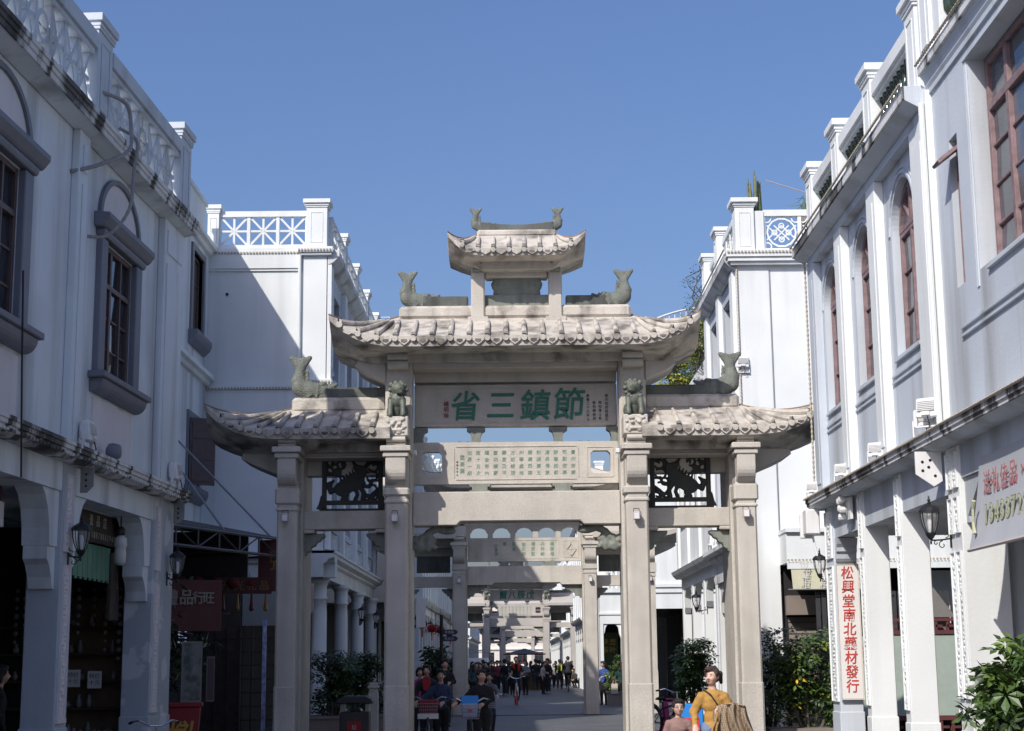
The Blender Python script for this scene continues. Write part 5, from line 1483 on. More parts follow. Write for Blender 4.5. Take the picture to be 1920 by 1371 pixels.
for i in range(5):
    m = MB().box(3.2*i, .5 + 3.2*i, -.10, -.002, 4.2, 11.0); rot_part(m.build('pilaster', WHITE, Bh), (0, 0, 0), 90)
m = MB(); moulded(m, 0, 13.6, [(0, 11.0), (-.12, 11.05), (-.28, 11.2), (-.28, 11.35), (0, 11.4)]); rot_part(m.build('eave', CORN, Bh), (0, 0, 0), 90)
for i in range(1, 5):
    o = post(Bh, 3.2*i - .1, 3.2*i + .4, -.1, .3, 11.38, 12.6, WHITE, cap=.07); rot_part(o, (0, 0, 0), 90)
for i in range(4): panel_rail(Bh, .0, 2.7, 11.40, 12.3, 'y', (0, .42 + 3.2*i, 0), 3, 'star', WHITE)
m = MB(); moulded(m, -.3, 13.4, [(.4, 3.55), (0, 3.55), (0, 3.85), (-.1, 3.9), (-.1, 3.95), (-.25, 4.0), (-.25, 4.08), (-.3, 4.09), (-.3, 4.15), (.4, 4.17)]); rot_part(m.build('entablature', WHITE, Bh), (0, 0, 0), 90)
m = MB(); moulded(m, W, .26, [(.4, 3.55), (0, 3.55), (0, 3.85), (-.1, 3.9), (-.1, 3.95), (-.25, 4.0), (-.25, 4.08), (-.3, 4.09), (-.3, 4.152), (.4, 4.172)]); m.build('entablature', WHITE, Bh)
col = MB().lathe([(.23, 0), (.23, .12), (.20, .16), (.185, .3), (.175, 2.75), (.16, 3.05), (.19, 3.06), (.19, 3.10), (.165, 3.12), (.17, 3.36), (.20, 3.44), (.23, 3.46), (.24, 3.55)], 16).mesh('column', WHITE, smooth=True)
for i, y in enumerate((.35, 3.9, 8.2, 12.6)): mkobj('column', col, Bh, loc=(-.02 - .12*(i == 0), y, 0))
MB().box(-.28, .0, -.15, .15, 0, 3.55).build('pillar', WHITE, Bh).location = (-.42, -.05, 0)
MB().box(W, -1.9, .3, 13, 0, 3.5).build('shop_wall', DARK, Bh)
for i, (x, y, w) in enumerate(((-.33, 38.2, 'first column of the shaded round-column arcade'), (-.05, 42.2, 'second column of the shaded round-column arcade'), (-.05, 46.6, 'last column of the shaded round-column arcade'))):
    lantern((-4.4 + x + .45 - .2*(i == 0), y - .3, 2.75), R(25 if i else 0), 'black wall lantern by the ' + w, .95, .2)
for i in range(4):
    floodlight((-4.35, 38.6 + 3*i, 4.17), R(90), 'pale floodlight on the round-column arcade cornice, number %s from the near end' % ('one', 'two', 'three', 'four')[i], .9, 'floodlights above the round columns')
floodlight((-4.35, 37.6, 8.22), R(90), 'white floodlight on the tall white house\'s corner ledge, behind the stone fish', .9)
t = thing('wall_sign', 'small pinkish notice board on the arcade corner behind the gate', 'sign', (-4.78, 37.05, 2.75))
MB().box(-.18, .18, -.02, .02, 0, .65).build('board', paint((.5, .36, .30)), t); letters([('文', 0, .48, .16), ('明', 0, .30, .16), ('街', 0, .12, .16)], -.022, .004).build('writing', GOLD, t)

# ---- right: white house with a plain sunlit end wall, 34 m off
Cr = thing('shophouse', 'white house on the right with a plain bright end wall and rooftop cactus', 'building', (4.93, 34.2, 0), 0, 'arcade shophouses lining the street')
m = MB()
m.box(0, .72, -.02, .4, 0, 10.1); m.box(.72, 9.5, .0, .4, 4.2, 10.1); m.box(.6, 9.5, .4, 5.4, 9.9, 10.1); m.box(9.2, 9.5, .4, 5.4, 0, 9.9); m.box(.3, 9.2, 5.1, 5.4, 0, 9.9)
m.build('wall', WHITE, Cr)
m = MB(); m.box(.735, .755, -.012, 0, 4.2, 10.0); m.build('wall_joint', STEEL, Cr)
m = MB(); m.box(-.12, 9.6, -.14, .4, 10.1, 10.17); m.box(-.18, 9.6, -.2, .4, 10.17, 10.26); m.box(-.22, 9.6, -.24, .4, 10.26, 10.40); m.build('cornice', WHITE, Cr)
bead_line(Cr, -.2, 9.5, -.242, 10.36)
post(Cr, .02, .44, -.06, .4, 10.40, 11.62, WHITE, cap=.09)
MB().box(.44, .66, .0, .2, 10.4, 11.35).build('parapet_pier', WHITE, Cr)
panel_rail(Cr, 0, 2.4, 10.40, 11.38, 'x', (.66, .1, 0), 3, 'ring', WHITE)
m = MB(); hs = []
for i in range(2): hs += [(-4.5 + 2.4*i, -3.4 + 2.4*i, 7.3, 9.55), (-4.5 + 2.4*i, -3.4 + 2.4*i, 4.6, 6.3)]
wall_rects(m, -5.38, -.4, 4.0, 10.1, 0, .3, hs); rot_part(m.build('wall', BLUE, Cr), (.02, 0, 0), -90)
for a, b, z0, z1 in hs:
    rot_part(window(Cr, a, b, z0, z1, .18, 2, 2, BROWN, GLASS, th=.07), (.02, 0, 0), -90)
    m = MB()
    for k in range(2): m.box(a - .12 + .05*k, b + .12 - .05*k, -.02 - .01*k, 0, z1 + .10 - .05*k, z1 + .13 - .05*k); m.box(a - .2, b + .2, -.05, 0, z0 - .15 - .1*k, z0 - .1 - .1*k)
    rot_part(m.build('window_surround', BLUE, Cr), (.02, 0, 0), -90)
for i in range(3):
    rot_part(MB().box(-5.2 + 2.4*i - .15, -5.2 + 2.4*i + .28, -.1, -.002, 4.2, 10.0).build('pilaster', WHITE, Cr), (.02, 0, 0), -90)
m = MB(); moulded(m, -5.6, 0, [(0, 10.0), (-.1, 10.05), (-.24, 10.2), (-.24, 10.38), (0, 10.4)]); rot_part(m.build('eave', CORN, Cr), (.0, 0, 0), -90)
rope(Cr, [(-.27, 5.5, 10.42), (-.27, -.22, 10.42)], .022); rope(Cr, [(.02, -.05, 10.1), (.02, -.05, 4.3)], .02)
for i in range(1, 3):
    rot_part(post(Cr, -2.5*i - .25, -2.5*i + .25, -.1, .3, 10.4, 11.6, WHITE, cap=.07), (0, 0, 0), -90)
for i in range(2): panel_rail(Cr, 0, 1.9, 10.40, 11.3, 'y', (.1, .5 + 2.3*i, 0), 3, 'ring', WHITE)
m = MB(); moulded(m, -5.4, 0, [(.4, 3.4), (0, 3.4), (0, 3.85), (-.12, 3.95), (-.12, 4.02), (-.28, 4.06), (-.28, 4.15), (.4, 4.17)]); rot_part(m.build('cornice', CORN, Cr), (0, 0, 0), -90)
for i in range(3):
    m = MB().box(-2.5*i - .36, -2.5*i - .08, .06, .26, 0, 3.39); rot_part(m.build('pillar', WHITE, Cr), (0, 0, 0), -90)
    if i < 2:
        for s, x in ((1, -2.5*(i+1) - .08), (-1, -2.5*i - .36)):
            m = MB().prism([(x, 3.39), (x, 2.75), (x + s*.10, 2.7), (x + s*.16, 2.95), (x + s*.42, 3.2), (x + s*.5, 3.39)], 'y', .09, .24); rot_part(m.build('curved_bracket', WHITE, Cr), (0, 0, 0), -90)
MB().box(2.9, 3.1, 1.2, 5.0, 0, 3.4).build('shop_wall', DARK, Cr)
MB().box(.4, 2.9, .4, 5.0, 3.38, 3.44).build('arcade_ceiling', DARKB, Cr)
# ground floor of the end wall: ledge, sign, shutters
m = MB(); m.box(.72, 9.5, -.9, .0, 3.55, 4.18); m.box(.70, 9.5, -.98, .0, 4.18, 4.26); m.box(.72, 9.5, -.95, -.9, 3.42, 3.55)
m.build('ground_floor_ledge', WHITE, Cr)
bead_line(Cr, .72, 9.5, -.952, 3.60)
m = MB(); m.box(.8, 9.4, .02, .3, 0, 3.5); m.build('shop_wall', DARK, Cr)
for a, b in ((.85, 1.55), (1.62, 2.25)):
    m = MB()
    for i in range(20): m.prism([(-.03, .08 + .12*i), (.0, .06 + .12*i), (.0, .18 + .12*i), (-.012, .175 + .12*i)], 'x', a, b)
    m.build('roller_shutter', SHUT, Cr)
MB().box(.80, 2.9, -.35, .02, 2.5, 2.9).build('canopy_box', SHUT, Cr)
m = MB(); m.box(3.2, 6.8, -.2, -.12, 2.3, 3.40); m.build('white_hoarding', WHITE, Cr)
t = thing('shop_sign', 'pale yellow shop sign listing photo services under the right house ledge', 'sign', (5.72, 33.35, 3.0))
m = MB(); m.grid(lambda u, v: (lerp(0, 1.9, u), -.25*(1 - v), .62*v), 2, 2); m.build('sign_face', paint((.45, .44, .30)), t, recalc=False)
its = [(c, .25 + .38*i, .50 - .2*k, .19) for k, row in enumerate(('份住驾医', '证证证护', '相相相照')) for i, c in enumerate(row)]
letters(its, -.262, .004, bold=.012).build('writing', paint((.62, .60, .55)), t)
MB().tube([(-.1, -.27, -.01), (2.0, -.27, -.01)], .015, 5).build('pole', STEEL, t)
# cactus and grass pots, rope pole
t = thing('potted_cactus', 'clump of tall grey-green cactus behind the right house\'s roof post', 'potted plant', (5.52, 34.75, 10.5))
MB().lathe([(.16, 0), (.2, .4), (.22, .42)], 10).build('pot', SHUT, t)
rr = random.Random(3)
for i in range(13):
    a, q = rr.uniform(0, 6.28), rr.uniform(0, .19); h = rr.uniform(1.2, 1.95) * (1.15 if i < 2 else 1)
    MB().tube([(q*math.cos(a), q*math.sin(a), .35), (q*1.2*math.cos(a), q*1.2*math.sin(a), h*.6), (q*1.4*math.cos(a) + rr.uniform(-.03, .03), q*1.3*math.sin(a), h)], [.038, .042, .022], 6).build('stem', CACT, t)
t = thing('potted_grass', 'tufts of spiky grass in a pot behind the ring-pattern parapet', 'potted plant', (6.72, 34.75, 10.5))
MB().lathe([(.2, 0), (.26, .85), (.28, .87)], 10).build('pot', SHUT, t)
m = MB()
for i in range(60):
    a = rr.uniform(0, 6.28); b = rr.uniform(.05, .55)*(1 if i % 3 else .3); h = rr.uniform(.3, .85)
    m.tube([(.05*math.cos(a), .05*math.sin(a), .85), (b*.4*math.cos(a), b*.4*math.sin(a), .85 + h*.7), (b*math.cos(a), b*math.sin(a), .85 + h*(.9 if b < .3 else .55))], [.012, .009, .003], 3)
m.build('blades', LEAF2, t)
o = MB().tube([(5.75, 34.7, 12.2), (7.0, 34.6, 11.75)], .016, 5).build('cane', paint((.35, .33, .36))); tag(o, 'thin cane leaning from the cactus to the roof post', 'cane')
o = MB().tube([(6.95, 34.72, 11.25), (6.78, 34.68, 11.7)], .012, 5).build('stick', WHITE); tag(o, 'short white stick in the roof grass pot', 'stick')
for i, (y, z) in enumerate(((35.2, 4.17), (38.5, 4.17))):
    floodlight((4.75, y, z), R(-90), 'white floodlight on the right house\'s arcade cornice, %s' % ('nearer' if i == 0 else 'farther'), .9, 'floodlights of the right white house')
floodlight((5.0, 34.15, 7.72), R(0), 'white floodlight high on the right white house corner above the stone fish', .9)
lantern((4.93 - .02, 34.7, 2.95), R(-90), 'black lantern on the first pillar of the right white house', 1.05, .3)
lantern((4.93 - .02, 41.1, 2.95), R(-90), 'black lantern on the third pillar of the right white house', 1.05, .3)
t = thing('shop_banner', 'green cloth banner behind the right house\'s arcade lantern', 'banner', (5.3, 35.6, 2.5))
MB().box(-.25, .3, -.01, .01, 0, .8).build('cloth', GREENC, t)
# boards seen through the near right arcade
t = thing('display_board', 'green display board with maroon fretwork frame and red vertical writing, through the right arcade', 'board', (7.05, 32.9, 0))
MB().box(-.35, 2.0, -.03, .03, .45, 2.05).build('panel', paint((.36, .42, .36)), t)
m = MB(); m.box(-.6, 2.3, -.06, .0, 2.06, 2.14); m.box(-.6, 2.3, -.06, 0, 2.32, 2.38); m.box(-.6, 2.3, -.06, 0, .36, .44); m.box(-.6, 2.3, -.06, 0, .0, .08)
for i in range(13): m.box(-.6 + .23*i, -.55 + .23*i, -.05, -.005, 2.14, 2.32); m.box(-.58 + .23*i, -.45 + .23*i, -.05, -.005, 2.2, 2.25); m.box(-.6 + .23*i, -.55 + .23*i, -.05, -.005, .08, .36); m.box(-.55 + .23*i, -.42 + .23*i, -.05, -.005, .2, .25)
m.box(2.05, 2.12, -.06, 0, .44, 2.06); m.box(2.24, 2.30, -.06, 0, .44, 2.06); m.box(-.60, -.54, -.06, 0, .44, 2.06)
for i in range(9): m.box(2.12, 2.24, -.05, -.005, .55 + .17*i, .6 + .17*i)
m.build('fretwork_frame', REDB, t)
letters([(c, .0 + .06*i, 1.75 - .17*i, .17) for i, c in enumerate('之声同频共振')], -.034, .006, bold=.015).build('red_writing', paint((.5, .1, .12)), t)
t = thing('notice_case', 'grey wooden notice case with a pointed top in the right side lane', 'notice board', (8.55, 33.0, 0))
MB().box(-.3, .3, -.05, .05, 1.1, 2.4).build('case', paint((.16, .15, .14)), t); MB().prism([(-.42, 2.4), (.42, 2.4), (0, 3.0)], 'y', -.07, .07).build('pointed_top', paint((.2, .19, .17)), t)
MB().box(-.22, .22, -.06, -.051, 1.4, 2.1).build('notice', paint((.4, .42, .44)), t)
for x in (-.25, .25): MB().box(x - .04, x + .04, -.04, .04, 0, 1.1).build('leg', WOOD, t)
t = thing('metal_fence', 'dark corrugated metal fence at the back of the right side lane', 'fence', (6.2, 33.25, 0))
for i in range(34): MB().box(.12*i, .12*i + .09, -.02 - .01*(i % 2), .02, 0, 2.95).build('slat', paint((.045, .045, .048)), t)

# ---- left lane shop under the recessed facade
t = thing('truss_awning', 'dark awning on an open steel truss over the left lane shop', 'awning', (0, 0, 0))
P0, P1 = Vector((-6.35, 28.2, 3.72)), Vector((-4.75, 32.3, 3.72)); m = MB()
dirv = (P1 - P0); up = Vector((0, 0, .34))
m.tube([P0, P1], .03, 5); m.tube([P0 + up, P1 + up], .03, 5)
for i in range(7):
    a = P0 + dirv*(i/6); m.tube([a, a + up], .02, 4)
    if i < 6: m.tube([a + (up if i % 2 else Vector()), P0 + dirv*((i+1)/6) + (Vector() if i % 2 else up)], .018, 4)
m.build('truss', paint((.11, .105, .10)), t)
m = MB()
for s in (0, 1): 
    pass
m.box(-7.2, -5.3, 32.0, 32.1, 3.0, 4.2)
m.build('dark_backing', ROOFT, t); m = MB()  # plain dark panel added behind the truss to cover the pale wall beyond
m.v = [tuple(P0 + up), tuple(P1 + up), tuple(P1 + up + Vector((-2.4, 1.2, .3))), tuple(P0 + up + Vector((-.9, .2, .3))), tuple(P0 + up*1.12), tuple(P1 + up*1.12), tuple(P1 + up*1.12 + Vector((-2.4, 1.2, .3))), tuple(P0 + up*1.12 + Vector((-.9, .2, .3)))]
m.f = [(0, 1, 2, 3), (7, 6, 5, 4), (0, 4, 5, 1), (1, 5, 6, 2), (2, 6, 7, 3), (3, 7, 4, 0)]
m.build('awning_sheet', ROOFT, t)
for i in range(5):
    a = P0 + dirv*(i/4); MB().tube([a, a + Vector((-1.6, .8, .0))], .025, 5).build('cross_bar', BLACK, t)
for s in (0, 1):
    a = P0 + dirv*(.55 + .4*s) + up; MB().tube([a, Vector((-7.2, a.y + 1.2, 6.2 + .2*s))], .022, 5).build('tie_rod', STEEL, t)
t = thing('shop_sign', 'maroon sign box with a gold character at the end of the truss awning', 'sign', (-4.78, 32.25, 3.02))
MB().box(-.34, .36, -.05, .05, 0, 1.02).build('board', REDB, t, bevel=.01); letters([('張', .05, .6, .42, .8)], -.054, .008, bold=.01).build('character', paint((.30, .17, .03)), t)
t = thing('shop_sign', 'long maroon sign with raised silver-gold characters over the left lane shop', 'sign', (-6.55, 29.6, 2.2), R(38))
MB().box(-.6, 1.3, -.05, .05, 0, .95).build('board', REDB, t, bevel=.01)
letters([(c, -.4 + .32*i, .62, .3) for i, c in enumerate('瓷福禮品')], -.06, .03, bold=.02).build('raised_characters', paint((.35, .30, .24)), t)
letters([(c, .8 + .22*i, .62, .24) for i, c in enumerate('行旺')], -.06, .03, bold=.02).build('raised_characters', paint((.35, .30, .24)), t)
MB().box(-.62, -.05, -.07, -.055, .55, 1.05).build('green_cloth', GREENC, t)
t = thing('lantern_sign', 'dark red sign with gold writing and tassels over the left lane shop', 'sign', (-5.35, 31.6, 2.95), R(20))
MB().box(-.45, .6, -.04, .04, 0, .32).build('board', paint((.06, .008, .008)), t); letters([(c, -.3 + .25*i, .16, .2) for i, c in enumerate('开光礼品')], -.045, .006).build('writing', paint((.25, .13, .04)), t)
for i in range(4):
    MB().lathe([(.02, -.34), (.05, -.30), (.03, -.16), (.02, 0)], 6, (-.35 + .28*i, -.02, 0)).build('tassel', paint((.25, .14, .03)) if i % 2 else paint((.08, .01, .01)), t)
t = thing('lane_shop', 'dim shopfront with plants and screens under the left lane awning', 'shopfront', (-7.1, 26.0, 0))
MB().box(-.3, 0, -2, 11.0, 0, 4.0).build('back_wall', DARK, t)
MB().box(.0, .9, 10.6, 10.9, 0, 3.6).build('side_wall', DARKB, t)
MB().box(.92, 2.3, 10.75, 10.9, 2.45, 3.4).build('plaster_lintel', paint((.30, .30, .29)), t)
for i in range(7): MB().box(.35 + .27*i, .39 + .27*i, 10.55, 10.74, 0, 2.45).build('lattice_post', DARKB, t)
for k in range(8): MB().box(.3, 2.2, 10.58, 10.70, .3*k + .05, .3*k + .075).build('lattice_rail', DARKB, t)
MB().box(1.52, 1.6, 9.9, 9.98, .1, 2.55).build('painted_glow_strip', mk('cool glow as colour', (.42, .45, .75), .5, var=0.6, vscale=8), t)  # glow is painted as pale blue base colour; the strip emits nothing
t = thing('framed_painting', 'tall framed landscape painting leaning on the left lane planter', 'painting', (-5.42, 27.3, .98), R(10))
MB().box(-.17, .17, -.02, .02, 0, 1.0).build('frame', paint((.30, .27, .22)), t)
MB().box(-.145, .145, -.025, -.021, .03, .97).build('canvas', mk('painted landscape', (.28, .27, .24), .7, var=.2, vscale=6, blotch=.9, blotch_col=(.10, .12, .10), bl_scale=5, thresh=(.45, .6)), t)
t = thing('framed_picture', 'narrow dark framed picture beside the tall landscape painting', 'painting', (-5.14, 27.5, .98), R(10))
MB().box(-.07, .07, -.02, .02, 0, .75).build('frame', paint((.16, .13, .12)), t); MB().box(-.05, .05, -.025, -.021, .03, .72).build('canvas', paint((.10, .05, .06)), t)
t = thing('planter_box', 'red planter box with yellow brush characters in the left lane', 'planter', (-5.72, 27.45, 0), R(8))
m = MB().prism([(-.36, 0), (.36, 0), (.43, .90), (-.43, .90)], 'y', -.3, .3); m.box(-.46, .46, -.33, .33, .90, .97); m.build('box', paint((.33, .02, .025)), t, bevel=.01)
letters([(c, -.28 + .27*i, .52, .34) for i, c in enumerate('开光礼')], -.302, .006, bold=.025, shear=.15).build('writing', GOLD, t)
rr = random.Random(8); m = MB()
for i in range(260):
    c = Vector((rr.gauss(-.2, .12), rr.gauss(0.1, .12), 1.15 + abs(rr.gauss(0, .8)))); d = Vector((rr.uniform(-1, 1), rr.uniform(-1, 1), rr.uniform(-1, .4))).normalized()*.12; w = d.cross(Vector((rr.uniform(-1, 1), .2, .5))).normalized()*.025
    n = len(m.v); m.v += [tuple(c - d), tuple(c + w), tuple(c + d), tuple(c - w)]; m.f.append((n, n+1, n+2, n+3))
m.build('foliage', LEAF3, t, recalc=False)
MB().tube([(-.2, .1, .9), (-.18, .1, 2.2)], .025, 6).build('stem', BARK, t)

# clutter of the dim lane shop
rq = random.Random(23)
for i in range(6):
    x, y = -6.6 + .28*i, 30.2 + .3*i
    t = thing('paper_lantern', 'dim red paper lantern under the truss awning, %s from the near end' % ('first', 'second', 'third', 'fourth', 'fifth', 'sixth')[i], 'lantern', (x, y, 3.35), 0, 'paper lanterns under the truss awning')
    MB().ball((0, 0, -.2), (.12, .12, .10), 10, 6).build('lantern_body', cloth((.12, .012, .015)), t); MB().tube([(0, 0, 0), (0, 0, -.1)], .006, 4).build('cord', BLACK, t)
t = thing('wall_screen', 'small cool-lit screen deep in the left lane shop', 'screen', (-6.95, 33.9, 2.0), R(45)); MB().box(-.16, .16, -.03, .03, 0, .5).build('screen_case', BLACK, t)
m = MB()
for a in range(3):
    for b in range(6): m.box(-.12 + .08*a, -.07 + .08*a, -.036, -.031, .04 + .075*b, .08 + .075*b)
m.build('lit_cells', mk('cool lit cells', (.35, .42, .7), .5, emis=.5, var=0), t, kind='stuff')
rq = random.Random(29); t = thing('potted_plant', 'dim leafy plant standing in the left lane shop', 'potted plant', (-6.3, 31.0, 0)); m = MB()
for i in range(240):
    c = Vector((rq.gauss(0, .28), rq.gauss(0, .28), 1.3 + rq.gauss(.5, .42))); d = Vector((rq.uniform(-1, 1), rq.uniform(-1, 1), rq.uniform(-1, .4))).normalized()*.13; w = d.cross(Vector((rq.uniform(-1, 1), .2, .5))).normalized()*.035
    n = len(m.v); m.v += [tuple(c - d), tuple(c + w), tuple(c + d), tuple(c - w)]; m.f.append((n, n+1, n+2, n+3))
m.build('foliage', LEAF, t, recalc=False, kind='stuff'); MB().tube([(0, 0, .3), (.03, 0, 1.7)], .03, 6).build('stem', BARK, t); MB().lathe([(.2, 0), (.26, .4), (.28, .42)], 10).build('pot', SHUT, t)
# ---------------------------------------------------------------- the rows further down the street
def row_house(side, X, Y0, L, h1, ztop, mat, label, bays=4, floors=2, posts=True, arch=False, depth=8.0, shop=DARK):
    if side < 0: t = thing('shophouse', label, 'building', (X, Y0, 0), R(90), 'arcade shophouses lining the street')
    else: t = thing('shophouse', label, 'building', (X, Y0 + L, 0), R(-90), 'arcade shophouses lining the street')
    w = L / bays; fh = (ztop - h1 - .5) / max(floors, 1)
    hs = []
    for i in range(bays):
        for k in range(floors): hs.append((i*w + w*.3, i*w + w*.7, h1 + .5 + k*fh + .25*fh, h1 + .5 + k*fh + .82*fh))
    m = MB(); wall_rects(m, 0, L, h1, ztop, 0, .3, hs)
    m.box(0, .3, .302, depth, h1 - .4, ztop); m.box(L - .3, L, .302, depth, h1 - .4, ztop); m.box(.3, L - .3, depth - .3, depth, 0, ztop); m.box(.3, L - .3, .302, depth - .3, ztop - .3, ztop - .1)
    m.box(0, .3, 2.6, depth, 0, h1 - .4); m.box(L - .3, L, 2.6, depth, 0, h1 - .4)
    m.build('wall', mat, t)
    for a, b, z0, z1 in hs:
        fr = window(t, a, b, z0, z1, .15, 2, 2, BROWN, GLASS, th=.07)
        m = MB().box(a - .1, b + .1, -.07, 0, z0 - .12, z0).box(a - .08, b + .08, -.05, 0, z1, z1 + .1); m.build('window_trim', mat, fr)
    for i in range(bays + 1):
        a = min(max(i*w - .22, 0), L - .44)
        MB().box(a, a + .44, -.07, -.002, h1, ztop - .25).build('pilaster', WHITE, t)
        MB().box(a + .08, a + .36, .05, .28, 0, h1 - .40).build('pillar', WHITE, t)
        if posts: post(t, a, a + .44, -.08, .3, ztop + .15, ztop + 1.15, WHITE, cap=.06)
    m = MB()
    for i in range(bays):
        a, b = max(i*w + .18, .4), min((i+1)*w - .18, L - .4)
        for s, x in ((1, a), (-1, b)): m.prism([(x, h1 - .4), (x, h1 - 1.1), (x + s*.12, h1 - .95), (x + s*.2, h1 - .65), (x + s*.5, h1 - .4)], 'y', .08, .26)
    m.build('curved_brackets', WHITE, t, kind='stuff')
    m = MB().box(0, L, .05, .42, h1 - .398, h1 - .002); m.build('beam', mat, t)
    m = MB(); moulded(m, -.1, L + .1, [(.3, h1 - .1), (-.1, h1 - .1), (-.2, h1), (-.25, h1 + .1), (.2, h1 + .12)]); m.build('cornice', CORN, t)
    m = MB(); moulded(m, -.1, L + .1, [(.3, ztop - .1), (-.1, ztop - .1), (-.22, ztop + .02), (-.25, ztop + .12), (.3, ztop + .14)]); m.build('eave', CORN, t)
    if posts: MB().box(.3, L - .3, -.04, .16, ztop + .14, ztop + .25).box(.3, L - .3, -.06, .18, ztop + .85, ztop + 1.0).build('parapet_rail', WHITE, t)
    if posts:
        m = MB(); n = int(L/.3)
        for i in range(n): m.box(.3 + i*.3, .38 + i*.3, 0, .12, ztop + .25, ztop + .85)
        m.build('parapet_balusters', WHITE, t, kind='stuff')
    MB().box(.3, L - .3, 2.6, 2.8, 0, h1 - .4).build('shop_wall', shop, t)
    return t
C1 = row_house(-1, -3.95, 54.5, 7.6, 4.0, 12.7, CREAM, 'cream three-storey house beyond the tall white left house', 2, 2, posts=False)
C1.children[0].data.materials[0] = CREAM
m = MB().box(-.05, 7.6, -.1, .2, 12.8, 12.95); m.build('coping', WHITE, C1)
fr = MB()
for k in range(3): fr.tube([(0, .3, 13.1 + .16*k), (0, 7.9, 13.1 + .16*k)], .02, 4)
for k in range(9): fr.tube([(0, .3 + .95*k, 12.9), (0, .3 + .95*k, 13.45)], .02, 4)
fr.build('roof_railing', LAMPW, C1)
e = MB().box(-.04, .0, 1.0, 1.9, 10.2, 10.9); e.build('window', PINK, C1); MB().box(-.05, -.041, 1.12, 1.78, 10.3, 10.8).build('pane', GLASS, C1.children[-1])
MB().box(-.06, 0, .3, 7.9, 8.0, 8.3).build('string_course', WHITE, C1)
row_house(-1, -3.6, 62.3, 12, 3.9, 9.4, WHITE, 'first white house of the shaded row behind the second gate, with slim pillars', 6, 1)
row_house(-1, -3.55, 74.5, 12.5, 3.9, 9.8, BLUE, 'second house of the shaded left row behind the second gate', 6, 1)
row_house(-1, -3.6, 87.2, 14, 3.8, 9.3, WHITE, 'last house of the shaded left row before the third gate', 6, 1)
D1 = row_house(1, 4.3, 61, 13, 3.9, 9.0, WHITE, 'white house across the side lane beyond the planted terrace', 4, 1, posts=False, depth=9)
m = MB()                                                      # its end wall to the camera (local +x end): arch opening trims
m.box(13.0, 13.06, .0, 9, 4.1, 4.3); m.box(13.0, 13.12, 0, 9, 4.3, 4.42); m.box(13.0, 13.12, 0, 9, 8.9, 9.1)
m.build('string_course', WHITE, D1)
MB().box(12.95, 13.1, .0, .55, 0, 4.0).build('pillar', WHITE, D1)
D0 = thing('corner_arcade', 'low white corner arcade with a shouldered doorway beyond the second gate', 'building', (3.2, 60.6, 0))
m = MB().box(0, .12, 0, .4, 0, 2.94); m.box(.78, 1.08, 0, .4, 0, 2.94); m.box(0, 1.08, 0, .4, 2.942, 4.1); m.box(0, .12, .4, 12, 0, 4.1); m.box(0.12, 1.08, .4, 12, 3.9, 4.1); m.build('wall', WHITE, D0)
m = MB().prism([(.12, 2.94), (.12, 2.55), (.17, 2.62), (.2, 2.80), (.28, 2.94)], 'y', .05, .35); m.prism([(.78, 2.94), (.78, 2.4), (.72, 2.55), (.68, 2.8), (.58, 2.94)], 'y', .05, .35); m.build('curved_brackets', WHITE, D0, kind='stuff')
MB().box(-.08, 1.1, -.1, .4, 4.1, 4.25).build('cornice', WHITE, D0); MB().box(-.04, 1.1, -.04, .4, 3.28, 3.36).build('string_course', WHITE, D0)
MB().box(.13, 1.05, 2.2, 2.3, 0, 3.88).build('shop_wall', DARK, D0)
w_ = MB().box(13.0, 13.03, 4.2, 5.6, 6.0, 7.8); w_.build('window', BROWN, D1); MB().box(13.031, 13.04, 4.3, 5.5, 6.1, 7.7).build('pane', GLASS, D1.children[-1])
m = MB().box(12.8, 13.0, .1, 9, 9.15, 9.7); m.box(0, 12.8, -.05, .15, 9.16, 9.7); m.build('parapet_wall', WHITE, D1)
R2b = row_house(1, 4.95, 39.75, 8.4, 4.05, 8.5, WHITE, 'two-storey white house with a planted roof terrace next to the right house', 3, 1, posts=False)
m = MB().box(0, 8.4, -.05, .12, 8.62, 9.1); m.box(8.2, 8.4, .12, 6, 8.62, 9.1); m.build('parapet_wall', WHITE, R2b)
row_house(1, 3.9, 74.2, 13, 3.9, 9.6, WHITE, 'white house after the planted terrace on the sunlit side', 4, 1)
row_house(1, 3.75, 87.4, 14, 3.8, 9.3, BLUE, 'last sunlit house before the third gate', 5, 1)
for i, (s, y, L, z, mt) in enumerate(((-1, 112, 17, 9.2, WHITE), (-1, 129.2, 18, 9.8, BLUE), (-1, 154, 20, 9.3, WHITE), (-1, 174.2, 22, 9.6, WHITE), (1, 112, 17, 9.5, WHITE), (1, 129.2, 18, 9.1, BLUE), (1, 154, 20, 9.6, WHITE), (1, 174.2, 22, 9.2, BLUE))):
    row_house(s, s*4.3, y, L, 3.8, z, mt, '%s house of the far %s row between the third gate and the street\'s end' % (('nearest', 'second', 'third', 'farthest')[i % 4], ('left', 'right')[s > 0]), 6, 1, shop=DARK)
t = thing('apartment_building', 'pale sunlit building closing the far end of the street', 'building', (0, 238, 0))
m = MB(); hs = [(-14 + 2.4*i, -12.6 + 2.4*i, 1.2 + 3*k, 2.9 + 3*k) for i in range(12) for k in range(3)]
wall_rects(m, -15, 15, 0, 10, 0, .4, hs); m.box(-15, 15, 9, 9.4, 0, 10); m.box(-15.2, 15.2, -.3, 9.4, 10, 10.3); m.build('wall', CREAM, t)
for k in range(2): MB().box(-15, 15, -.25, 0, 3.3 + 3*k, 3.5 + 3*k).build('string_course', WHITE, t)
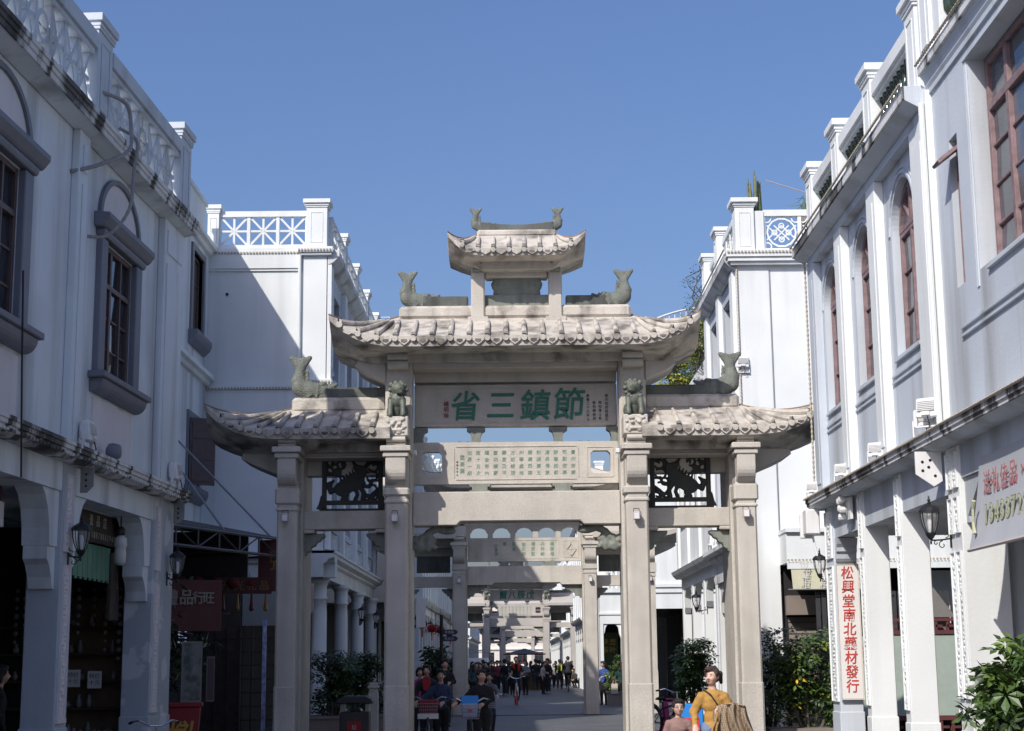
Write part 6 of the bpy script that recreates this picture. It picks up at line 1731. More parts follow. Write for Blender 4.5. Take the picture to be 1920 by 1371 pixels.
for a, b, z0, z1 in hs:
    f = MB().box(a, b, .1, .14, z0, z1).build('window', GLASS, t); MB().box((a+b)/2 - .03, (a+b)/2 + .03, .07, .1, z0, z1).box(a, b, .08, .1, z1 - .5, z1 - .44).build('frame', REDB, f)
# houses that stand behind the left and right blocks, seen in the gaps between the gates
for i, (x, y, w, z, lab) in enumerate(((-6.4, 112, 3.0, 15.2, 'plain white block rising behind the left row, seen through the near gate'), (5.2, 104, 3, 13.5, 'small white block rising behind the right row, seen through the near gate'))):
    pass
# roof terrace: shrubs, creeper, curved railing
def leaf_cluster(m, c, s, r, n=6, droop=.5):
    """a whorl of leaflets round one point"""
    a0 = r.uniform(0, 6.28); ax = Vector((r.gauss(0, .5), r.gauss(0, .5) - .25, 1)).normalized(); u = ax.orthogonal().normalized(); v = ax.cross(u)
    for i in range(n):
        a = a0 + i/n*6.283 + r.uniform(-.2, .2); d = (u*math.cos(a) + v*math.sin(a)); l = s*r.uniform(.75, 1.15); wd = ax.cross(d).normalized()*l*.2
        p0 = c + d*l*.12; p1 = c + d*l*.6 - ax*l*.06*droop; p2 = c + d*l - ax*l*.42*droop
        k = len(m.v); m.v += [tuple(p0), tuple(p1 + wd), tuple(p2), tuple(p1 - wd), tuple(p1 - ax*l*.05)]
        m.f += [(k, k+4, k+1), (k, k+3, k+4), (k+4, k+2, k+1), (k+4, k+3, k+2)]
def bush(label, loc, rx, ry, h, n, leaf, seed, mats, z0=.35, planter=True, parts=0, cat='shrub', name='shrub', group=None, kind='whorl', pbox=(.9, .5, .5), pm=None):
    r = random.Random(seed); t = thing(name, label, cat, loc, 0, group)
    lumps = [(Vector((r.uniform(-.6, .6)*rx, r.uniform(-.6, .6)*ry, lerp(z0, h, r.uniform(.25, .92)))), r.uniform(.28, .5)) for _ in range(14)]
    pts = []
    while len(pts) < n:
        c, q = lumps[r.randrange(len(lumps))]; d = Vector((r.gauss(0, 1), r.gauss(0, 1), r.gauss(0, 1))).normalized()*(r.random()**.4)
        p = c + Vector((d.x*rx*q*1.25, d.y*ry*q*1.25, d.z*(h - z0)*q*.75))
        if p.z < z0*.7 or p.z > h*1.03 or abs(p.x) > rx*1.15: continue
        pts.append(p)
    pts.sort(key=lambda p: p.y)
    ml = [MB() for _ in mats]
    wm = []
    if parts:
        for k in range(4):
            q = MB(); leaf_cluster(q, Vector((0, 0, 0)), leaf, r, 7); wm.append(q)
        wmesh = [[q.mesh('leaf_whorl', mt, recalc=False) for q in wm] for mt in mats]
    for i, p in enumerate(pts):
        j = (len(mats) - 1 if r.random() < .018 else min(len(mats) - 2, int(r.random()**1.6*(len(mats) - 1)))) if mats[-1] is YELLOW else min(len(mats) - 1, int(r.random()**1.6*len(mats)))
        if i < parts:
            o = mkobj('leaf_whorl', wmesh[j][r.randrange(4)], t, loc=p); o.rotation_euler = (r.gauss(.3, .3), r.gauss(0, .3), r.uniform(0, 6.28)); o.scale = (r.uniform(.6, 1.3),)*3
        else: leaf_cluster(ml[j], p, leaf*r.uniform(.6, 1.3), r, 6 if parts else 5)
    for j, q in enumerate(ml):
        if q.v: q.build('foliage', mats[j], t, recalc=False, kind='stuff')
    m = MB()
    for c, q in lumps[:9]: m.tube([(c.x*.15, c.y*.15, z0*.6), (c.x*.6, c.y*.6, (z0 + c.z)/2), tuple(c)], [.03, .022, .010], 5)
    m.build('stem', BARK, t)
    if planter:
        a, b, c = pbox; q = MB().prism([(-a*.92, 0), (a*.92, 0), (a, c), (-a, c)], 'y', -b, b); q.box(-a - .03, a + .03, -b - .03, b + .03, c, c + .06); q.build('planter', pm or SHUT, t)
    return t
bush('yellow-green shrub crowding the right roof terrace', (4.82, 46.3, 9.0), .85, .4, 1.8, 760, .16, 21, [LEAFY, LEAF2, LEAFY], z0=.1, planter=False)
bush('bushy dwarf tree with reddish berries on the right roof terrace', (5.45, 45.6, 9.0), .5, .4, 2.0, 520, .12, 22, [LEAF, LEAFY, LEAF2], z0=.3, planter=False)
bush('tall young palm-like plant with yellow leaves on the right roof terrace', (5.5, 46.2, 9.6), .42, .3, 2.4, 130, .28, 23, [LEAFY, LEAFY, LEAF2], z0=.2, planter=False)
t = thing('creeper', 'dark leafy creeper trailing past the right tip of the near gate\'s main roof', 'climbing plant', (4.86, 40.3, 8.7), 0)
rr = random.Random(77); ml = MB(); st = MB()
for k in range(5):
    path = [(rr.uniform(-.3, .3) + .15*math.sin(j*.8 + k), rr.uniform(-.2, .2), 2.9*(1 - j/11)) for j in range(12)]; st.tube(path, .012, 4)
    for j in range(60):
        a = rr.uniform(0, 10.99); i = int(a); p = Vector(path[i]).lerp(Vector(path[min(i+1, 11)]), a - i) + Vector((rr.gauss(0, .11), rr.gauss(0, .08), rr.gauss(0, .08)))
        leaf_cluster(ml, p, .085, rr, 3)
ml.build('foliage', LEAF3, t, recalc=False, kind='stuff'); st.build('stem', BARK, t)
t = thing('roof_railing', 'curved white railing on a roof beyond the near gate\'s right side', 'railing', (5.0, 52.0, 11.7))
m = MB()
for z, s in ((0, 1), (.75, 1)):
    m.tube([(-.9 + 2.6*u, 1.2*u, z + .9*math.sin(u*1.5)) for u in [i/12 for i in range(13)]], .035, 5)
for i in range(14):
    u = i/13; m.tube([(-.9 + 2.6*u, 1.2*u, .9*math.sin(u*1.5)), (-.9 + 2.6*u, 1.2*u, .75 + .9*math.sin(u*1.5))], .018, 4)
m.tube([(-.9, 0, 0), (0, .4, 1.2)], .02, 4); m.tube([(-.9, 0, .0), (-.9, 0, -1.5)], .04, 5); m.tube([(1.7, 1.2, .9), (1.7, 1.2, -1.5)], .04, 5); m.build('rails', LAMPW, t)

# ---------------------------------------------------------------- greenery at street level
bush('large glossy umbrella-leaf shrub at the near right edge, in front of the broad pillar', (5.22, 15.4, 0), 1.0, .55, 1.70, 900, .155, 31, [LEAF, LEAF2, LEAF3], z0=.5, parts=260, pbox=(.8, .45, .5))
bush('umbrella-leaf shrub with yellow tips between the near gate and the right pillar', (4.95, 27.6, 0), .78, .5, 2.05, 1100, .13, 32, [LEAF, LEAF2, LEAF3, YELLOW], z0=.35, pbox=(.7, .4, .4))
bush('dark lower shrub behind the near gate\'s right outer pillar', (4.4, 28.4, 0), .5, .4, 1.75, 400, .12, 33, [LEAF3, LEAF], z0=.3, pbox=(.4, .35, .35))
bush('green shrub in a planter framed by the near gate\'s right bay', (3.68, 33.6, 0), .52, .45, 1.95, 700, .12, 34, [LEAF, LEAF2, LEAF3, YELLOW], z0=.4, pbox=(.5, .4, .42), pm=paint((.45, .33, .22)))
bush('dark shrub in the shade at the foot of the round columns, left one', (-3.85, 34.6, 0), .55, .45, 1.85, 620, .13, 35, [LEAF3, LEAF], z0=.35, pbox=(.5, .35, .45))
bush('dark shrub in the shade at the foot of the round columns, right one', (-3.15, 35.4, 0), .5, .45, 1.75, 560, .13, 36, [LEAF3, LEAF], z0=.35, pbox=(.45, .35, .45))
bush('small dark palm-like shrub by the shaded left row beyond the near gate', (-2.35, 48.0, 0), .35, .35, 2.0, 200, .22, 37, [LEAF3], z0=.5, pbox=(.3, .3, .45))
bush('small shrub beside the far signpost on the shaded side', (-2.25, 60.0, 0), .3, .3, 1.9, 120, .18, 38, [LEAF3, LEAF], z0=.5, pbox=(.3, .3, .45))
bush('small green shrub by the white corner house beyond the second gate', (3.6, 58.6, 0), .35, .3, 1.75, 160, .15, 39, [LEAF, LEAF2], z0=.5, pbox=(.3, .3, .45))
t = thing('litter_bin', 'dark street litter bin with a rounded lid and red label, shaded left side', 'litter bin', (-2.95, 30.2, 0))
MB().box(-.27, .27, -.24, .24, .08, .72).build('bin_body', paint((.05, .045, .045)), t, bevel=.02)
MB().prism([(-.34, .86), (.34, .86), (.33, .93), (.2, 1.0), (-.2, 1.0), (-.33, .93)], 'y', -.28, .28).build('lid', paint((.03, .032, .036)), t, bevel=.02)
MB().box(-.26, -.2, -.2, .2, .721, .858).box(.2, .26, -.2, .2, .721, .858).lathe([(.08, .722), (.1, .75), (.06, .8), (.09, .857)], 10).build('lid_support', STEEL, t)
MB().box(-.13, .13, -.25, -.242, .22, .55).build('label', paint((.35, .02, .02)), t); letters([('垃', -.0, .44, .1), ('圾', 0, .32, .1)], -.252, .004).build('writing', SIGNW, t)
for x in (-.2, .2): MB().box(x - .03, x + .03, -.2, .2, 0, .08).build('foot', BLACK, t)
bol = MB().box(-.10, .10, -.10, .10, 0, 1.0).prism([(-.1, 1.0), (.1, 1.0), (.07, 1.08), (-.07, 1.08)], 'y', -.09, .09).box(-.11, .11, -.11, .11, 1.081, 1.14).box(-.08, .08, -.08, .08, 1.14, 1.2).mesh('stone_bollard', STONE)
for i, (x, y) in enumerate(((-2.88, 33.2), (-2.95, 36.6))):
    tag(mkobj('stone_bollard', bol, loc=(x, y, 0), bevel=.01), '%s stone bollard with a stepped cap by the shaded left shrubs' % ('nearer', 'farther')[i], 'bollard', 'stone bollards by the left shrubs')
t = thing('signpost', 'dark street signpost with two arrow-shaped direction boards on the shaded side', 'signpost', (-2.05, 45.5, 0))
MB().tube([(0, 0, 0), (0, 0, 2.9)], .05, 8).build('pole', BLACK, t)
for i, z in enumerate((2.24, 2.42)):
    q = MB().prism([(.05, z - .07), (.40, z - .07), (.47, z), (.40, z + .07), (.05, z + .07)], 'y', -.02, .02).build('arrow_board', paint((.02, .03, .06)), t)
    letters([(c, .13 + .09*j, z, .085) for j, c in enumerate(('陈白沙', '景堤路')[i])], -.022, .004).build('writing', paint((.4, .42, .45)), q)
for i, (x, y, z, lab) in enumerate(((-2.85, 50.0, 2.75, 'nearest'), (-2.75, 54.0, 2.7, 'second'), (-2.7, 59, 2.75, 'third'), (-2.45, 62, 2.65, 'largest, farthest'))):
    t = thing('red_lantern', 'round red cloth lantern hanging along the shaded left arcade, %s' % lab, 'lantern', (x, y, z), 0, 'red lanterns along the left arcade')
    MB().ball((0, 0, 0), (.17, .17, .14), 12, 7).build('lantern_body', cloth((.30, .02, .04)), t); MB().lathe([(.05, .13), (.05, .16)], 8).build('end_cap', GOLD, t); MB().lathe([(.05, -.16), (.05, -.13)], 8).build('end_cap', GOLD, t)
    MB().tube([(0, 0, .16), (0, 0, .75)], .008, 4).build('cord', BLACK, t); MB().lathe([(.02, -.40), (.025, -.2), (.015, -.16)], 6).build('tassel', REDP, t)
for i, (x, y, w) in enumerate(((-3.35, 56.5, 'cream house'), (-3.2, 63.5, 'slim-pillar row, nearest'), (-3.2, 68, 'slim-pillar row, second'), (-3.15, 73, 'slim-pillar row, third'))):
    lantern((x - .3, y, 2.9), R(90), 'black wall lantern on the ' + w + (' end' if i else ''), .9, .25)
lantern((4.1, 60.58, 3.0), R(0), 'black wall lantern on the sunlit corner house beyond the second gate', .9, .25)
t = thing('banner', 'pale cloth banner hanging by the shaded left row beyond the gate', 'banner', (-2.75, 47.6, 2.6)); MB().box(-.14, .14, -.01, .01, 0, .85).build('cloth', SIGNW, t)
t = thing('yellow_notice', 'green and yellow shop banner in the dark doorway beyond the second gate', 'banner', (3.62, 62.4, 1.7)); MB().box(-.35, .35, -.02, .02, -.6, .95).build('cloth', paint((.06, .10, .03)), t)
letters([(c, -.15 + .3*(i % 2), .6 - .3*(i//2), .26) for i, c in enumerate('特惠茶叶')], -.024, .006, bold=.02).build('writing', GOLD, t)
MB().box(-300, 300, 49.0, 49.12, .0, .02).build('drain_line', paint((.06, .06, .065)), kind='structure')
# small truck parked far down
t = thing('small_truck', 'small white truck with a railed load bed, parked beyond the crowd', 'truck', (-2.2, 92, 0), 0)
m = MB().prism([(-.1, .35), (1.3, .35), (1.3, 1.75), (.35, 1.8), (.0, 1.15), (-.1, 1.0)], 'x', -.72, .72); m.build('cab', LAMPW, t, bevel=.05)
MB().prism([(.02, 1.14), (.31, 1.72), (.335, 1.72), (.06, 1.12)], 'x', -.62, .62).build('windscreen', GLASS, t)
MB().box(-.75, .75, 1.32, 3.6, .6, .95).build('load_bed', LAMPW, t)
r_ = MB()
for x in (-.75, .75):
    r_.tube([(x, 1.4, .9), (x, 1.4, 2.1)], .025, 4); r_.tube([(x, 3.5, .9), (x, 3.5, 2.1)], .025, 4)
    for z in (1.3, 1.7, 2.1): r_.tube([(x, 1.4, z), (x, 3.5, z)], .02, 4)
for z in (1.7, 2.1): r_.tube([(-.75, 1.4, z), (.75, 1.4, z)], .02, 4)
r_.build('bed_rails', STEEL, t)
for x in (-.62, .62):
    for y in (.35, 2.8): MB().lathe([(.1, -.09), (.29, -.08), (.3, 0), (.29, .08), (.1, .09)], 14, (x, y, .3), 'x').build('wheel', RUBBER, t)
    MB().ball((x*.85, -.09, .72), (.11, .04, .08), 8, 5).build('headlight', BULB, t)
t = thing('parasol', 'dark flat parasol over a stall in the far crowd', 'parasol', (.55, 92, 0))
MB().lathe([(1.2, 1.95), (1.22, 2.0), (.6, 2.15), (.05, 2.3)], 12).build('canopy', paint((.03, .03, .035)), t); MB().tube([(0, 0, 0), (0, 0, 2.2)], .03, 6).build('pole', STEEL, t)
t = thing('stall_counter', 'wooden stall counter under the far parasol', 'stall', (.9, 93.5, 0)); MB().box(-1.1, 1.1, -.3, .3, 0, .85).build('counter', WOOD, t); MB().box(-1.2, 1.2, -.4, .4, .85, .9).build('top', DARKB, t)
# ---------------------------------------------------------------- people and bicycles
_body = {}
def body_prims(pose, fine):
    """tapered limbs of a 1 m tall unit figure facing -y; tags: 0 skin 1 top 2 trousers 3 shoes 4 collar"""
    P = []
    lean = pose.get('lean', 0.0); sit = pose.get('sit', 0.0); wid = pose.get('w', 1.0); tw = pose.get('turn', 0.0)
    ph = pose.get('hip', .50)
    def tr(z, x=0, y=0): return (x*wid, y - lean*(z - ph), z)
    def C(a, b, ra, rb, t): P.append(('c', a, b, ra, rb, t))
    top = pose.get('toptag', 1)
    P.append(('e', tr(ph + .015, 0, .005), (.088*wid, .066, .065), 2))
    P.append(('e', tr(ph + .10), (.080*wid, .060, .085), top)); P.append(('e', tr(ph + .215, 0, .0), (.100*wid, .066, .105), top)); P.append(('e', tr(ph + .275, 0, .004), (.098*wid, .052, .05), top))
    P.append(('e', tr(ph + .03), (.091*wid, .068, .05), top))
    C(tr(ph + .295, 0, .004), tr(ph + .355, 0, -.006), .036, .030, 0)
    P.append(('e', tr(ph + .292, 0, .004), (.056*wid, .045, .020), pose.get('collar', top)))
    for s in (-1, 1): C(tr(ph + .285, s*.03, .004), tr(ph + .262, s*.088, .002), .034, .030, top)
    hs = pose.get('hs', 1.0); hd = tr(ph + .425 + .03*(hs - 1), 0, -.012)
    ch, sh = math.cos(tw), math.sin(tw)
    def H(x, y, z):
        x *= hs; y *= hs; z *= hs
        return (hd[0] + x*ch - y*sh, hd[1] + x*sh + y*ch, hd[2] + z)
    n0 = len(P)
    P.append(('e', H(0, .004, .012), (.050, .060, .058), 0)); P.append(('e', H(0, -.014, -.022), (.041, .043, .046), 0)); P.append(('e', H(0, -.028, -.048), (.022, .02, .018), 0))
    C(H(0, -.054, .004), H(0, -.066, -.018), .007, .011, 0)
    if hs != 1: P[n0:] = [('e', q[1], tuple(r*hs for r in q[2]), 0) if q[0] == 'e' else q for q in P[n0:]]
    for s in (-1, 1):
        P.append(('e', H(s*.050, .004, -.006), (.009, .014, .018), 0)); P.append(('e', H(s*.024, -.046, -.02), (.016, .012, .014), 0))
        kx, ky, kz = pose['knee'][(s+1)//2]; ax_, ay, az = pose['ank'][(s+1)//2]; hx = s*.048*wid
        C((hx, 0, ph), (kx, ky, kz), .066*wid**.5, .044, 2); C((kx, ky, kz), (ax_, ay, az), .043, .027, 2)
        C((ax_, ay + .012, az - .018), (ax_*1.05, ay - .07, az - .026), .026, .02, 3)
        ex, ey, ez = pose['elb'][(s+1)//2]; wx, wy, wz = pose['wri'][(s+1)//2]
        S = tr(ph + .258, s*.094)
        st = pose.get('sleeve', 1.12)
        C(S, (ex, ey, ez), .038*st, .031*st, top); C((ex, ey, ez), (wx, wy, wz), .031*st, .020*st, top)
        d = (Vector((wx, wy, wz)) - Vector((ex, ey, ez))).normalized()
        g = Vector(pose['grip'][(s+1)//2]).normalized() if 'grip' in pose else Vector((s*-.25, -.15, -1)).normalized()
        w0 = Vector((wx, wy, wz)) + d*.014; sd = d.cross(Vector((0, 1, 0.01))).normalized(); pm = d.cross(sd)
        C(tuple(w0 - d*.02), tuple(w0 + d*.012), .0165, .017, 0); C(tuple(w0 + d*.012 - sd*.008), tuple(w0 + d*.03 - sd*.01), .013, .013, 0); C(tuple(w0 + d*.012 + sd*.008), tuple(w0 + d*.03 + sd*.01), .013, .013, 0)
        if fine:
            for i, (o, l) in enumerate(((-.018, .034), (-.006, .040), (.006, .037), (.017, .028))):
                b = w0 + d*.036 + sd*o; m = b + (d*.75 + g*.35).normalized()*l*.5; e = m + (d*.3 + g*.8).normalized()*l*.5
                C(tuple(b), tuple(m), .0065, .006, 0); C(tuple(m), tuple(e), .006, .005, 0)
            b = w0 + d*.01 - sd*.017*s; C(tuple(b), tuple(b + (d*.6 - sd*s*.6 + g*.2).normalized()*.03), .0075, .0055, 0)
        else:
            for o in (-.014, 0, .014):
                b = w0 + d*.034 + sd*o; C(tuple(b), tuple(b + (d*.6 + g*.5).normalized()*.032), .008, .007, 0)
            b = w0 + d*.01 - sd*.015*s; C(tuple(b), tuple(b + (d*.6 - sd*s*.6).normalized()*.028), .008, .006, 0)
    return P, H
def L2(l, r): return (l, r)
ST = dict(knee=L2((-.052, -.01, .27), (.052, -.005, .27)), ank=L2((-.055, .01, .045), (.058, .0, .045)), elb=L2((-.135, .02, .645), (.135, .02, .645)), wri=L2((-.14, -.03, .515), (.14, -.03, .515)))
WALK = dict(knee=L2((-.05, -.07, .275), (.05, .02, .27)), ank=L2((-.05, -.10, .05), (.05, .13, .07)), elb=L2((-.135, .05, .65), (.135, -.03, .65)), wri=L2((-.135, .06, .52), (.13, -.11, .55)), lean=.04)
PUSH = dict(knee=L2((-.05, -.05, .275), (.05, .02, .27)), ank=L2((-.05, -.06, .05), (.05, .09, .06)), elb=L2((-.17, -.05, .68), (.12, -.02, .66)), wri=L2((-.27, -.17, .615), (.03, -.16, .60)), lean=.10, grip=L2((0, -.2, -1), (0, -.2, -1)))
RIDE = dict(hip=.55, knee=L2((-.065, -.20, .44), (.065, -.16, .33)), ank=L2((-.06, -.13, .24), (.06, -.12, .11)), elb=L2((-.15, -.12, .72), (.15, -.12, .72)), wri=L2((-.13, -.26, .66), (.13, -.26, .66)), lean=.22, grip=L2((0, -.2, -1), (0, -.2, -1)))
CHAT = dict(knee=ST['knee'], ank=ST['ank'], elb=L2((-.135, .01, .65), (.14, .01, .66)), wri=L2((-.14, -.03, .52), (.06, -.13, .64)))
CROUCH = dict(hip=.22, knee=L2((-.07, -.17, .27), (.07, -.18, .27)), ank=L2((-.06, -.05, .045), (.06, -.06, .045)), elb=L2((-.12, -.12, .36), (.12, -.12, .36)), wri=L2((-.06, -.22, .30), (.06, -.22, .30)), lean=.35)
HOLD = dict(knee=L2((-.05, -.04, .275), (.05, .01, .27)), ank=L2((-.05, -.05, .05), (.05, .06, .06)), elb=L2((-.15, .02, .65), (.15, .0, .66)), wri=L2((-.155, -.06, .545), (.045, -.14, .655)), grip=L2((0, -.3, -1), (-.5, -.2, -.6)), sleeve=1.22, hs=1.06)
KIDP = dict(knee=L2((-.05, -.03, .25), (.05, .01, .25)), ank=L2((-.05, -.03, .05), (.05, .03, .05)), elb=L2((-.145, .02, .62), (.16, -.01, .63)), wri=L2((-.15, -.03, .50), (.275, -.05, .60)), sleeve=1.15, turn=.1, hip=.47, collar=1, hs=1.22, w=1.1)

def person(label, loc, rot, h, pose, top, bot, shoe=(.03, .03, .03), hair='short', res=.02, skin=None, group=None, hairm=None, head=1.0, face=True, accent=None):
    fine = res < .013
    t = thing('person', label, 'person', loc, rot, group)
    key = (id(pose), res)
    if key not in _body:
        P, H = body_prims(pose, fine)
        if head != 1.0:
            pass
        m, fm = sdf(P, res, .011)
        _body[key] = (m, fm, H)
    m, fm, H = _body[key]
    mats = [skin or SKIN, cloth(top), cloth(bot), paint(shoe), cloth(accent or top)]
    if fine:                                       # loose cloth: soft folds pushed into the clothed skin
        tagv = {}
        for q, g in zip(m.f, fm):
            for i in q: tagv[i] = g
        fo = MB(); fo.f = m.f
        for i, v in enumerate(m.v):
            p = Vector(v)
            if tagv.get(i, 0) in (1, 2, 4):
                nz = mnoise.noise_vector(Vector((p.x*22, p.y*22, p.z*38 + 7))) ; n2 = mnoise.noise_vector(Vector((p.x*60, p.y*60, p.z*50)))
                p = p + nz*.0062 + n2*.0022
            fo.v.append(tuple(p))
        m = fo
    me = m.mesh('body', mats, smooth=True, recalc=False, fm=fm)
    b = mkobj('body', me, t); b.scale = (h, h, h)
    K = pose.get('hs', 1.0)
    hp = [('e', H(0, .010, .020), (.0545, .062, .058), 0), ('e', H(0, .022, -.004), (.053, .050, .05), 0), ('e', H(0, -.030, .052), (.042, .030, .022), 0)]
    for s in (-1, 1): hp.append(('e', H(s*.045, -.010, .022), (.014, .03, .03), 0))
    if hair == 'long': hp += [('c', H(0, .03, .0), H(0, .045, -.10), .048, .05, 0)]
    if hair == 'bob': hp += [('c', H(-.042, .01, .0), H(-.042, .01, -.05), .024, .02, 0), ('c', H(.042, .01, .0), H(.042, .01, -.05), .024, .02, 0), ('e', H(0, .03, -.03), (.045, .035, .04), 0)]
    if hair == 'tail': hp += [('c', H(0, .06, .02), H(.015, .095, .015), .016, .022, 0), ('c', H(.015, .095, .015), H(.02, .105, -.05), .024, .014, 0)]
    if hair == 'helmet': hp = [('e', H(0, .004, .026), (.062, .075, .058), 0)]
    hp = [('e', q[1], tuple(r*K for r in q[2]), 0) if q[0] == 'e' else q for q in hp]
    kk = ('hair', id(pose), res, hair)
    if kk not in _body: _body[kk] = sdf(hp, min(res*.7, .012), .012)
    hm = _body[kk]
    # keep the face clear of hair
    q = MB(); q.v = hm[0].v; q.f = hm[0].f
    ho = mkobj('hair', q.mesh('hair', hairm or HAIR, smooth=True, recalc=False), t); ho.scale = (h, h, h)
    if face:
        f = MB(); g = MB(); lp = MB()
        for s in (-1, 1):
            c = H(s*.020, -.0525, .000); f.ball(c, (.0075, .004, .0038), 6, 4)
            c = H(s*.021, -.0535, .014); g.ball(c, (.011, .004, .0022), 6, 4)
        c = H(0, -.0575, -.036); lp.ball(c, (.0135, .005, .0045), 8, 4)
        for nm, mm, mt in (('eyes', f, HAIR), ('eyebrows', g, HAIR), ('mouth', lp, LIP)):
            o = mm.build(nm, mt, t); o.scale = (h, h, h)
            o['kind'] = 'stuff' if nm != 'mouth' else 'thing'
            if nm == 'mouth': del o['kind']
    return t

def bicycle(label, loc, rot, frame=(.02, .02, .02), tyre=None, basket=True, s=1.0, group=None, rim=None):
    t = thing('bicycle', label, 'bicycle', loc, rot, group); t.scale = (s,)*3
    fm = paint(frame); r = .33
    for y in (-.52, .52):
        wp = MB().tube([(0, y + (r - .02)*math.cos(a), r + (r - .02)*math.sin(a)) for a in [i/28*6.2832 for i in range(28)]], .02, 6, closed=True).build('wheel', tyre or RUBBER, t)
        MB().tube([(0, y + (r - .045)*math.cos(a), r + (r - .045)*math.sin(a)) for a in [i/24*6.2832 for i in range(24)]], .010, 5, closed=True).build('rim', rim or CHROME, wp)
        sp = MB()
        for i in range(14):
            a = i/14*6.2832; sp.tube([(.02*(-1)**i, y, r), (0, y + (r - .05)*math.cos(a), r + (r - .05)*math.sin(a))], .0025, 3)
        sp.lathe([(.02, -.04), (.02, .04)], 8, (0, y, r), 'x'); sp.build('spokes', CHROME, wp, kind='stuff')
    f = MB()
    hd0, hd1, seat, bb, rear, front = (0, -.38, .78), (0, -.41, .66), (0, .16, .74), (0, .06, .30), (0, .52, .33), (0, -.52, .33)
    f.tube([hd1, bb], .018, 6); f.tube([(0, -.39, .72), (0, .14, .60)], .016, 6); f.tube([seat, bb], .016, 6)
    for x in (-.05, .05): f.tube([bb, (x, .52, .33)], .010, 5); f.tube([(0, .15, .62), (x, .52, .33)], .010, 5); f.tube([hd1, (x, -.42, .62), (x, -.52, .33)], .012, 5)
    f.tube([hd0, hd1], .022, 6); f.build('frame', fm, t)
    MB().tube([(0, -.38, .78), (0, -.37, .93)], .014, 6).tube([(-.30, -.22, .98), (-.22, -.28, 1.0), (-.08, -.36, .93), (.08, -.36, .93), (.22, -.28, 1.0), (.30, -.22, .98)], .013, 6).build('handlebar', CHROME, t)
    MB().tube([(-.30, -.22, .98), (-.33, -.12, .96)], .018, 6).tube([(.30, -.22, .98), (.33, -.12, .96)], .018, 6).build('grips', RUBBER, t)
    MB().ball((0, .2, .80), (.09, .13, .04), 8, 5).build('saddle', RUBBER, t); MB().tube([(0, .17, .78), (0, .16, .74)], .014, 5).build('seat_post', CHROME, t)
    MB().tube([(-.08, .06, .30), (.08, .06, .30), ], .012, 5).tube([(.08, .06, .30), (.09, .12, .16)], .012, 5).tube([(-.08, .06, .30), (-.09, .0, .44)], .012, 5).box(.08, .16, .09, .15, .14, .16).box(-.16, -.08, -.03, .03, .43, .45).build('pedals', BLACK, t)
    mg = MB()
    for y, a0, a1 in ((-.52, .5, 2.6), (.52, .2, 2.7)): mg.tube([(0, y + (r + .025)*math.cos(lerp(a0, a1, i/8)), r + (r + .025)*math.sin(lerp(a0, a1, i/8))) for i in range(9)], .022, 5)
    mg.build('mudguards', fm, t)
    if basket:
        b = MB()
        for k in range(5):
            z = .68 + .055*k; e = .13 + .012*k; b.tube([(-e, -.66 - .01*k, z), (e, -.66 - .01*k, z), (e, -.44, z), (-e, -.44, z)], .005, 4, closed=True)
        for k in range(9):
            x = -.16 + .04*k; b.tube([(x*.8, -.66, .68), (x, -.70, .90)], .004, 3); b.tube([(x*.8, -.44, .68), (x, -.44, .90)], .004, 3)
        b.box(-.13, .13, -.66, -.44, .675, .682); b.build('basket', STEEL, t)
    return t

NAVY, BLK = (.022, .028, .06), (.012, .012, .014)
# the woman and the boy
wl = at(1338, 1371, 20.0); W0 = person('woman in a mustard sweater carrying a checked coat and holding a boy\'s hand', (wl.x, 20.0, 0), .0, 1.51, dict(HOLD, turn=-.62, w=.92), (.42, .235, .06), (.16, .21, .31), (.5, .5, .5), 'tail', .0085, hairm=HAIRB, skin=mk('fair skin', (.62, .40, .31), .5, var=.03))
kl = at(1272, 1371, 20.15); K0 = person('small boy in a dusty rose ribbed sweater looking down, holding the woman\'s hand', (kl.x, 20.1, 0), 0, 1.14, KIDP, (.27, .165, .145), (.012, .012, .015), (.1, .1, .1), 'short', .0095, skin=mk('fair skin child', (.58, .37, .28), .5, var=.03))
gl_ = MB()
Hk = _body[(id(KIDP), .0095)][2]
for s in (-1, 1):
    c = Hk(s*.020, -.062, .0); gl_.tube([(c[0] + .015*math.cos(a), c[1], c[2] + .011*math.sin(a)) for a in [i/10*6.28 for i in range(10)]], .0022, 4, closed=True)
    gl_.tube([(c[0] + s*.014, c[1], c[2]), Hk(s*.05, -.01, .0)], .002, 4)
o = gl_.build('glasses', STEEL, K0); o.scale = (1.14,)*3
o = MB().tube([(-.095*1.6*.9, -.02, .79*1.6), (-.04, -.118, .74*1.6), (.05, -.125, .655*1.6), (.10, -.08, .60*1.6)], .009, 5).build('bag_strap', BLACK, W0)
# checked coat over her arm
t = thing('coat', 'brown houndstooth coat draped over the woman\'s forearm', 'coat', (wl.x + .19, 19.80, .52), 0)
def coat(u, v):
    a = lerp(-.5, .5, u); fold = .05*math.sin(u*17 + v*2) + .03*math.sin(u*31 + 1)
    wv = .5 + .5*(1 - v); x = a*(.36 + .16*(1 - v)) + .07*(1 - v)*math.sin(v*5) ; y = -.075 + fold*(.35 + .9*(1 - v)) - .10*math.sin(math.pi*u)*(.4 + .6*v)
    z = v*.56 + (.03*math.sin(u*9) if v < .08 else 0) - .05*(abs(a)*2)**2*v
    return (x, y, z)
m = MB().grid(coat, 46, 22)
def coat2(u, v):
    x, y, z = coat(u, 1); q = coat(u, 1 - v*.75); b = .17*math.sin(v*math.pi/2)
    return (lerp(x, q[0], v), y + b + .03*math.sin(u*13 + v*3), z + .045*math.sin(v*math.pi)*(1 - v) - (z - q[2])*v*.95)
m.grid(coat2, 40, 12)
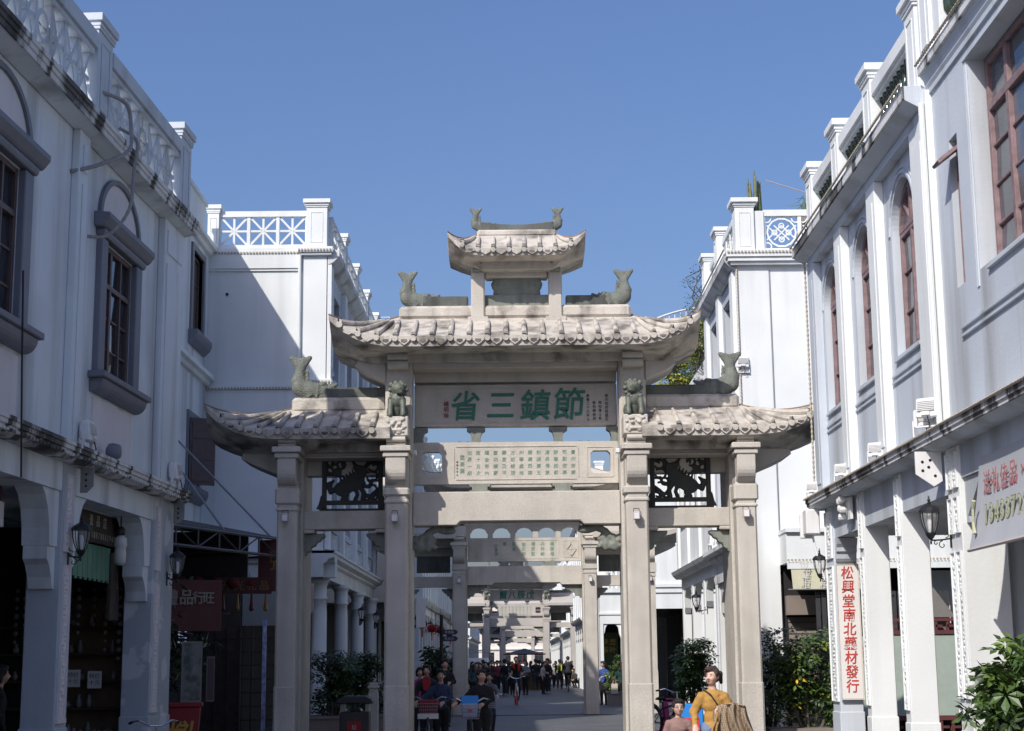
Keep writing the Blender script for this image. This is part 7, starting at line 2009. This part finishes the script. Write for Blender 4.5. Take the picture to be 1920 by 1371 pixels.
o = m.build('cloth', TWEED, t, smooth=True, recalc=False); sm = o.modifiers.new('thick', 'SOLIDIFY'); sm.thickness = .014
m = MB()
m.grid(lambda u, v: (-.19 - .09*(1 - v) + .10*u*(1 - v) + .02*math.sin(v*9), -.15 - .03*math.sin(u*5 + v*4) - .02*(1-v), v*.50 - .05 + .03*u), 8, 14)
o = m.build('sleeve_lining', cloth((.36, .22, .09)), t, smooth=True, recalc=False); sm = o.modifiers.new('thick', 'SOLIDIFY'); sm.thickness = .02
# three women with bicycles and others on the shaded side
def px(p, Y): return (at(p, 1240, Y).x, Y, 0)
b = bicycle('dark bicycle with a loaded front basket pushed by the woman in the blue jacket', (px(806, 28.8)[0], 28.8, 0), .0, (.03, .03, .035), s=1.0)
person('smiling woman in a dark blue jacket pushing a bicycle in the shade', (px(826, 29.2)[0], 29.25, 0), 0.05, 1.48, PUSH, (.035, .05, .11), BLK, hair='short', res=.012, face=True)
t = thing('shopping_bag', 'red patterned bag in the basket of the shaded bicycle', 'bag', (px(803, 28.2)[0], 28.25, .70)); m = MB().prism([(-.15, 0), (.15, 0), (.18, .26), (-.18, .26)], 'y', -.1, .1); m.build('bag', cloth((.22, .03, .04)), t, bevel=.02); MB().box(-.18, .18, -.12, -.101, -.06, .03).build('white_trim', SIGNW, t); MB().tube([(-.08, 0, .26), (-.06, 0, .36), (.06, 0, .36), (.08, 0, .26)], .01, 5).build('handle', BLACK, t)
bicycle('dark bicycle with a blue and white carrier bag in its basket', (px(880, 27.4)[0], 27.4, 0), .06, (.02, .02, .022))
person('woman in black with short hair pushing a bicycle and looking to the side', (px(903, 27.9)[0], 27.9, 0), -.1, 1.48, dict(PUSH, turn=.7), BLK, (.02, .02, .02), hair='short', res=.012)
t = thing('carrier_bag', 'blue and white printed carrier bag standing in the bicycle basket', 'bag', (px(880, 26.8)[0], 26.82, .70), .1)
MB().prism([(-.12, 0), (.12, 0), (.14, .32), (-.14, .32)], 'y', -.08, .08).build('bag', paint((.33, .38, .52)), t, bevel=.015); MB().box(-.138, .138, -.084, .084, .23, .35).build('blue_band', BLUEP, t); MB().box(-.04, .04, -.086, -.081, .08, .13).build('red_mark', REDP, t)
for i in range(2): MB().box(-.08, .08, -.086, -.081, .16 + .03*i, .17 + .03*i).build('print_line', paint((.55, .58, .65)), t)
person('woman in a dark coat with a red scarf behind the shaded cyclists', px(800, 34), .0, 1.55, ST, (.02, .022, .03), BLK, hair='bob', res=.014, accent=(.30, .02, .02))
o = MB().prism([(-.06, 1.30), (.06, 1.30), (.09, 1.20), (.05, 1.02), (-.05, 1.02), (-.09, 1.20)], 'y', -.13, -.07).build('red_scarf', cloth((.32, .02, .03)), [x for x in bpy.data.objects if x.get('label', '').startswith('woman in a dark coat with a red')][0])
person('man in black standing with folded arms by the left signpost', px(834, 41), .15, 1.68, CHAT, BLK, BLK, hair='short', res=.016)
person('person in a pink jacket half hidden by the near gate\'s left inner pillar', px(787, 36), .3, 1.5, ST, (.35, .03, .14), BLK, hair='bob', res=.016)
person('boy in a grey hooded jacket riding behind the woman in black', px(916, 36), .1, 1.30, RIDE, (.12, .125, .14), NAVY, hair='short', res=.016, accent=(.3, .3, .3)); bicycle('small dark bicycle ridden by the boy in grey', (px(916, 36)[0], 35.95, 0), .1, (.03, .03, .04), s=.9)
kx = px(967, 60.5)
person('cyclist in black and red jacket on a red-tyred bicycle in mid street', (kx[0], 60.6, .12), .06, 1.58, RIDE, (.022, .02, .022), BLK, hair='short', res=.016, accent=(.55, .03, .02))
v = thing('scarf', 'bright red scarf and jacket trim on the mid-street cyclist', 'scarf', (kx[0], 60.6, .12), .06); MB().tube([(-.07, -.19, 1.40), (-.10, -.22, 1.32), (-.09, -.24, 1.2)], [.04, .045, .03], 6).tube([(.07, -.19, 1.40), (.10, -.22, 1.32), (.09, -.24, 1.12)], [.04, .045, .03], 6).build('cloth', cloth((.6, .04, .02)), v)
bicycle('white bicycle with bright red tyres ridden down mid street', (kx[0], 60.45, 0), .06, (.75, .74, .72), tyre=paint((.62, .03, .04)), basket=False, s=1.05, rim=paint((.6, .05, .05)))
person('woman in a bright blue open jacket walking on the right side', px(1131, 59.5), -.5, 1.58, dict(CHAT, turn=-.4), (.03, .07, .26), BLK, hair='short', res=.016, accent=(.12, .02, .02))
person('person in a dark green coat half hidden by the near gate\'s right pillar', px(1163, 58.5), .4, 1.55, CHAT, (.015, .05, .045), BLK, hair='short', res=.016)
t = thing('tote_bag', 'pale striped tote bag carried beside the woman in blue', 'bag', px(1151, 58.3)[:2] + (.42,)); MB().prism([(-.13, 0), (.13, 0), (.11, .36), (-.11, .36)], 'y', -.05, .05).build('bag', cloth((.55, .50, .38)), t); MB().tube([(-.07, 0, .36), (0, 0, .62), (.07, 0, .36)], .012, 5).build('handle', cloth((.5, .25, .3)), t)
person('dark figure in a doorway of the sunlit corner house beyond the gate', px(1146, 64.5), 2.6, 1.68, CHAT, (.05, .04, .04), BLK, res=.018)
crowd = [(893, 70, 1.58, ST, (.13, .02, .025), 'bob', 'in a maroon jacket, left of the far group', .2), (901, 72, 1.55, CHAT, (.16, .025, .03), 'bob', 'in a dark red coat beside the maroon jacket', -.3), (910, 76, 1.6, ST, BLK, 'short', 'in black between the red coats and the cyclist', .1),
 (888, 66, 1.5, ST, (.04, .08, .10), 'long', 'in a teal top, seen at the second gate\'s left pillar', 3.1), (932, 80, 1.66, WALK, (.14, .03, .05), 'short', 'in a maroon jacket walking left of mid street', .1), (946, 77, 1.72, CHAT, BLK, 'short', 'in black with pale shoes standing left of the red bicycle', 2.2),
 (955, 79, 1.6, ST, (.42, .44, .46), 'long', 'in a white top half behind the man in black', 2.8), (985, 78, 1.68, CHAT, (.20, .22, .24), 'short', 'in a grey sweater right of the red bicycle', -.6), (1004, 90, 1.74, WALK, (.015, .015, .02), 'short', 'in black walking away in mid street', 3.1),
 (1011, 92, 1.66, WALK, (.02, .025, .05), 'short', 'in navy beside the walker in black', 3.0), (1018, 80, 1.58, CHAT, (.36, .36, .38), 'long', 'in a pale grey hoodie with an orange collar', 1.2), (1027, 80.5, 1.74, ST, (.02, .018, .016), 'short', 'in a long dark coat next to the pale hoodie', -.8),
 (1049, 92, 1.70, WALK, (.03, .03, .03), 'short', 'with a yellow and black backpack', 3.0), (1038, 98, 1.45, WALK, (.35, .34, .33), 'bob', 'in a white jacket carrying a small bag', .3), (975, 100, 1.66, ST, BLK, 'short', 'in black deep in the crowd behind the cyclist', .4), (995, 104, 1.62, ST, (.03, .03, .05), 'long', 'in dark clothes far behind the grey sweater', 2.0),
 (960, 98, 1.6, ST, (.05, .05, .06), 'bob', 'in charcoal far behind the red bicycle', .2), (922, 96, 1.66, ST, (.02, .02, .025), 'short', 'in black in front of the small truck', .5), (1062, 110, 1.64, WALK, (.04, .04, .045), 'short', 'in grey far off at the third gate\'s right bay', .1), (1042, 108, 1.6, ST, BLK, 'bob', 'in black far off by the third gate', -.4)]
for i, (p, Y) in enumerate(((898, 84), (906, 90), (916, 88), (926, 104), (938, 100), (952, 106), (968, 104), (988, 98), (1007, 105), (1022, 98), (1031, 104), (1053, 104), (885, 80), (1070, 104))):
    crowd.append((p, Y, 1.52 + .2*rnd.random(), rnd.choice((ST, WALK, CHAT)), rnd.choice(((.02, .02, .03), (.06, .02, .02), (.03, .04, .06), (.10, .10, .11), (.015, .015, .015))), rnd.choice(('short', 'bob', 'long')), 'in dark clothes deep in the far crowd', rnd.uniform(-3, 3)))
for p, Y, h, ps, c, hr, lab, ro in crowd:
    person('person ' + lab, px(p, Y), ro, h, ps, c, BLK if c[0] > .03 else (.025, .028, .04), (.4, .4, .4) if p in (946, 1027) else (.02, .02, .02), hr, .02, group='people in the far street' if 'deep in the far' not in lab else 'dark-clothed people deep in the far crowd', face=False, accent=(.5, .12, .03) if p == 1018 else None)
q = px(1049, 91.8); t = thing('backpack', 'black backpack with neon yellow panels on a walker', 'backpack', (q[0], 91.82, 1.0)); MB().ball((0, 0, .22), (.17, .10, .25), 8, 6).build('bag', BLACK, t)
for s in (-1, 1): MB().tube([(s*.09, -.09, .40), (s*.11, -.1, .2), (s*.09, -.09, .05)], .03, 5).build('yellow_panel', paint((.62, .68, .02)), t)
q = px(1065, 86); person('cyclist in dark clothes riding away on the right', (q[0], 86, .1), 3.14, 1.66, RIDE, (.022, .022, .03), BLK, res=.02, face=False); bicycle('dark bicycle ridden away on the right side of the street', (q[0], 86.05, 0), 3.14, basket=False)
q = px(1080, 98); person('person crouching by the white pillar on the far right', q, -.8, 1.6, CROUCH, (.05, .04, .035), BLK, res=.02, face=False)
# passers-by inside the left arcade
q = aw(-4.2, 1.15, 0); person('dark-clothed shopper with a bag strap, back turned, inside the left arcade', tuple(q), 2.0, 1.62, dict(ST), (.012, .012, .014), BLK, hair='bob', res=.014)
MB().tube([(.1, .11, 1.30), (-.02, .13, 1.18), (-.12, .10, 1.02)], .018, 5).build('bag_strap', paint((.4, .4, .42)), [x for x in bpy.data.objects if x.get('label', '').startswith('dark-clothed shopper')][0])
q = aw(-8.1, .9, 0); person('head of a dark-haired passer-by at the bottom left corner', tuple(q), -1.2, 1.36, dict(CHAT), (.03, .03, .035), BLK, hair='short', res=.014)
q = aw(-3.4, -.55, 0); bicycle('parked bicycle whose dark grip just shows at the bottom of the shaded pillar', tuple(q), R(20), (.02, .15, .35), basket=False, s=.92)
# toys and bicycle framed by the right bay
q = px(1291, 24.6); t = thing('plastic_chair', 'blue and red folding plastic step stool behind the boy', 'stool', (q[0], 24.6, 0), -.1)
MB().prism([(-.27, .0), (-.2, .0), (-.12, .88), (-.16, .92)], 'y', -.02, .02).build('leg', BLUEP, t)
m = MB().box(-.2, .2, -.03, .0, .62, .95); m.build('back', BLUEP, t, bevel=.02); MB().box(-.14, .14, -.04, -.031, .48, .74).build('red_panel', REDP, t); MB().box(-.22, .22, -.03, .0, .30, .47).build('front_board', BLUEP, t, bevel=.02)
MB().prism([(-.2, .36), (.2, .36), (.17, .28), (.24, 0), (.19, 0), (.12, .22), (-.12, .22), (-.19, 0), (-.24, 0), (-.17, .28)], 'y', -.16, -.05).build('red_step', REDP, t); MB().prism([(.2, 0), (.27, 0), (.16, .92), (.12, .88)], 'y', -.02, .02).build('leg', BLUEP, t)
q = px(1248, 33.5); bicycle('black mountain bicycle parked by the near gate\'s right bay', q, .5, (.015, .015, .018), basket=False, s=1.02)
q = px(1237, 34.2); t = thing('pink_scooter', 'bright pink child\'s scooter behind the parked black bicycle', 'scooter', q, .2)
MB().box(-.06, .06, -.3, .3, .10, .14).build('deck', PINKP, t); MB().prism([(-.1, .14), (.1, .14), (.06, .75), (-.06, .75)], 'y', -.34, -.30).build('front_shield', PINKP, t); MB().tube([(-.2, -.3, .8), (.2, -.3, .8)], .02, 6).build('handlebar', PINKP, t)
for y in (-.32, .32): MB().lathe([(.03, -.02), (.07, -.02), (.07, .02), (.03, .02)], 10, (0, y, .08), 'x').build('wheel', RUBBER, t)
